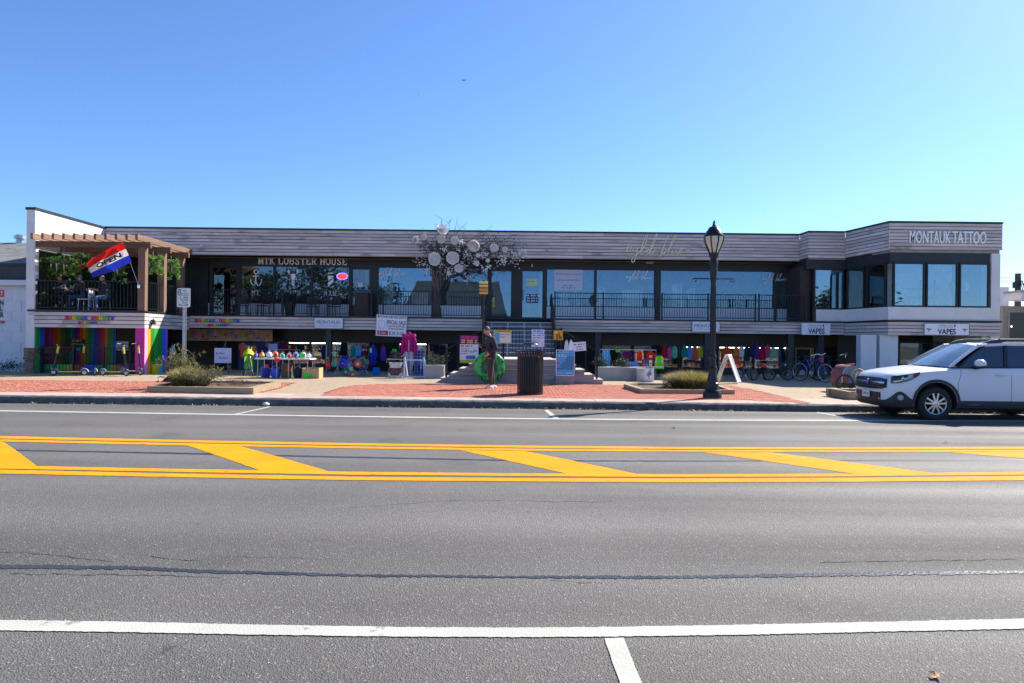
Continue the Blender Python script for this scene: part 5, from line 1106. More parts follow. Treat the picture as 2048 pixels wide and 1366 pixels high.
for body, bx, cc, bo in (('2', (.12, .12, .25, .32), 'eef4f0', .02), ('HR', (.46, .1, .72, .18), '2a7a5a', 0), ('PARKING', (.36, .26, .86, .34), '2a7a5a', 0), ('9  AM', (.22, .44, .80, .56), '26302e', .0), ('TO 6 PM', (.24, .58, .84, .68), '26302e', .0), ('<--->', (.12, .83, .86, .92), '20282a', .03), ('Pier', (.46, .72, .80, .80), '3a3f52', 0)):
    a = sgn(*bx); lettering('lettering', body, rect(*a, Yp - .0165), paint(cc), ps, bo)
mb = MB(); aa = sgn(.06, .38, .94, .395); mb.box(aa[0], aa[1], Yp - .0155, Yp - .0115, aa[2], aa[3]); ob('rule', mb, paint('2a7a5a'), ps)
# street lamp
b = walk(1424.5, 797); YL_ = b.y; k = F / YL_
lp = thing('street_lamp', 'black ornate street lamp post with acorn lantern on the pavement', 'street lamp', b)
def lz(py): return b.z + (797 - py) / k
xo = 0.0
def lprof(lst): return [(r / k, lz(py) - b.z) for r, py in lst]
lean = (at(1429.5, 470, YL_).x - b.x) / (lz(470) - b.z)
def leanmb(mb): mb.v = [(v[0] + (v[2] - b.z) * lean * 0 , v[1], v[2]) for v in mb.v]; return mb
mb = MB(); mb.lathe(lprof([(18.3, 799.5), (18.3, 786), (16.8, 783.5), (15.2, 783), (16.2, 781), (14.6, 779), (13.2, 776), (12, 770), (11.6, 766), (10, 764.5), (10.6, 762)]), b, 24); ob('base', mb, M_blackm, lp, smooth=40)
mb = MB(); mb.lathe(lprof([(10.6, 762), (8.2, 750), (7.6, 744), (8.8, 742.5), (9.4, 738), (8.6, 734), (7.2, 732), (7.6, 728), (6.4, 725), (6.2, 718), (7.6, 716), (7.4, 712), (5.9, 709)]), b, 24); ob('pedestal', mb, M_blackm, lp, smooth=40)
mb = MB(); n = 16; pts = []
prof = lprof([(5.9, 709), (5.4, 640), (4.9, 570), (5.2, 566), (6.4, 552), (8.2, 540), (7.0, 535), (8.8, 530), (9.2, 526), (7.2, 522), (6.4, 517), (8.8, 514), (8.8, 510)]); mb.lathe(prof, b, 20); ob('shaft', mb, M_blackm, lp, smooth=40)
for i in range(8):
    a = i * math.pi / 4; r0 = 5.7 / k; r1 = 4.9 / k; mb = MB(); mb.tube([(b.x + r0 * math.cos(a), b.y + r0 * math.sin(a), lz(706)), (b.x + r1 * math.cos(a), b.y + r1 * math.sin(a), lz(572))], .008, 5); ob('flute', mb, M_blackm, lp)
mb = MB(); mb.lathe(lprof([(7.2, 508), (9.2, 504), (13.8, 494), (17.8, 484), (19.0, 477), (18.6, 473)]), b, 24); ob('globe', mb, mat('frosted_globe', (.82, .78, .66), .5, 0, .05, 4, trans=.45), lp, smooth=60)
for i in range(8):
    a = i * math.pi / 4 + .2; mb = MB(); mb.tube([(b.x + (r + .4) / k * math.cos(a), b.y + (r + .4) / k * math.sin(a), lz(py)) for r, py in ((7.6, 508.5), (9.4, 504), (14, 494), (18, 484), (19.2, 477), (18.8, 472.6))], .016, 6); ob('cage_rib', mb, M_blackm, lp, smooth=60)
mb = MB(); mb.lathe(lprof([(8.4, 512), (9.8, 509), (9.4, 506)]), b, 20); ob('collar', mb, M_blackm, lp, smooth=40)
mb = MB(); mb.lathe(lprof([(19.6, 474), (19.6, 471.5), (17, 468), (15.4, 463), (12.4, 460), (10.4, 455.5), (8.2, 454), (4, 452.5), (3.2, 449), (2.3, 448), (2.8, 446), (1.2, 442), (.2, 439)]), b, 24); ob('roof_cap', mb, M_blackm, lp, smooth=40)
mb = MB()
for s_ in (-1, 1):
    for ph in (0, math.pi): mb.tube([(b.x + s_ * (5 + 34 * i / 24) / k, b.y + .011 * math.cos(i * 1.3 + ph), lz(557.5) + .011 * math.sin(i * 1.3 + ph)) for i in range(25)], .011, 5)
    mb.tube([(b.x + s_ * (38 + 4 * math.sin(i * .7)) / k, b.y, lz(557.5) - (4 - 4 * math.cos(i * .7)) / k * .7) for i in range(8)], .012, 5)
ob('banner_arm', mb, M_blackm, lp)
# litter bin
b = walk(1060, 789); k = F / b.y
bn = thing('litter_bin', 'black slatted metal litter bin with domed rain lid', 'litter bin', b)
def bz(py): return b.z + (790.5 - py) / k
rb = 25.2 / k
mb = MB(); mb.lathe([(rb * 1.0, 0), (rb * 1.06, .01), (rb * 1.06, .05), (rb * .99, .06)], b, 28); ob('base_ring', mb, M_blackm, bn, smooth=40)
mb = MB(); mb.lathe([(rb * .8, .03), (rb * .82, bz(716) - b.z), (rb * .8, bz(713) - b.z), (rb * .5, bz(714) - b.z)], b, 24); ob('liner', mb, M_rubber, bn, smooth=40)
for nm, py, hh in (('band', 718, .02), ('band', 776, .02)):
    mb = MB(); mb.lathe([(rb * 1.0, -hh), (rb * 1.0, hh), (rb * .95, hh), (rb * .95, -hh)], (b.x, b.y, bz(py)), 28); ob(nm, mb, M_blackm, bn)
slat = MB(); w_ = .019; zt_ = bz(715) - b.z; zf = bz(702.5) - b.z
prof = [(rb * 1.0, .03), (rb * 1.01, zt_ * .5), (rb * 1.01, zt_), (rb * 1.06, lerp(zt_, zf, .4)), (rb * 1.24, zf)]
for i in range(4):
    r0, z0 = prof[i]; r1, z1 = prof[i + 1]
    slat.add([(r0, -w_, z0), (r0, w_, z0), (r1, w_, z1), (r1, -w_, z1), (r0 + .008, -w_, z0), (r0 + .008, w_, z0), (r1 + .008, w_, z1), (r1 + .008, -w_, z1)], [(3, 2, 1, 0), (4, 5, 6, 7), (0, 4, 7, 3), (1, 2, 6, 5)])
sm = bpy.data.meshes.new('slat'); sm.from_pydata(slat.v, [], slat.f); sm.materials.append(M_blackm)
for i in range(32):
    o = bpy.data.objects.new('slat', sm); COL.objects.link(o); o.parent = bn; o.rotation_euler = (0, 0, 2 * math.pi * i / 32)
for a in (.6, 2.2, 3.8, 5.4):
    mb = MB(); mb.tube([(b.x + rb * .8 * math.cos(a), b.y + rb * .8 * math.sin(a), bz(716)), (b.x + rb * .6 * math.cos(a), b.y + rb * .6 * math.sin(a), bz(689))], .008, 5); ob('lid_post', mb, M_blackm, bn)
mb = MB(); mb.lathe([(rb * .67, bz(690.5) - b.z), (rb * .66, bz(689.6) - b.z), (rb * .5, bz(687.4) - b.z), (rb * .25, bz(686) - b.z), (.01, bz(685.6) - b.z)], b, 24); ob('lid', mb, M_blackm, bn, smooth=60)
# folding sidewalk sign
b = walk(1456, 766.5); sb = thing('sidewalk_sign', 'white folding sidewalk sign standing open beside the lamp post', 'sign', b)
hh = .98
def side_panel(s_):
    m = Matrix.Translation(b) @ Matrix.Rotation(R(-28), 4, 'Z'); P = lambda u, v, d: m @ Vector((s_ * (.34 * (1 - v) + .02 + d), lerp(-.32, .32, u), v * hh + .01))
    mb = MB(); fr = .05
    def bx(u0, u1, v0, v1, t): mb.add([P(u0, v0, 0), P(u1, v0, 0), P(u1, v1, 0), P(u0, v1, 0), P(u0, v0, t), P(u1, v0, t), P(u1, v1, t), P(u0, v1, t)], [(0, 1, 2, 3), (7, 6, 5, 4), (0, 4, 5, 1), (1, 5, 6, 2), (2, 6, 7, 3), (3, 7, 4, 0)])
    bx(0, .09, 0, 1, .03); bx(.91, 1, 0, 1, .03); bx(.09, .91, .93, 1, .03); bx(.09, .91, .06, .13, .03); ob('frame', mb, M_wwhite, sb)
    mb = MB(); bx(.09, .91, .13, .93, .012); ob('board', mb, mat('chalk_grey', (.42, .43, .46), .8, 0, .15, 8), sb)
    if s_ < 0:
        for body, v0, v1, c in (('-- -', .76, .86, '20264a'), ('-- --- -', .60, .72, '8a4a6a'), ('-- --- -', .46, .57, '8a4a6a'), ('-- --- -', .32, .43, 'a03a4a'), ('-- --- -', .18, .29, '2a3a70')):
            lettering('lettering', body, lambda u, v, a=v0, c_=v1: P(.85 - .7 * u, lerp(a, c_, v), .016), paint(c), sb, .02)
side_panel(-1); side_panel(1)

# ---------------------------------------------------------------- left terrace: plants, flag, furniture
def basket(label, px, py, Y, r, n, seed, trail=.35, dz=.3):
    q = random.Random(seed); p = at(px, py, Y); t = thing('hanging_basket', label, 'hanging plant', (p.x, Y, p.z))
    mb = MB(); mb.tube([(p.x, Y, p.z), (p.x, Y, p.z + dz)], .012, 5); ob('hanger', mb, M_steel, t)
    mb = MB(); mb.lathe([(r * .35, -.22), (r * .6, -.1), (r * .65, .0), (r * .5, .0)], (p.x, Y, p.z), 12); ob('pot', mb, M_twig, t)
    mb = MB(); m2 = MB(); m3 = MB()
    for k in range(n):
        a = q.uniform(0, 6.28); rr_ = r * q.uniform(.3, 1); x, y = p.x + rr_ * math.cos(a), Y + rr_ * math.sin(a) * .8; z = p.z + .12 - q.uniform(0, 1) * trail * (rr_ / r) * 1.4
        leaves(mb if k % 3 == 0 else m2, (x, y, z), .035, 14, .042, q)
    for k in range(4): a = q.uniform(3.3, 6.1); x, y = p.x + r * .7 * math.cos(a), Y + r * .7 * math.sin(a) - .05; m3 = MB(); m3.tube([(x, y, p.z - .15), (x + .01, y, p.z - .25 - q.uniform(0, .2))], [.024, .008], 5); ob('flower_spike', m3, mat('wisteria_pale', (.55, .45, .42), .8), t)
    ob('foliage', mb, M_leaf, t); ob('bright_foliage', m2, M_leafb, t)
basket('green hanging basket between the front terrace posts', 306, 519, 25.6, .36, 170, 51, .5)
basket('green hanging basket beside the rear terrace post', 342, 527, 27.0, .34, 170, 52, .55)
basket('big trailing hanging plant left of the flag', 128, 522, 25.6, .55, 230, 53, .6, .5)
basket('hanging plant with orange flowers beside the flag', 160, 515, 27.2, .42, 90, 54, .5, .5)
basket('bright trailing plant half hidden behind the flag', 240, 532, 25.9, .25, 70, 55, .6, .4)
mb = MB(); q = random.Random(56)
for k in range(60): p = at(q.gauss(150, 8), q.gauss(532, 3), 26.3); mb.ell(p, .03, 5, 4)
tag(ob('orange_flowers', mb, paint('e0501c')), 'cluster of orange flowers hanging on the terrace', 'flowers')
gw = thing('green_wall', 'rows of artificial ivy along the inner side of the white end wall', 'green wall', (XW1 + .1, 27, ZD1))
q = random.Random(57)
for py in (507, 527, 546, 565, 585):
    z = at(70, py, YLW).z; mb = MB()
    for k in range(50): leaves(mb, (XW1 + .1, q.uniform(25.2, 30.0), z - .12 + q.gauss(0, .05)), .07, 24, .04, q, (.4, 1.4, 1))
    ob('ivy_row', mb, M_leaf, gw)
mb = MB(); mb.box(XW1 + .004, XW1 + .04, 25.15, 30.1, ZD1 + .01, 4.7); ob('backing', mb, mat('ivy_backing', (.012, .03, .02), .9, 0, .4, 5), gw)
mb = MB(); mb.box(XW1 + .05, XLS, 30.1, 30.18, ZD1 + .01, 5.0); ob('rear_screen', mb, mat('rear_screen', (.012, .02, .018), .8, 0, .4, 3), gw)
# flag
fl = thing('open_flag', 'red white and blue OPEN flag on a slanted pole at the terrace', 'flag', at(279, 576, 24.85))
mb = MB(); mb.tube([at(279, 576, 24.88), at(244, 481, 24.0)], .008, 6); ob('pole', mb, mat('pole_grey', (.35, .35, .36), .4), fl)
mb = MB(); p = at(278.5, 573, 24.88); mb.cbox(p, .09, .08, .12); ob('bracket', mb, M_chrome, fl)
TL, TR, BR_, BL_ = at(169.5, 529, 24.0), at(246.5, 485, 24.02), at(264, 524, 24.3), at(184.5, 557, 24.2)
def flagpt(u, v):                           # u 0..1 left to right, v 0..1 bottom to top
    p = (BL_ * (1 - u) + BR_ * u) * (1 - v) + (TL * (1 - u) + TR * u) * v
    w = math.sin(u * 5.2 + .4) * .09 + math.sin(u * 9 + v * 2) * .035; bow = math.sin(u * math.pi)
    return p + Vector((0, w * (1 - u * .8), .12 * bow * (v - .2) + .05 * math.sin(u * 6.5 + .5) * (1 - u)))
for nm, v0, v1, c in (('blue_stripe', 0, .345, '1f36c0'), ('white_stripe', .345, .665, 'e8e4e6'), ('red_stripe', .665, 1, 'd81818')):
    mb = MB(); mb.grid(lambda u, v: flagpt(u, lerp(v0, v1, v)), 24, 5); o = ob(nm, mb, mat('flag_' + c, '#' + c, .7, 0, .06, 6, trans=.35), fl, smooth=180)
vs, fs = glyphs('OPEN', .04); mb = MB()
mb.add([flagpt(.17 + .68 * u, .39 + .23 * v) + Vector((0, -.012, 0)) for u, v in vs], fs); ob('lettering', mb, paint('1a1a22'), fl)
# terrace table and chairs
def simple_chair(label, x, y, rz, m, z=ZD1 + .002, grp=None):
    t = thing('chair', label, 'chair', (0, 0, 0), grp); mb = MB(); mb.box(-.21, .21, -.21, .21, .43, .46); ob('seat', mb, m, t); mb = MB(); mb.box(-.21, .21, .19, .22, .52, .86); ob('backrest', mb, m, t)
    for sx_ in (-1, 1):
        for sy_ in (-1, 1): mb = MB(); mb.tube([(sx_ * .19, sy_ * .19, 0), (sx_ * .17, sy_ * .17, .43)], .016, 5); ob('leg', mb, m, t)
    mb = MB(); [mb.tube([(sx_ * .19, .2, .45), (sx_ * .19, .205, .6)], .014, 5) for sx_ in (-1, 1)]; ob('back_post', mb, m, t)
    t.location = (x, y, z); t.rotation_euler = (0, 0, rz); return t
M_wplast = mat('white_plastic', (.7, .7, .72), .5)
simple_chair('white chair at the far left of the terrace by the end wall', at(88, 600, 25.9).x, 25.9, 1.4, M_wplast)
simple_chair('white chair right of the terrace table', at(172, 600, 25.7).x, 25.7, -1.5, M_wplast); simple_chair('dark chair under the seated woman on the terrace', at(209, 600, 26.2).x, 26.2, -2.6, M_black); simple_chair('dark chair under the left seated guest on the terrace', at(116, 600, 25.9).x, 25.95, 1.2, M_black)
def table(label, x, y, w, d, h, m, z):
    t = thing('table', label, 'table', (x, y, z)); mb = MB(); mb.box(x - w / 2, x + w / 2, y - d / 2, y + d / 2, z + h - .04, z + h); ob('table_top', mb, m, t)
    for sx_ in (-1, 1):
        for sy_ in (-1, 1): mb = MB(); mb.tube([(x + sx_ * (w / 2 - .06), y + sy_ * (d / 2 - .06), z), (x + sx_ * (w / 2 - .06), y + sy_ * (d / 2 - .06), z + h - .04)], .02, 6); ob('leg', mb, m, t)
    return t
table('dark terrace table between two seated guests', at(142, 600, 25.9).x, 25.9, .7, .7, .74, M_black, ZD1 + .002)
for px, c, lab in ((133, 'c8d8d0', 'pale bottle on the left of the terrace table'), (143, 'e4e4ea', 'white cup on the middle of the terrace table'), (148, 'a8b8c0', 'grey bottle on the right of the terrace table')):
    x = at(px, 595, 25.8).x; mb = MB(); mb.lathe([(.035, 0), (.035, .14), (.014, .19), (.014, .24)], (x, 25.75, ZD1 + .743), 10); tag(ob('bottle', mb, paint(c)), lab, 'bottle')
# restaurant balcony furniture seen against the windows
for k, px in enumerate((487, 527, 585, 625, 668)):
    if px == 585: continue
    simple_chair('black balcony chair, %s of the four in front of the restaurant' % ['leftmost', 'second from left', '', 'third from left', 'rightmost'][k], at(px, 600, 29.3).x, 29.3, (.3, -.4, 0, .5, -.3)[k], M_black, grp='restaurant balcony chairs')
table('small black balcony table left of the potted palm', at(508, 600, 29.4).x, 29.4, .6, .6, .74, M_black, ZD1 + .005); table('small black balcony table right of the potted palm', at(646, 600, 29.4).x, 29.4, .6, .6, .74, M_black, ZD1 + .005)
q = random.Random(61); x = at(580, 600, 29.2).x; t = thing('potted_palm', 'dark potted palm in front of the lobster window', 'potted plant', (x, 29.2, ZD1)); mb = MB(); mb.lathe([(.17, 0), (.26, .62), (.24, .62), (.22, .56)], (x, 29.2, ZD1 + .006), 14); ob('pot', mb, M_black, t); mb = MB(); blades(mb, (x, 29.2, ZD1 + .58), .5, .4, 130, .62, q, .8, .022); ob('fronds', mb, M_leafd, t)
x0, x1, z0, z1 = pxrect(709, 585, 735, 627, 29.0); t = thing('host_stand', 'brown wooden host stand with slanted menu top by the dark door', 'host stand', ((x0 + x1) / 2, 29, ZD1)); mb = MB(); mb.box(x0, x1, 29, 29.4, ZD1 + .006, z1); ob('cabinet', mb, mat('host_brown', (.06, .035, .03), .6), t); mb = MB(); mb.add([(x0, 28.9, z1 + .02), (x1 + .1, 28.9, z1 + .02), (x1 + .1, 29.4, z1 + .16), (x0, 29.4, z1 + .16), (x0, 28.9, z1), (x1 + .1, 28.9, z1), (x1 + .1, 29.4, z1 + .001), (x0, 29.4, z1 + .001)], [(0, 1, 2, 3), (4, 5, 1, 0), (5, 6, 2, 1), (6, 7, 3, 2), (7, 4, 0, 3)]); ob('lectern_top', mb, mat('host_menu', (.2, .25, .32), .5), t)
# things inside the upper windows
M_cab = mat('display_white', (.78, .80, .78), .5)
def display(label, px0, px1, py0, py1, Y):
    x0, x1, z0, z1 = pxrect(px0, py0, px1, py1, Y); z0 = 2.46; t = thing('display_case', label, 'display case', ((x0 + x1) / 2, Y, z0)); n = max(2, int((z1 - z0) / .45))
    for i in range(n + 1): z = lerp(z0 + .02, z1, i / n); mb = MB(); mb.box(x0, x1, Y, Y + .45, z - .02, z); ob('shelf', mb, M_cab, t)
    for x in (x0, x1 - .04): mb = MB(); mb.box(x, x + .04, Y, Y + .45, z0, z1); ob('side_panel', mb, M_cab, t)
    mb = MB(); mb.box(x0, x1, Y + .46, Y + .48, z0, z1); ob('back_panel', mb, M_cab, t)
display('tall white display cabinet in the script window left of the flower tree', 764, 786, 563, 612, 30.45); display('white display case low behind the glass, right of the dark shape', 824, 856, 585, 614, 30.45)
display('wide white shelf unit behind the window under the white script', 1246, 1284, 580, 614, 30.45); display('tall glass cabinet behind the window left of the street lamp', 1344, 1364, 568, 612, 30.45); display('small white cabinet right of the tall glass cabinet', 1375, 1389, 577, 612, 30.45); display('white counter behind the first window right of the doors', 1196, 1210, 575, 612, 30.45)
display('white shelf unit behind the glass between notice and script windows', 1120, 1136, 585, 612, 30.45)
x = at(1160, 600, 30.9).x; mb = MB(); mb.tube([(x, 30.9, 2.45), (x - .05, 30.9, 3.0), (x + .03, 30.9, 3.5), (x - .12, 30.9, 3.75)], [.2, .24, .16, .03], 10); tag(ob('display_bust', mb, M_twig, smooth=60), 'dark carved bust behind the window next to the notice', 'sculpture')
t = thing('driftwood_display', 'dark driftwood and leaf arrangement inside the window behind the lamp post', 'window display', (at(1490, 612, 31).x, 31, 2.45)); mb = MB(); q = random.Random(62)
mb.box(at(1440, 600, 31).x, at(1545, 600, 31).x, 30.8, 31.3, 2.45, 3.0)
ob('plinth', mb, M_black, t); mb = MB()
for k in range(26): p = at(q.uniform(1445, 1540), q.uniform(600, 608), 31); p.z = 3.0; e = at(q.uniform(1440, 1545), q.uniform(575, 600), 31 + q.uniform(-.1, .1)); mb.tube([p, (p + e) / 2 + Vector((q.gauss(0, .1), 0, .06)), e], [.05, .06, .01], 5)
ob('driftwood', mb, mat('driftwood', (.10, .07, .05), .9), t)
# right wing: shirt, shelves, plant, white chairs
def garment(name, label, px0, py0, px1, py1, Y, col, kind='tee', t=.07, cat='clothing', rz=0, extra=None):
    x0, x1, z0, z1 = pxrect(px0, py0, px1, py1, Y); cx = (x0 + x1) / 2; w = (x1 - x0) / 2; h = z1 - z0
    S = {'tee': [(-.18, 1), (-.5, .94), (-1, .72), (-.86, .56), (-.62, .66), (-.6, 0), (.6, 0), (.62, .66), (.86, .56), (1, .72), (.5, .94), (.18, 1), (0, .93)],
         'long': [(-.22, 1), (-.55, .94), (-.82, .7), (-1, .12), (-.78, .08), (-.62, .6), (-.6, 0), (.6, 0), (.62, .6), (.78, .08), (1, .12), (.82, .7), (.55, .94), (.22, 1), (0, .94)],
         'vest': [(-.4, 1), (-.62, .9), (-.68, .62), (-.9, .55), (-1, 0), (1, 0), (.9, .55), (.68, .62), (.62, .9), (.4, 1), (0, .55)],
         'pants': [(-.85, 1), (-1, 0), (-.2, 0), (0, .68), (.2, 0), (1, 0), (.85, 1)], 'towel': [(-.8, 1), (-1, .0), (1, 0), (.8, 1)], 'suit': [(-.25, 1), (-.7, .9), (-1, .6), (-.7, .55), (-.5, .75), (-.55, .4), (-.7, 0), (-.15, 0), (0, .35), (.15, 0), (.7, 0), (.55, .4), (.5, .75), (.7, .55), (1, .6), (.7, .9), (.25, 1)]}[kind]
    o = thing(name, label, cat, (cx, Y, z0)); poly = [(cx + a * w, z0 + b * h) for a, b in S]
    bm = bmesh.new(); vs = [bm.verts.new((x, 0, z)) for x, z in poly]; bm.faces.new(vs); bmesh.ops.triangulate(bm, faces=bm.faces[:])
    for _ in range(2): bmesh.ops.subdivide_edges(bm, edges=bm.edges[:], cuts=1, use_grid_fill=True)
    bnd = {v for e in bm.edges if e.is_boundary for v in e.verts}; bm.verts.index_update(); mb = MB(); F_ = []; B_ = []
    for v in bm.verts:
        k = 0.02 if v in bnd else 1.0; fold = .35 * math.sin((v.co.x - cx) / w * 9 + v.co.z * 2)
        F_.append((v.co.x, Y - t / 2 * k * (1 + fold), v.co.z)); B_.append((v.co.x, Y + t / 2 * k, v.co.z))
    fs = [tuple(v.index for v in f.verts) for f in bm.faces]; n = len(F_); mb.add(F_ + B_, fs + [tuple(i + n for i in f[::-1]) for f in fs])
    bm.free(); ob('fabric', mb, cloth(col), o, smooth=60)
    for (u0, v0, u1, v1, c2) in (extra or ()):
        m2 = MB(); m2.box(lerp(x0, x1, u0), lerp(x0, x1, u1), Y - t * .72, Y - t * .66, lerp(z1, z0, v1), lerp(z1, z0, v0)); ob('print', m2, paint(c2), o)
    if kind in ('tee', 'long', 'vest', 'suit'):
        m2 = MB(); m2.tube([(cx - w * .4, Y, z1 - h * .05), (cx, Y, z1 + .01), (cx, Y, z1 + .07)], .006, 4); ob('hanger', m2, M_steel, o)
    return o
garment('t_shirt', 'dark blue T shirt with white print hanging in the right wing window', 1896, 554, 1951, 601, 27.0, '23445e', 'tee', .06, extra=[(.58, .24, .74, .6, 'cfe0ea')])
mb = MB(); p = at(1908, 551.5, 27.1); e = at(1952, 549, 27.1); mb.tube([p, e], .02, 6); tag(ob('clothes_rod', mb, M_blackm), 'dark rod above the hanging T shirt in the right wing', 'rod')
t = thing('wall_shelf', 'dark open shelf unit against the white studio wall', 'shelf', at(1850, 612, 27.9))
for py in (577, 594): a = at(1818, py + 1, 28.0); b_ = at(1878, py - 2, 28.0); mb = MB(); mb.box(a.x, b_.x, 28.0, 28.25, a.z, a.z + .05); ob('shelf', mb, M_dark, t)
for px in (1840, 1868): a = at(px, 560, 27.96); mb = MB(); mb.box(a.x, a.x + .06, 27.95, 28.0, ZD1, a.z); ob('upright', mb, M_dark, t)
q = random.Random(63)
for px, lab in ((1816, 'spiky potted plant on the studio window ledge'), ):
    c = (at(px, 612, 26.6).x, 26.6, 3.0); t = thing('potted_plant', lab, 'potted plant', c); mb = MB(); blades(mb, (c[0], c[1], c[2] + .1), .35, .3, 26, .32, q, .9, .018); ob('leaves', mb, M_leafd, t); mb = MB(); mb.lathe([(.07, -.02), (.1, .12), (.08, .12)], c, 10); ob('pot', mb, M_panel, t)
mb = MB()
for k in range(16): leaves(mb, (at(q.uniform(1880, 1965), 611, 26.4).x, 26.4, 3.02), .05, 26, .03, q)
tag(ob('ledge_plants', mb, M_leafd), 'low green plants along the right studio window ledge', 'plants')
mb = MB(); mb.box(at(1800, 612, 26.3).x, at(1975, 612, 26.3).x, 26.2, 26.8, 2.9, 2.98); tag(ob('window_ledge', mb, M_panel), 'white ledge inside the right wing windows', 'ledge')
for px, Y, lab in ((1712, 27.9, 'white armchair behind the first angled window'), (1752, 27.2, 'white armchair behind the second angled window')):
    simple_chair(lab, at(px, 600, Y).x + .3, Y + .5, .4, M_wplast)

# ---------------------------------------------------------------- goods in front of the lower shops
def gy(px, py): return walk(px, py)
Yt = walk(560, 756.5).y
# left wall of goods
t = thing('folding_table', 'white folding table covered with beach toys', 'table', (at(566, 756, Yt).x, Yt, ZG)); x0, x1 = at(510, 717, Yt).x, at(621, 717, Yt).x; zt = at(566, 716.5, Yt).z
mb = MB(); mb.box(x0, x1, Yt - .05, Yt + .7, zt - .045, zt); ob('table_top', mb, mat('table_white', (.72, .70, .70), .5), t)
for x in (x0 + .1, x0 + .75, x1 - .75, x1 - .1):
    for y in (Yt, Yt + .62): mb = MB(); mb.tube([(x, y, ZG), (x, y, zt - .05)], .014, 6); ob('leg', mb, M_steel, t)
q = random.Random(71); cols = ['6a4fc0', 'e86a28', 'd8e23a', '2a78c8', 'e8e8ee', 'e8641c', '40484a', 'd8d8dc', '2fae6a', 'c8ccd0', 'd82a2a', '9aa0a8', '3a5aa0', '36d048', 'dcd8d4', 'e4e0dc']
names = ['purple', 'orange', 'lime yellow', 'blue', 'white', 'dark orange', 'charcoal', 'pale grey', 'sea green', 'silver', 'red', 'slate grey', 'navy', 'neon green', 'cream', 'ivory']
for i in range(16):
    px = 513 + i * 6.8; x = at(px, 706, Yt + .2).x; r = q.uniform(.07, .115); t = thing('toy_bag', '%s netted beach toy on the folding table' % names[i], 'toy', (x, Yt + .12 + (i % 2) * .25, zt)); y = Yt + .12 + (i % 2) * .25
    mb = MB(); mb.ell((x, y, zt + r + .002), (r, r, r), 10, 7, .06); ob('ball', mb, paint(cols[i], .35, .2), t, smooth=60)
    mb = MB(); mb.ell((x + .05, y - .06, zt + r * .6), (r * .5, r * .4, r * .58), 8, 6, .1); ob('toy', mb, paint(cols[(i * 5 + 3) % 16], .4, .2), t, smooth=60); mb = MB(); mb.tube([(x, y, zt + 2 * r), (x + .02, y, zt + 2 * r + .06), (x + .05, y, zt + 2 * r + .02)], .006, 4); ob('tie', mb, M_panel, t)
def card(label, px, py, w, h, Y, col, lines=()):
    return board_sign('price_card', label, (px - w / 2, py - h / 2, px + w / 2, py + h / 2), Y, col, lines, None, .006, 'price card', tilt=rnd.uniform(-5, 5))
card('neon red price card hanging from the folding table edge', 554, 720.5, 10, 8, Yt - .07, 'f2200c'); card('magenta heart shaped price card below the folding table', 533, 732, 8, 7, Yt + .3, 'e01f9a'); card('neon green price card standing among the toys', 606, 711, 9, 8, Yt - .02, '22e032'); card('small red price card on the brown box under the table', 576.5, 738, 8, 7, Yt + .1, 'f2200c')
card('neon green price card on the cardboard box', 614.5, 751, 14, 9, walk(610, 757).y - .03, '22e032'); card('neon green price card beside the pool toys', 702, 737, 8, 7, 25.0, '22e032'); card('neon green card on the hat rack beside the jacket', 789, 702, 9, 8, 27.9, '22e032'); card('red price card on the rack behind the folding sidewalk sign', 1474, 721, 11, 9, 27.2, 'f2280c'); card('red price card hanging on the parked bicycle', 1643, 719, 9, 9, 26.0, 'f2200c'); card('green price card on the rack of clothes by the steps', 1236, 702, 7, 5, 25.4, '22c83a')
# cardboard box
b = walk(605, 757); t = thing('cardboard_box', 'open cardboard box with black shoes, lit from the right', 'box', (at(620, 756, b.y).x, b.y, ZG)); x0, x1, z1 = at(604, 750, b.y).x, at(638, 750, b.y).x, at(620, 735.5, b.y).z; y0, y1 = b.y, b.y + .5; M_card = mat('cardboard', (.48, .34, .17), .85, 0, .08, 6); e = .012
m = thing; mb = MB(); mb.box(x0, x1, y0, y0 + e, ZG + .002, z1 - .03); mb.box(x0, x1, y1 - e, y1, ZG + .002, z1); mb.box(x0, x0 + e, y0 + e, y1 - e, ZG + .002, z1); mb.box(x1 - e, x1, y0 + e, y1 - e, ZG + .002, z1); mb.box(x0 + e, x1 - e, y0 + e, y1 - e, ZG + .004, ZG + .02); ob('walls', mb, M_card, t)
mb = MB()
for k in range(7): mb.ell((lerp(x0 + .1, x1 - .1, q.random()), y0 + .12 + .25 * q.random(), z1 - .06), (.1, .06, .05), 8, 5, .2)
tag(ob('shoes', mb, M_rubber, smooth=60), 'heap of black shoes inside the cardboard box', 'shoes')
t = thing('storage_box', 'brown storage box under the folding table', 'box', (at(571, 742, Yt + .35).x, Yt + .35, ZG)); x0, x1, z0, z1 = pxrect(562, 727, 581, 744, Yt + .35); mb = MB(); mb.box(x0, x1, Yt + .35, Yt + .6, ZG + .002, z1 - .03); ob('body', mb, mat('box_brown', (.16, .12, .06), .8), t); mb = MB(); mb.box(x0 - .01, x1 + .01, Yt + .34, Yt + .61, z1 - .03, z1); ob('lid', mb, mat('box_lid', (.2, .15, .08), .8), t)
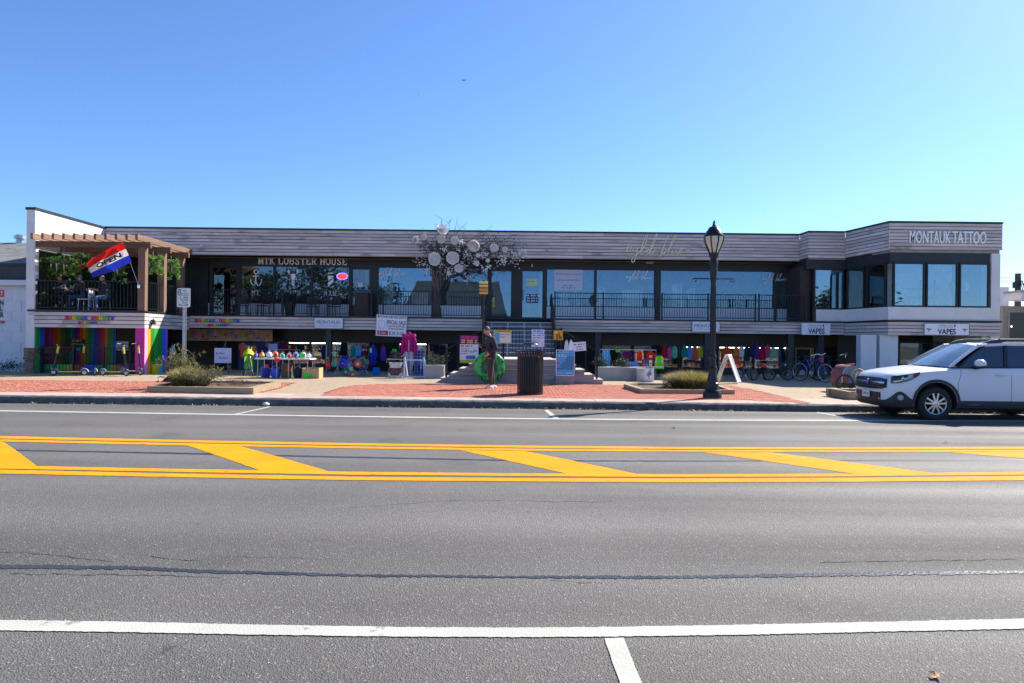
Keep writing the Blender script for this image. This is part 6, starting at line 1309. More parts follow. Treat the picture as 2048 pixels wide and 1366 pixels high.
for px, c, lab in ((530, '2a3fae', 'dark blue plastic tub under the left of the folding table'), (551, '4a66d8', 'light blue plastic tub under the red price card'), (596, '20304a', 'navy tub under the right end of the folding table')):
    x = at(px, 740, Yt + .4).x; t = thing('plastic_tub', lab, 'tub', (x, Yt + .45, ZG)); mb = MB(); mb.lathe([(.14, .002), (.18, .3), (.19, .31), (.17, .31), (.14, .03)], (x, Yt + .45, ZG), 14); ob('body', mb, paint(c, .35), t); mb = MB(); mb.tube([(x - .18, Yt + .45, ZG + .3), (x, Yt + .4, ZG + .42), (x + .18, Yt + .45, ZG + .3)], .008, 5); ob('handle', mb, M_panel, t)
# stroller
b = walk(499, 752); t = thing('stroller', 'lime green folding stroller beside the toy table', 'stroller', b); k = F / b.y; M_lime = mat('lime_fabric', (.42, .62, .02), .7, 0, .15, 10)
def sp(px, py, dy=0): p = at(px, py, b.y + dy); return p
mb = MB(); mb.grid(lambda u, v: sp(lerp(486.5, 508.5, u), lerp(712, 706, v) - 8.5 * math.sin(u * math.pi) * (.55 + .45 * v), lerp(-.05, .35, v)), 12, 6); ob('canopy', mb, M_lime, t, smooth=60)
mb = MB(); mb.grid(lambda u, v: sp(lerp(488.5, 506, u), lerp(738, 712, v), lerp(-.05, .25, v) + .06 * math.sin(u * 3.14)), 8, 8); ob('seat', mb, mat('lime_seat', (.13, .42, .04), .7, 0, .3, 14), t, smooth=60)
mb = MB(); mb.tube([sp(489, 748, -.1), sp(498, 728, .05), sp(503, 700, .4), sp(503, 694, .45)], .014, 6); mb.tube([sp(505, 748, -.1), sp(503, 728, .05), sp(497, 700, .4), sp(497, 694, .45)], .014, 6); mb.tube([sp(489, 750, .5), sp(500, 725, .1)], .014, 6); mb.tube([sp(507, 750, .5), sp(497, 725, .1)], .014, 6); mb.tube([sp(489, 742, -.08), sp(506, 742, -.08)], .01, 6); ob('frame', mb, M_steel, t)
for px, dy in ((488, -.1), (506, -.1), (489, .5), (508, .5)): p = sp(px, 750, dy); mb = MB(); mb.lathe([(.03, -.02), (.075, -.018), (.075, .018), (.03, .02)], (p.x, p.y, ZG + .077), 12, 'x'); ob('wheel', mb, M_rubber, t)
# hanging clothes and mannequins, left side
G = garment
G('clothing', 'pink and blue tie dye shirt hanging at the left shop corner', 338, 690, 352, 728, 27.4, '7ab6d8', 'tee', extra=[(.3, .4, .7, .8, 'd86ab0')])
G('clothing', 'plum sweatshirt hanging above the toy table', 552, 684, 578, 702, 29.2, '6a1f5a', 'tee'); G('clothing', 'dark red sweatshirt with green print above the toy table', 566, 686, 592, 704, 29.0, '7a1420', 'tee', extra=[(.42, .3, .62, .6, '4fc060')]); G('clothing', 'black shorts pinned above the toy table', 593, 690, 610, 706, 28.6, '14161c', 'pants')
board_sign('paper_sheet', 'blue grey sheet clipped above the toy table', (537, 688, 555, 701), 28.2, '8f9fc8', (), None, .008, 'paper')
G('clothing', 'long black robe hanging beside the shop column', 680, 685, 694, 722, 26.8, '0c0d10', 'towel'); G('clothing', 'pink and white child suit hanging in the window', 721, 688, 731, 720, 29.4, 'd02a5a', 'suit', extra=[(.1, .3, .9, .42, 'e8e4e8')]); G('clothing', 'royal blue wetsuit hanging outside the shop', 736, 691, 755, 730, 26.8, '1534a8', 'suit', extra=[(.2, .14, .42, .36, 'b8e02a')]); G('clothing', 'bright blue towel poncho hanging low near the doorway', 744, 735, 761, 753, 26.0, '1f78d0', 'towel')
G('clothing', 'lavender shirt inside the window left of the steps', 856, 691, 882, 726, 30.6, '6a5a9a', 'long')
def pole_rack(label, px0, px1, py, Y):
    a, b_ = at(px0, py, Y), at(px1, py, Y); t = thing('clothes_rack', label, 'clothes rack', (a.x, Y, ZG)); mb = MB(); mb.tube([(a.x, Y, ZG + .002), (a.x, Y, a.z), (b_.x, Y, a.z), (b_.x, Y, ZG + .002)], .014, 6); ob('frame', mb, M_steel, t); mb = MB()
    for x in (a.x, b_.x): mb.box(x - .02, x + .02, Y - .25, Y + .25, ZG, ZG + .03)
    ob('foot', mb, M_steel, t)
pole_rack('chrome clothes rack left of the dark shop column', 630, 653, 690, 26.9); pole_rack('chrome clothes rack right of the dark shop column', 676, 696, 684, 26.9); pole_rack('chrome clothes rack behind the toy table', 545, 600, 699, 27.6)
# toys hanging by the column
t = thing('beach_toy', 'red plastic ring and skittle hanging by the shop column', 'toy', at(656, 738, 25.4)); mb = MB(); p = at(656.5, 729, 25.4); mb.lathe([(.02, -.17), (.1, -.13), (.11, -.02), (.05, .08), (.06, .16), (.02, .2)], p, 12); ob('body', mb, paint('e0201c', .3), t, smooth=60); p = at(656, 716, 25.4); mb = MB(); mb.cbox(p, .09, .02, .06); ob('tag', mb, paint('1fc038'), t)
t = thing('beach_spades', 'teal and green plastic spades hanging by the shop column', 'toy', at(668, 738, 25.4))
for dx, c in ((-.05, '1a90b0'), (.05, '28b86a')): p = at(668, 720, 25.4) + Vector((dx, 0, 0)); mb = MB(); mb.tube([p + Vector((0, 0, .25)), p - Vector((0, 0, .05))], .012, 6); mb.ell(p - Vector((0, 0, .15)), (.06, .015, .11), 8, 6); mb.cbox(p + Vector((0, 0, .27)), .1, .03, .04); ob('spade', mb, paint(c, .35), t)
# beach chairs and pool toys pile
q = random.Random(73)
for i, (px, py, c, nm) in enumerate(((686, 727, '2a3ab0', 'navy'), (700, 738, '3a55d0', 'blue striped'), (708, 724, 'c85a4a', 'coral'), (716, 728, 'd04a3a', 'red'), (724, 724, '4a9a3a', 'leaf green'), (692, 744, '2a9a4a', 'green'), (706, 749, 'd05a8a', 'pink'), (728, 733, '1f5a8a', 'deep blue'), (728, 748, '8a8ac0', 'lilac'), (697, 730, '4a60c8', 'mid blue'))):
    Y = 25.2 + (i % 3) * .3; p = at(px, py, Y); r = .11 if i % 2 else .14; t = thing('pool_toy', '%s inflated pool toy in the pile beside the doorway' % nm, 'toy', (p.x, Y, p.z - r)); mb = MB(); a = q.uniform(-.5, .5)
    mb.tube([(p.x + r * math.cos(i_ * .524), Y + .1 * math.sin(a) * math.cos(i_ * .524), p.z + r * math.sin(i_ * .524)) for i_ in range(12)], .045, 8, closed=True); ob('ring', mb, paint(c, .3, .25), t, smooth=180); mb = MB(); mb.ell((p.x, Y, p.z), (.07, .04, .07), 8, 6); ob('centre', mb, paint(cols[(i * 3) % 16], .35), t, smooth=60)
for px, lab in ((684, 'left folded beach chair with steel tubes by the doorway'), (714, 'right folded beach chair with steel tubes by the doorway')):
    p = at(px, 738, 25.9); t = thing('beach_chair', lab, 'beach chair', (p.x, 25.9, ZG)); mb = MB()
    for s_ in (-.16, .16): mb.tube([(p.x + s_ - .1, 25.8, ZG), (p.x + s_ + .1, 26.0, ZG + .75)], .011, 5); mb.tube([(p.x + s_ + .12, 25.8, ZG), (p.x + s_ - .08, 26.0, ZG + .55)], .011, 5)
    ob('frame', mb, M_steel, t); mb = MB(); mb.add([(p.x - .16, 25.93, ZG + .35), (p.x + .16, 25.93, ZG + .35), (p.x + .24, 26.01, ZG + .75), (p.x - .08, 26.01, ZG + .75)], [(0, 1, 2, 3)]); ob('sling', mb, cloth('24388a'), t)
# mannequins
M_man = mat('mannequin_grey', (.42, .43, .47), .5)
b = walk(818, 752.5); Ym = b.y; k = F / Ym
t = thing('mannequin', 'headless mannequin in pink hooded jacket and grey leggings', 'mannequin', (at(818, 752, Ym).x, Ym, ZG))
def mp(px, py, dy=0): return at(px, py, Ym + dy)
mb = MB()
for s_ in (-1, 1): mb.tube([mp(818 + s_ * 4, 704), mp(818 + s_ * 5, 722, -.03), mp(818 + s_ * 4.5, 736, .02), mp(818 + s_ * 4, 748)], [.1, .075, .06, .035], 10)
ob('leggings', mb, cloth('a9adc0'), t, smooth=60)
mb = MB(); mb.lathe([(8.6 / k, 0), (9.6 / k, .06), (8.8 / k, .28), (9.8 / k, .5), (9.2 / k, .62), (5 / k, .72)], (mp(818, 705).x, Ym, mp(818, 705).z), 16); mb.v = [(v[0], Ym + (v[1] - Ym) * .62, v[2]) for v in mb.v]
for s_ in (-1, 1): mb.tube([mp(818 + s_ * 8, 675), mp(818 + s_ * 12, 684), mp(818 + s_ * 13.2, 697), mp(818 + s_ * 13.8, 709, -.08)], [.08, .085, .07, .045], 10)
ob('jacket', mb, cloth('a81a72'), t, smooth=60)
mb = MB(); mb.tube([(mp(818, 672).x + 11 / k * math.cos(i * .524), Ym + .1 * math.sin(i * .524), mp(818, 672).z + .03 * math.cos(i * 1.05)) for i in range(12)], .07, 8, closed=True); mb.ell(mp(818, 669, .06), (.13, .1, .1), 10, 7); ob('hood', mb, cloth('b02878'), t, smooth=60)
mb = MB(); p0, p1 = mp(817.5, 680, -.16), mp(817.5, 703, -.16); mb.tube([p0, p1], .006, 4); ob('zip', mb, M_chrome, t)
mb = MB(); mb.lathe([(.16, 0), (.16, .01), (.02, .015)], (mp(818, 750).x, Ym, ZG + .001), 16); mb.tube([(mp(818, 750).x, Ym, ZG), (mp(818, 740).x, Ym, ZG + .9)], .012, 6); ob('stand', mb, M_steel, t)
t = thing('mannequin', 'half mannequin in blue plaid pyjama trousers beside the pink jacket', 'mannequin', (at(838, 752, Ym).x, Ym + .1, ZG))
def plaid():
    m_, t_, N, L, bb = nt('plaid_blue'); geo = N.new('ShaderNodeNewGeometry'); s_ = N.new('ShaderNodeSeparateXYZ'); L.new(geo.outputs['Position'], s_.inputs[0]); outs = []
    for o_ in ('X', 'Z'):
        a = N.new('ShaderNodeMath'); a.operation = 'MULTIPLY'; a.inputs[1].default_value = 9; L.new(s_.outputs[o_], a.inputs[0]); f = N.new('ShaderNodeMath'); f.operation = 'FRACT'; L.new(a.outputs[0], f.inputs[0]); g = N.new('ShaderNodeMath'); g.operation = 'LESS_THAN'; g.inputs[1].default_value = .16; L.new(f.outputs[0], g.inputs[0]); outs.append(g.outputs[0])
    mx_ = N.new('ShaderNodeMath'); mx_.operation = 'ADD'; L.new(outs[0], mx_.inputs[0]); L.new(outs[1], mx_.inputs[1]); c = N.new('ShaderNodeMix'); c.data_type = 'RGBA'; c.inputs['A'].default_value = (.02, .04, .25, 1); c.inputs['B'].default_value = (.3, .35, .6, 1); L.new(mx_.outputs[0], c.inputs['Factor']); L.new(c.outputs['Result'], bb.inputs['Base Color']); bb.inputs['Roughness'].default_value = .9; return m_
mb = MB()
for s_ in (-1, 1): mb.tube([mp(838 + s_ * 3.6, 699, .1), mp(838 + s_ * 5.2, 716, .08), mp(838 + s_ * 5.4, 734, .1), mp(838 + s_ * 5.4, 751, .1)], [.1, .1, .09, .085], 10)
ob('trousers', mb, plaid(), t, smooth=60)
mb = MB(); mb.lathe([(.11, -.1), (.17, 0), (.15, .1), (.13, .12)], (mp(837.5, 697).x, Ym + .1, mp(838, 698).z), 14); mb.v = [(v[0], Ym + .1 + (v[1] - Ym - .1) * .6, v[2]) for v in mb.v]; ob('torso', mb, mat('mannequin_skin', (.55, .42, .36), .5), t, smooth=60)
lettering('lettering', 'MONTAUK', lambda u, v: mp(840.5 + 3.4 * (1 - v), 712 + 26 * u, -.01), paint('e8ecf6'), t, .02)
# white and blue A frame display rack, plastic bag cart
b = walk(828, 757); t = thing('display_rack', 'pale blue wooden display rack in front of the mannequins', 'rack', (at(828, 757, b.y).x, b.y, ZG)); M_pb = paint('b8c4e4')
for px in (807, 849):
    mb = MB(); p = at(px, 757, b.y); u = at(px + (2.5 if px < 820 else -1.5), 715, b.y + .3); mb.bar((p.x, b.y, ZG), (u.x, b.y + .25, u.z), .05, .05); mb.bar((p.x + .06, b.y + .55, ZG), (u.x, b.y + .26, u.z), .05, .05); ob('side_frame', mb, M_pb, t)
for py, dy in ((720, .22), (753, .02)): a = at(808, py, b.y + dy); e_ = at(848, py, b.y + dy); mb = MB(); mb.bar(a, (e_.x, e_.y, a.z), .04, .045); ob('crossbar', mb, M_pb, t)
b = walk(789, 757); t = thing('bag_cart', 'steel cart with a clear plastic bag of dark goods', 'cart', (at(789, 757, b.y).x, b.y, ZG)); mb = MB(); p = at(789, 742, b.y); mb.grid(lambda u, v: (p.x + (.26 + .03 * math.sin(v * 7)) * math.cos(u * 6.283) * (1 - .1 * v), b.y + .25 + .2 * math.sin(u * 6.283), ZG + .01 + .55 * v), 18, 8); ob('bag', mb, mat('clear_plastic', (.55, .52, .52), .2, 0, .3, 9), t, smooth=60)
mb = MB(); mb.grid(lambda u, v: (p.x + .265 * math.cos(u * 6.283), b.y + .25 + .207 * math.sin(u * 6.283), ZG + .1 + .27 * v), 18, 3); ob('contents', mb, mat('dark_goods', (.10, .04, .05), .7, 0, .8, 14), t, smooth=60)
mb = MB(); x0, x1 = p.x - .28, p.x + .32; z1 = at(790, 719, b.y).z; mb.tube([(x0, b.y, ZG + .55), (x0, b.y, z1), (x1, b.y, z1), (x1, b.y, ZG), (x1, b.y + .5, ZG), (x1, b.y + .5, z1), (x0, b.y + .5, z1), (x0, b.y, z1)], .01, 5); ob('frame', mb, M_steel, t)
mb = MB(); q = random.Random(75)
for kx in range(14): pp = at(q.uniform(778, 802), q.uniform(703, 722), 27.6); mb.ell(pp, (.1, .05, .06), 8, 5, .2)
tag(ob('hats', mb, mat('hat_mix', (.16, .10, .07), .8, 0, .9, 9), smooth=60), 'rack of caps and hats by the shop doorway', 'hats')
# green turtle print swim ring
b = walk(979, 765.5); p = at(979, 733.5, 21.6); rr0 = 31.5 / (F / 21.6); t = thing('swim_ring', 'big round green inflatable with dark turtle print behind the standing man', 'inflatable', (p.x, 21.6, p.z - rr0))
def turtle():
    m_, t_, N, L, bb = nt('turtle_green'); geo = N.new('ShaderNodeNewGeometry'); no = N.new('ShaderNodeTexNoise'); no.inputs['Scale'].default_value = 3.4; no.inputs['Detail'].default_value = 3; no.inputs['Distortion'].default_value = 1.2; L.new(geo.outputs['Position'], no.inputs['Vector']); cr = N.new('ShaderNodeValToRGB'); L.new(no.outputs[0], cr.inputs[0]); e_ = cr.color_ramp.elements
    e_[0].position = .36; e_[0].color = (.02, .26, .06, 1); e_[1].position = .62; e_[1].color = (.05, .5, .10, 1)
    for pos, c in ((.44, (.03, .40, .08, 1)), (.47, (.01, .02, .01, 1)), (.5, (.03, .03, .02, 1)), (.525, (.03, .42, .08, 1))): e2 = e_.new(pos); e2.color = c
    L.new(cr.outputs[0], bb.inputs['Base Color']); bb.inputs['Roughness'].default_value = .28; return m_
M_tur = turtle(); mb = MB(); mb.tube([(p.x + rr0 * .72 * math.cos(i * .1964), 21.62 + .1 * math.sin(i * .1964) * 0, p.z + rr0 * .72 * math.sin(i * .1964)) for i in range(32)], rr0 * .28, 14, closed=True); ob('ring', mb, M_tur, t, smooth=180)
mb = MB(); mb.lathe([(rr0 * .62, -.03), (rr0 * .3, -.08), (.01, -.09)], (p.x, 21.64, p.z), 24, 'y'); ob('inner_disc', mb, mat('turtle_shell', (.035, .10, .05), .4, 0, .7, 5), t, smooth=60)
t = thing('surfboard_rack', 'white surfboard noses standing behind the right stair post', 'surfboards', (at(1136, 730, 22.6).x, 22.7, ZG))
for px, c in ((1133, 'c0ccd8'), (1142, 'e4e8ec')): pp = at(px, 700, 22.7); mb = MB(); mb.prism([(pp.x + .075 * math.sin(f * 3.14) ** .6 * (1 if s_ > 0 else -1), ZG + .82 + .62 * (f if s_ > 0 else 1 - f)) for s_ in (1, -1) for f in (.02, .15, .3, .5, .7, .85, .97)], 22.68, 22.74); ob('surfboard', mb, paint(c, .25), t)
# right side clothes and goods
Yc = 25.5
G('clothing', 'sky blue striped poncho hanging right of the stair post', 1203, 699, 1221, 733, Yc, '5aa8d8', 'towel', extra=[(.3, .05, .34, .95, 'c8e0f0'), (.6, .05, .64, .95, 'c8e0f0')]); G('clothing', 'black sweatshirt with green tag on the right clothes rack', 1222, 698, 1243, 732, Yc, '101216', 'long', extra=[(.4, .02, .7, .14, '22b83a')]); G('clothing', 'purple sweatshirt on the right clothes rack', 1240, 702, 1270, 734, Yc, '6a1a5a', 'long')
G('clothing', 'orange and cream safety vest on the right clothes rack', 1267, 703, 1290, 729, Yc - .15, 'e8380c', 'vest', extra=[(.14, .1, .26, .95, 'd8cfa0'), (.74, .1, .86, .95, 'd8cfa0'), (.05, .72, .95, .86, 'd8cfa0')]); G('clothing', 'red T shirt on the right clothes rack', 1291, 703, 1311, 728, Yc, 'd82a14', 'tee', extra=[(.35, .3, .65, .5, 'e8c8c0')]); G('clothing', 'neon green safety vest with pink stripes on a stand', 1308, 711, 1328, 738, Yc - .3, '58d81c', 'vest', extra=[(.1, .12, .25, .55, 'e8a8b0'), (.75, .12, .9, .55, 'e8a8b0'), (.04, .78, .96, .9, 'e8b8b8')])
G('clothing', 'olive tank top in the window right of the safety vest', 1336, 696, 1356, 728, 30.5, '7a8a4a', 'vest'); G('clothing', 'denim blue tank top in the window right of the safety vest', 1322, 694, 1334, 728, 30.5, '4a5f8a', 'vest'); G('clothing', 'pink printed dress in the window left of the lamp post', 1386, 694, 1404, 734, 30.4, 'b04a7a', 'tee', extra=[(.3, .1, .7, .9, 'd890b0')]); G('clothing', 'rust red jacket hanging above the folding sidewalk sign', 1442, 694, 1464, 724, 27.3, 'b03a1c', 'long'); G('clothing', 'grey camouflage jacket in the window right of the sidewalk sign', 1528, 696, 1546, 716, 30.5, '6a6658', 'long'); G('clothing', 'dark blue jacket in the window beside the brass door', 1552, 694, 1572, 724, 30.4, '23285a', 'long'); G('clothing', 'turquoise wrap in the window beside the brass door', 1562, 725, 1572, 744, 30.3, '2a9ac0', 'towel'); G('clothing', 'green patterned scarf in the window by the lamp post', 1422, 693, 1431, 724, 30.4, '2a7a80', 'towel')
pole_rack('chrome clothes rack with ponchos and vests right of the steps', 1200, 1312, 699, Yc)
mb = MB(); p = at(1264, 729, 25.1); mb.box(p.x - .22, p.x + .2, 25.0, 25.3, .63, p.z + .1); tag(ob('blue_box', mb, paint('4a78d0')), 'blue and white box on the planter wall by the clothes rack', 'box')
board_sign('card_rack', 'rack of small postcards on the planter wall', (1284, 719, 1306, 733), 24.6, '20242e', (), None, .04, 'rack', shapes=[(.06, .08, .26, .44, '8a4a5a'), (.32, .08, .56, .44, '3a4a8a'), (.62, .08, .9, .44, 'c8ccd8'), (.06, .54, .26, .92, 'c06a8a'), (.32, .54, .56, .92, '4a7ac0'), (.62, .54, .9, .92, 'c8b87a')])
s = board_sign('bird_sign', 'white standing sign with grey bird drawing beside the grass mound', (1289, 733, 1308, 760), 23.6, 'dfe2ec', [('-- --- -', .1, .04, .9, .13, '2a3044', .02)], None, .03); mb = MB(); a = pxrect(1289, 733, 1308, 760, 23.56)
mb.prism([(lerp(a[0], a[1], u), lerp(a[2], a[3], v)) for u, v in ((.42, .1), (.52, .1), (.52, .3), (.68, .36), (.78, .5), (.72, .6), (.62, .58), (.6, .68), (.78, .72), (.62, .78), (.5, .74), (.46, .6), (.3, .5), (.18, .32), (.42, .32))], 23.555, 23.565); ob('bird', mb, paint('7a8090'), s)
mb = MB(); mb.box(s.location.x - .15, s.location.x + .15, 23.6, 23.75, zwalk(23.6) + .001, a[2] + .02); ob('stand', mb, M_panel, s)
p = at(1714, 720, 27.0); board_sign('wall_notice', 'small pale blue notice beside the white pillar', (1686, 713, 1696, 726), 29.9, 'a8bce0', [('-- --- -', .2, .2, .8, .5, '3a5aa0', .02)], None, .01)
mb = MB(); p = walk(533, 813) if False else road(533, 812); q = random.Random(77)
mb.ell((p.x, p.y - .03, zroad(p.y) + .045), (.075, .05, .042), 9, 6, .3); tag(ob('litter', mb, M_wplast), 'crumpled white litter in the gutter by the parking line', 'litter')
for px, py, lab in ((1348, 857, 'dry leaf on the road below the street lamp'), (1891, 886, 'small dry leaf on the road below the car'), (1872, 1357, 'dry leaf on the near asphalt at the bottom right')):
    p = road(px, py); q = random.Random(px); s_ = .035 if py > 1000 else .05; mb = MB(); n_ = 9; pts = [(p.x + s_ * (1 if i % 2 else .45) * math.cos(i * 2 * math.pi / n_), p.y + s_ * (1 if i % 2 else .5) * math.sin(i * 2 * math.pi / n_), p.z + .008 + .02 * q.random()) for i in range(n_)]
    mb.add([(p.x, p.y, p.z + .012)] + pts, [(0, i + 1, (i + 1) % n_ + 1) for i in range(n_)]); tag(ob('dry_leaf', mb, mat('leaf_tan', (.42, .25, .13), .8)), lab, 'leaf')

# stock on the shelves and rails of the lower shops
q = random.Random(81); PAL = [('crimson', 'b8233a'), ('coral', 'e0684a'), ('navy', '22305e'), ('teal', '1f8a8a'), ('white', 'dcdce0'), ('rose pink', 'd85a8a'), ('lemon', 'd8c83a'), ('violet', '6a3a9a'), ('sky blue', '5aa0d8'), ('charcoal', '34363c'), ('mint', '6ac0a0'), ('orange', 'e07a2a')]
for j, (a, b) in enumerate(((579, 619), (625, 652), (665, 689), (696, 738), (801, 853), (858, 895), (1208, 1260), (1271, 1302), (1325, 1356), (1366, 1402), (1440, 1504), (1512, 1576))):
    Y = 31.5; x0, x1 = at(a, 720, Y).x, at(b, 720, Y).x; nm = ['above the right of the toy table', 'left of the shop column', 'right of the shop column', 'behind the pool toys', 'behind the plaid trousers', 'left of the entrance steps', 'behind the ponchos', 'behind the orange vest', 'behind the neon vest', 'left of the lamp post', 'behind the folding sidewalk sign', 'beside the brass door'][j]
    t = thing('stock_shelf', 'shelf of folded coloured clothes in the window ' + nm, 'shelf', ((x0 + x1) / 2, Y, ZG))
    for z in (.42, .74, 1.04): piece('shelf_board', t, M_panel, x0, x1, Y - .02, Y + .35, z, z + .025)
    for x in (x0, x1 - .03): piece('side_panel', t, M_panel, x, x + .03, Y, Y + .36, ZG, 1.3)
    x = x0 + .05
    while x < x1 - .2:
        w = q.uniform(.13, .24)
        for z in (.445, .765, 1.065):
            c = q.choice(PAL)[1]; h = q.uniform(.08, .22); piece('folded_clothes', t, cloth(c), x, x + w - .02, Y + .01 + q.uniform(0, .04), Y + .3, z, z + h)
        x += w
k = 0
for a, b, Y, where in ((642, 654, 29.0, 'by the rack left of the shop column'), (760, 776, 28.6, 'beside the shop doorway'), (1322, 1360, 29.3, 'outside the window right of the neon vest'), (1362, 1404, 29.4, 'outside the window left of the lamp post'), (1466, 1506, 29.3, 'outside the window above the child bicycles'), (1508, 1550, 29.4, 'outside the window right of the child bicycles'), (700, 722, 29.2, 'above the pool toys'), (480, 512, 29.0, 'hanging left above the stroller')):
    px = a
    kinds = [('tee', 'T shirt'), ('long', 'sweatshirt'), ('vest', 'tank top')]
    for i in range(max(1, int((b - a) / 10))):
        c = PAL[(k * 5 + 2) % 12]; kd = kinds[k % 3]; garment('clothing', '%s %s %s' % (c[0], kd[1], where), px, 691 + q.uniform(-2, 3), px + 13, 716 + q.uniform(-3, 6), Y + q.uniform(-.1, .1), c[1], kd[0]); px += 10.5; k += 1
# black bag behind the left planter
b = walk(352, 764); t = thing('black_bag', 'crumpled black bag with strap lying behind the left planter', 'bag', (b.x, b.y, b.z)); k = F / b.y; mb = MB(); mb.grid(lambda u, v: (b.x + (u - .5) * .75 + .03 * math.sin(v * 9), b.y + (v - .5) * .5, b.z + .002 + .30 * max(0, math.sin(math.pi * u)) ** .7 * max(0, math.sin(math.pi * v)) ** .6 * (1 + .15 * math.sin(u * 14 + v * 5))), 20, 12); ob('body', mb, mat('bag_black', (.012, .012, .014), .5, 0, .3, 9), t, smooth=60)
mb = MB(); mb.tube([(b.x - .3, b.y - .1, b.z + .14), (b.x - .42, b.y - .12, b.z + .17), (b.x - .47, b.y - .15, b.z + .14), (b.x - .42, b.y - .2, b.z + .05), (b.x - .48, b.y - .22, b.z + .015)], .018, 6); ob('strap', mb, M_black, t)
# poster at the left shop and easel board
board_sign('shop_board', 'pale blue handwritten board standing behind the left shrub', (429, 696, 463, 726), 25.8, 'b4bce0', [('-- --- -', .1, .3, .6, .42, '5a64a0', 0), ('-- --- -', .3, .6, .8, .72, '5a64a0', 0)], None, .02); mb = MB(); x = at(446, 726, 25.9).x; mb.tube([(x - .25, 25.8, ZG), (x, 26.1, 1.35)], .015, 5); mb.tube([(x + .25, 25.8, ZG), (x, 26.1, 1.35)], .015, 5); mb.tube([(x, 26.5, ZG), (x, 26.1, 1.35)], .015, 5); tag(ob('easel', mb, M_twig), 'wooden easel holding the pale blue board', 'easel')
board_sign('window_poster', 'white menu poster in the rainbow shop window', (232, 683, 257, 701), 26.9, 'd0d4e4', [('SUNDAE DONUTS', .1, .15, .9, .3, '3a3f5a', 0), ('-- --- -', .2, .5, .6, .7, '3a9a6a', 0)], None, .01); board_sign('lit_menu', 'small coloured glowing menu letters in the rainbow shop', (138, 679, 170, 702), 26.85, '181014', [('-- --- -', .2, .02, .8, .2, 'e8b83a', .03), ('green', .15, .3, .95, .58, '58d07a', .03), ('-- --- -', .2, .66, .95, .98, '4ac8b0', .03)], None, .01, shapes=[(0, .1, .22, 1, 'a82040')])
# gulls
for lab, px, py, c, s_ in (('dark gull gliding above the flower tree', 928, 161, M_rubber, 1), ('white gull gliding lower left of the dark one', 842, 188, M_panel, 1)):
    p = at(px, py, 80); t = thing('gull', lab, 'bird', p); mb = MB(); mb.lathe([(.005, -.25), (.06, -.15), (.075, 0), (.05, .15), (.005, .28)], p, 8, 'y'); ob('body', mb, c, t, smooth=60)
    for sg_ in (-1, 1):
        mb = MB(); mb.grid(lambda u, v: (p.x + sg_ * u * .36, p.y + (v - .5) * .22 * (1 - .6 * u) - .1 * u, p.z + .10 * math.sin(u * 2.2) - (.16 * u * u if u > .4 else 0)), 8, 2); ob('wing', mb, c, t, smooth=60)
# ---------------------------------------------------------------- parked white estate car (origin: nose centre on the ground, length along +x)
car = thing('parked_car', 'white crossover estate car parked at the kerb on the right, cut off by the frame', 'car')
M_cw = mat('car_white', (.74, .76, .80), .22, 0, .02, 3, spec=.6); M_clad = mat('car_cladding', (.035, .038, .045), .6, 0, .15, 20); M_cg = mat('car_glass', (.06, .085, .11), .05, .45, .1, 2, spec=.9); M_ws = mat('car_windshield', (.30, .40, .46), .06, .6, .12, 2); M_lens = mat('headlight_lens', (.30, .33, .36), .08, 0, .3, 12, spec=.9)
ST = [(0, .46, .44, .60, .63), (.035, .60, .33, .74, .78), (.09, .69, .27, .84, .885), (.18, .765, .24, .92, .965), (.35, .83, .225, .965, 1.02), (.6, .868, .22, 1.01, 1.07), (1.0, .885, .22, 1.05, 1.12), (1.4, .89, .22, 1.085, 1.155), (2.0, .89, .22, 1.105, 1.165), (2.8, .89, .22, 1.115, 1.17), (3.6, .885, .22, 1.125, 1.18), (4.2, .87, .24, 1.13, 1.18), (4.5, .84, .27, 1.11, 1.17), (4.7, .79, .32, 1.07, 1.13), (4.78, .70, .42, .92, 1.0)]
def ring(s):
    x, w, zb, zs_, zt_ = s; h = [(0, zb), (.8 * w, zb), (.95 * w, zb + .05), (.985 * w, min(.41, zb + .16)), (w, lerp(zb, zs_, .5)), (.99 * w, zs_ - .1 * (zs_ - zb) / .7), (.96 * w, zs_ - .02), (.88 * w, zs_ + .012), (.5 * w, zt_ - .015), (0, zt_)]
    return [(x, -y, z) for y, z in h] + [(x, y, z) for y, z in h[-2:0:-1]]
def cat4(p0, p1, p2, p3, t): return tuple(.5 * (2 * b + (c - a) * t + (2 * a - 5 * b + 4 * c - d) * t * t + (3 * b - a - 3 * c + d) * t ** 3) for a, b, c, d in zip(p0, p1, p2, p3))
SS = []
for i in range(len(ST) - 1):
    for j in range(3):
        t = j / 3; SS.append(tuple(lerp(a, b, t) for a, b in zip(ST[i], ST[i + 1])))
SS.append(ST[-1])
mb = MB(); RN = [ring(s) for s in SS]; n = len(RN[0])
mb.v = [p for r in RN for p in r]
for i in range(len(RN) - 1):
    for j in range(n): mb.f.append((i * n + j, (i + 1) * n + j, (i + 1) * n + (j + 1) % n, i * n + (j + 1) % n))
mb.f.append(tuple(range(n))); mb.f.append(tuple((len(RN) - 1) * n + j for j in range(n - 1, -1, -1))); mb.m = [0] * len(mb.f)
WX = (.97, 3.71); WR = .355; WZ = .355
cut = MB()
for wx in WX: cut.lathe([(.425, -1.2), (.425, -.52)], (wx, 0, WZ + .02), 40, 'y'); cut.lathe([(.425, .52), (.425, 1.2)], (wx, 0, WZ + .02), 40, 'y')
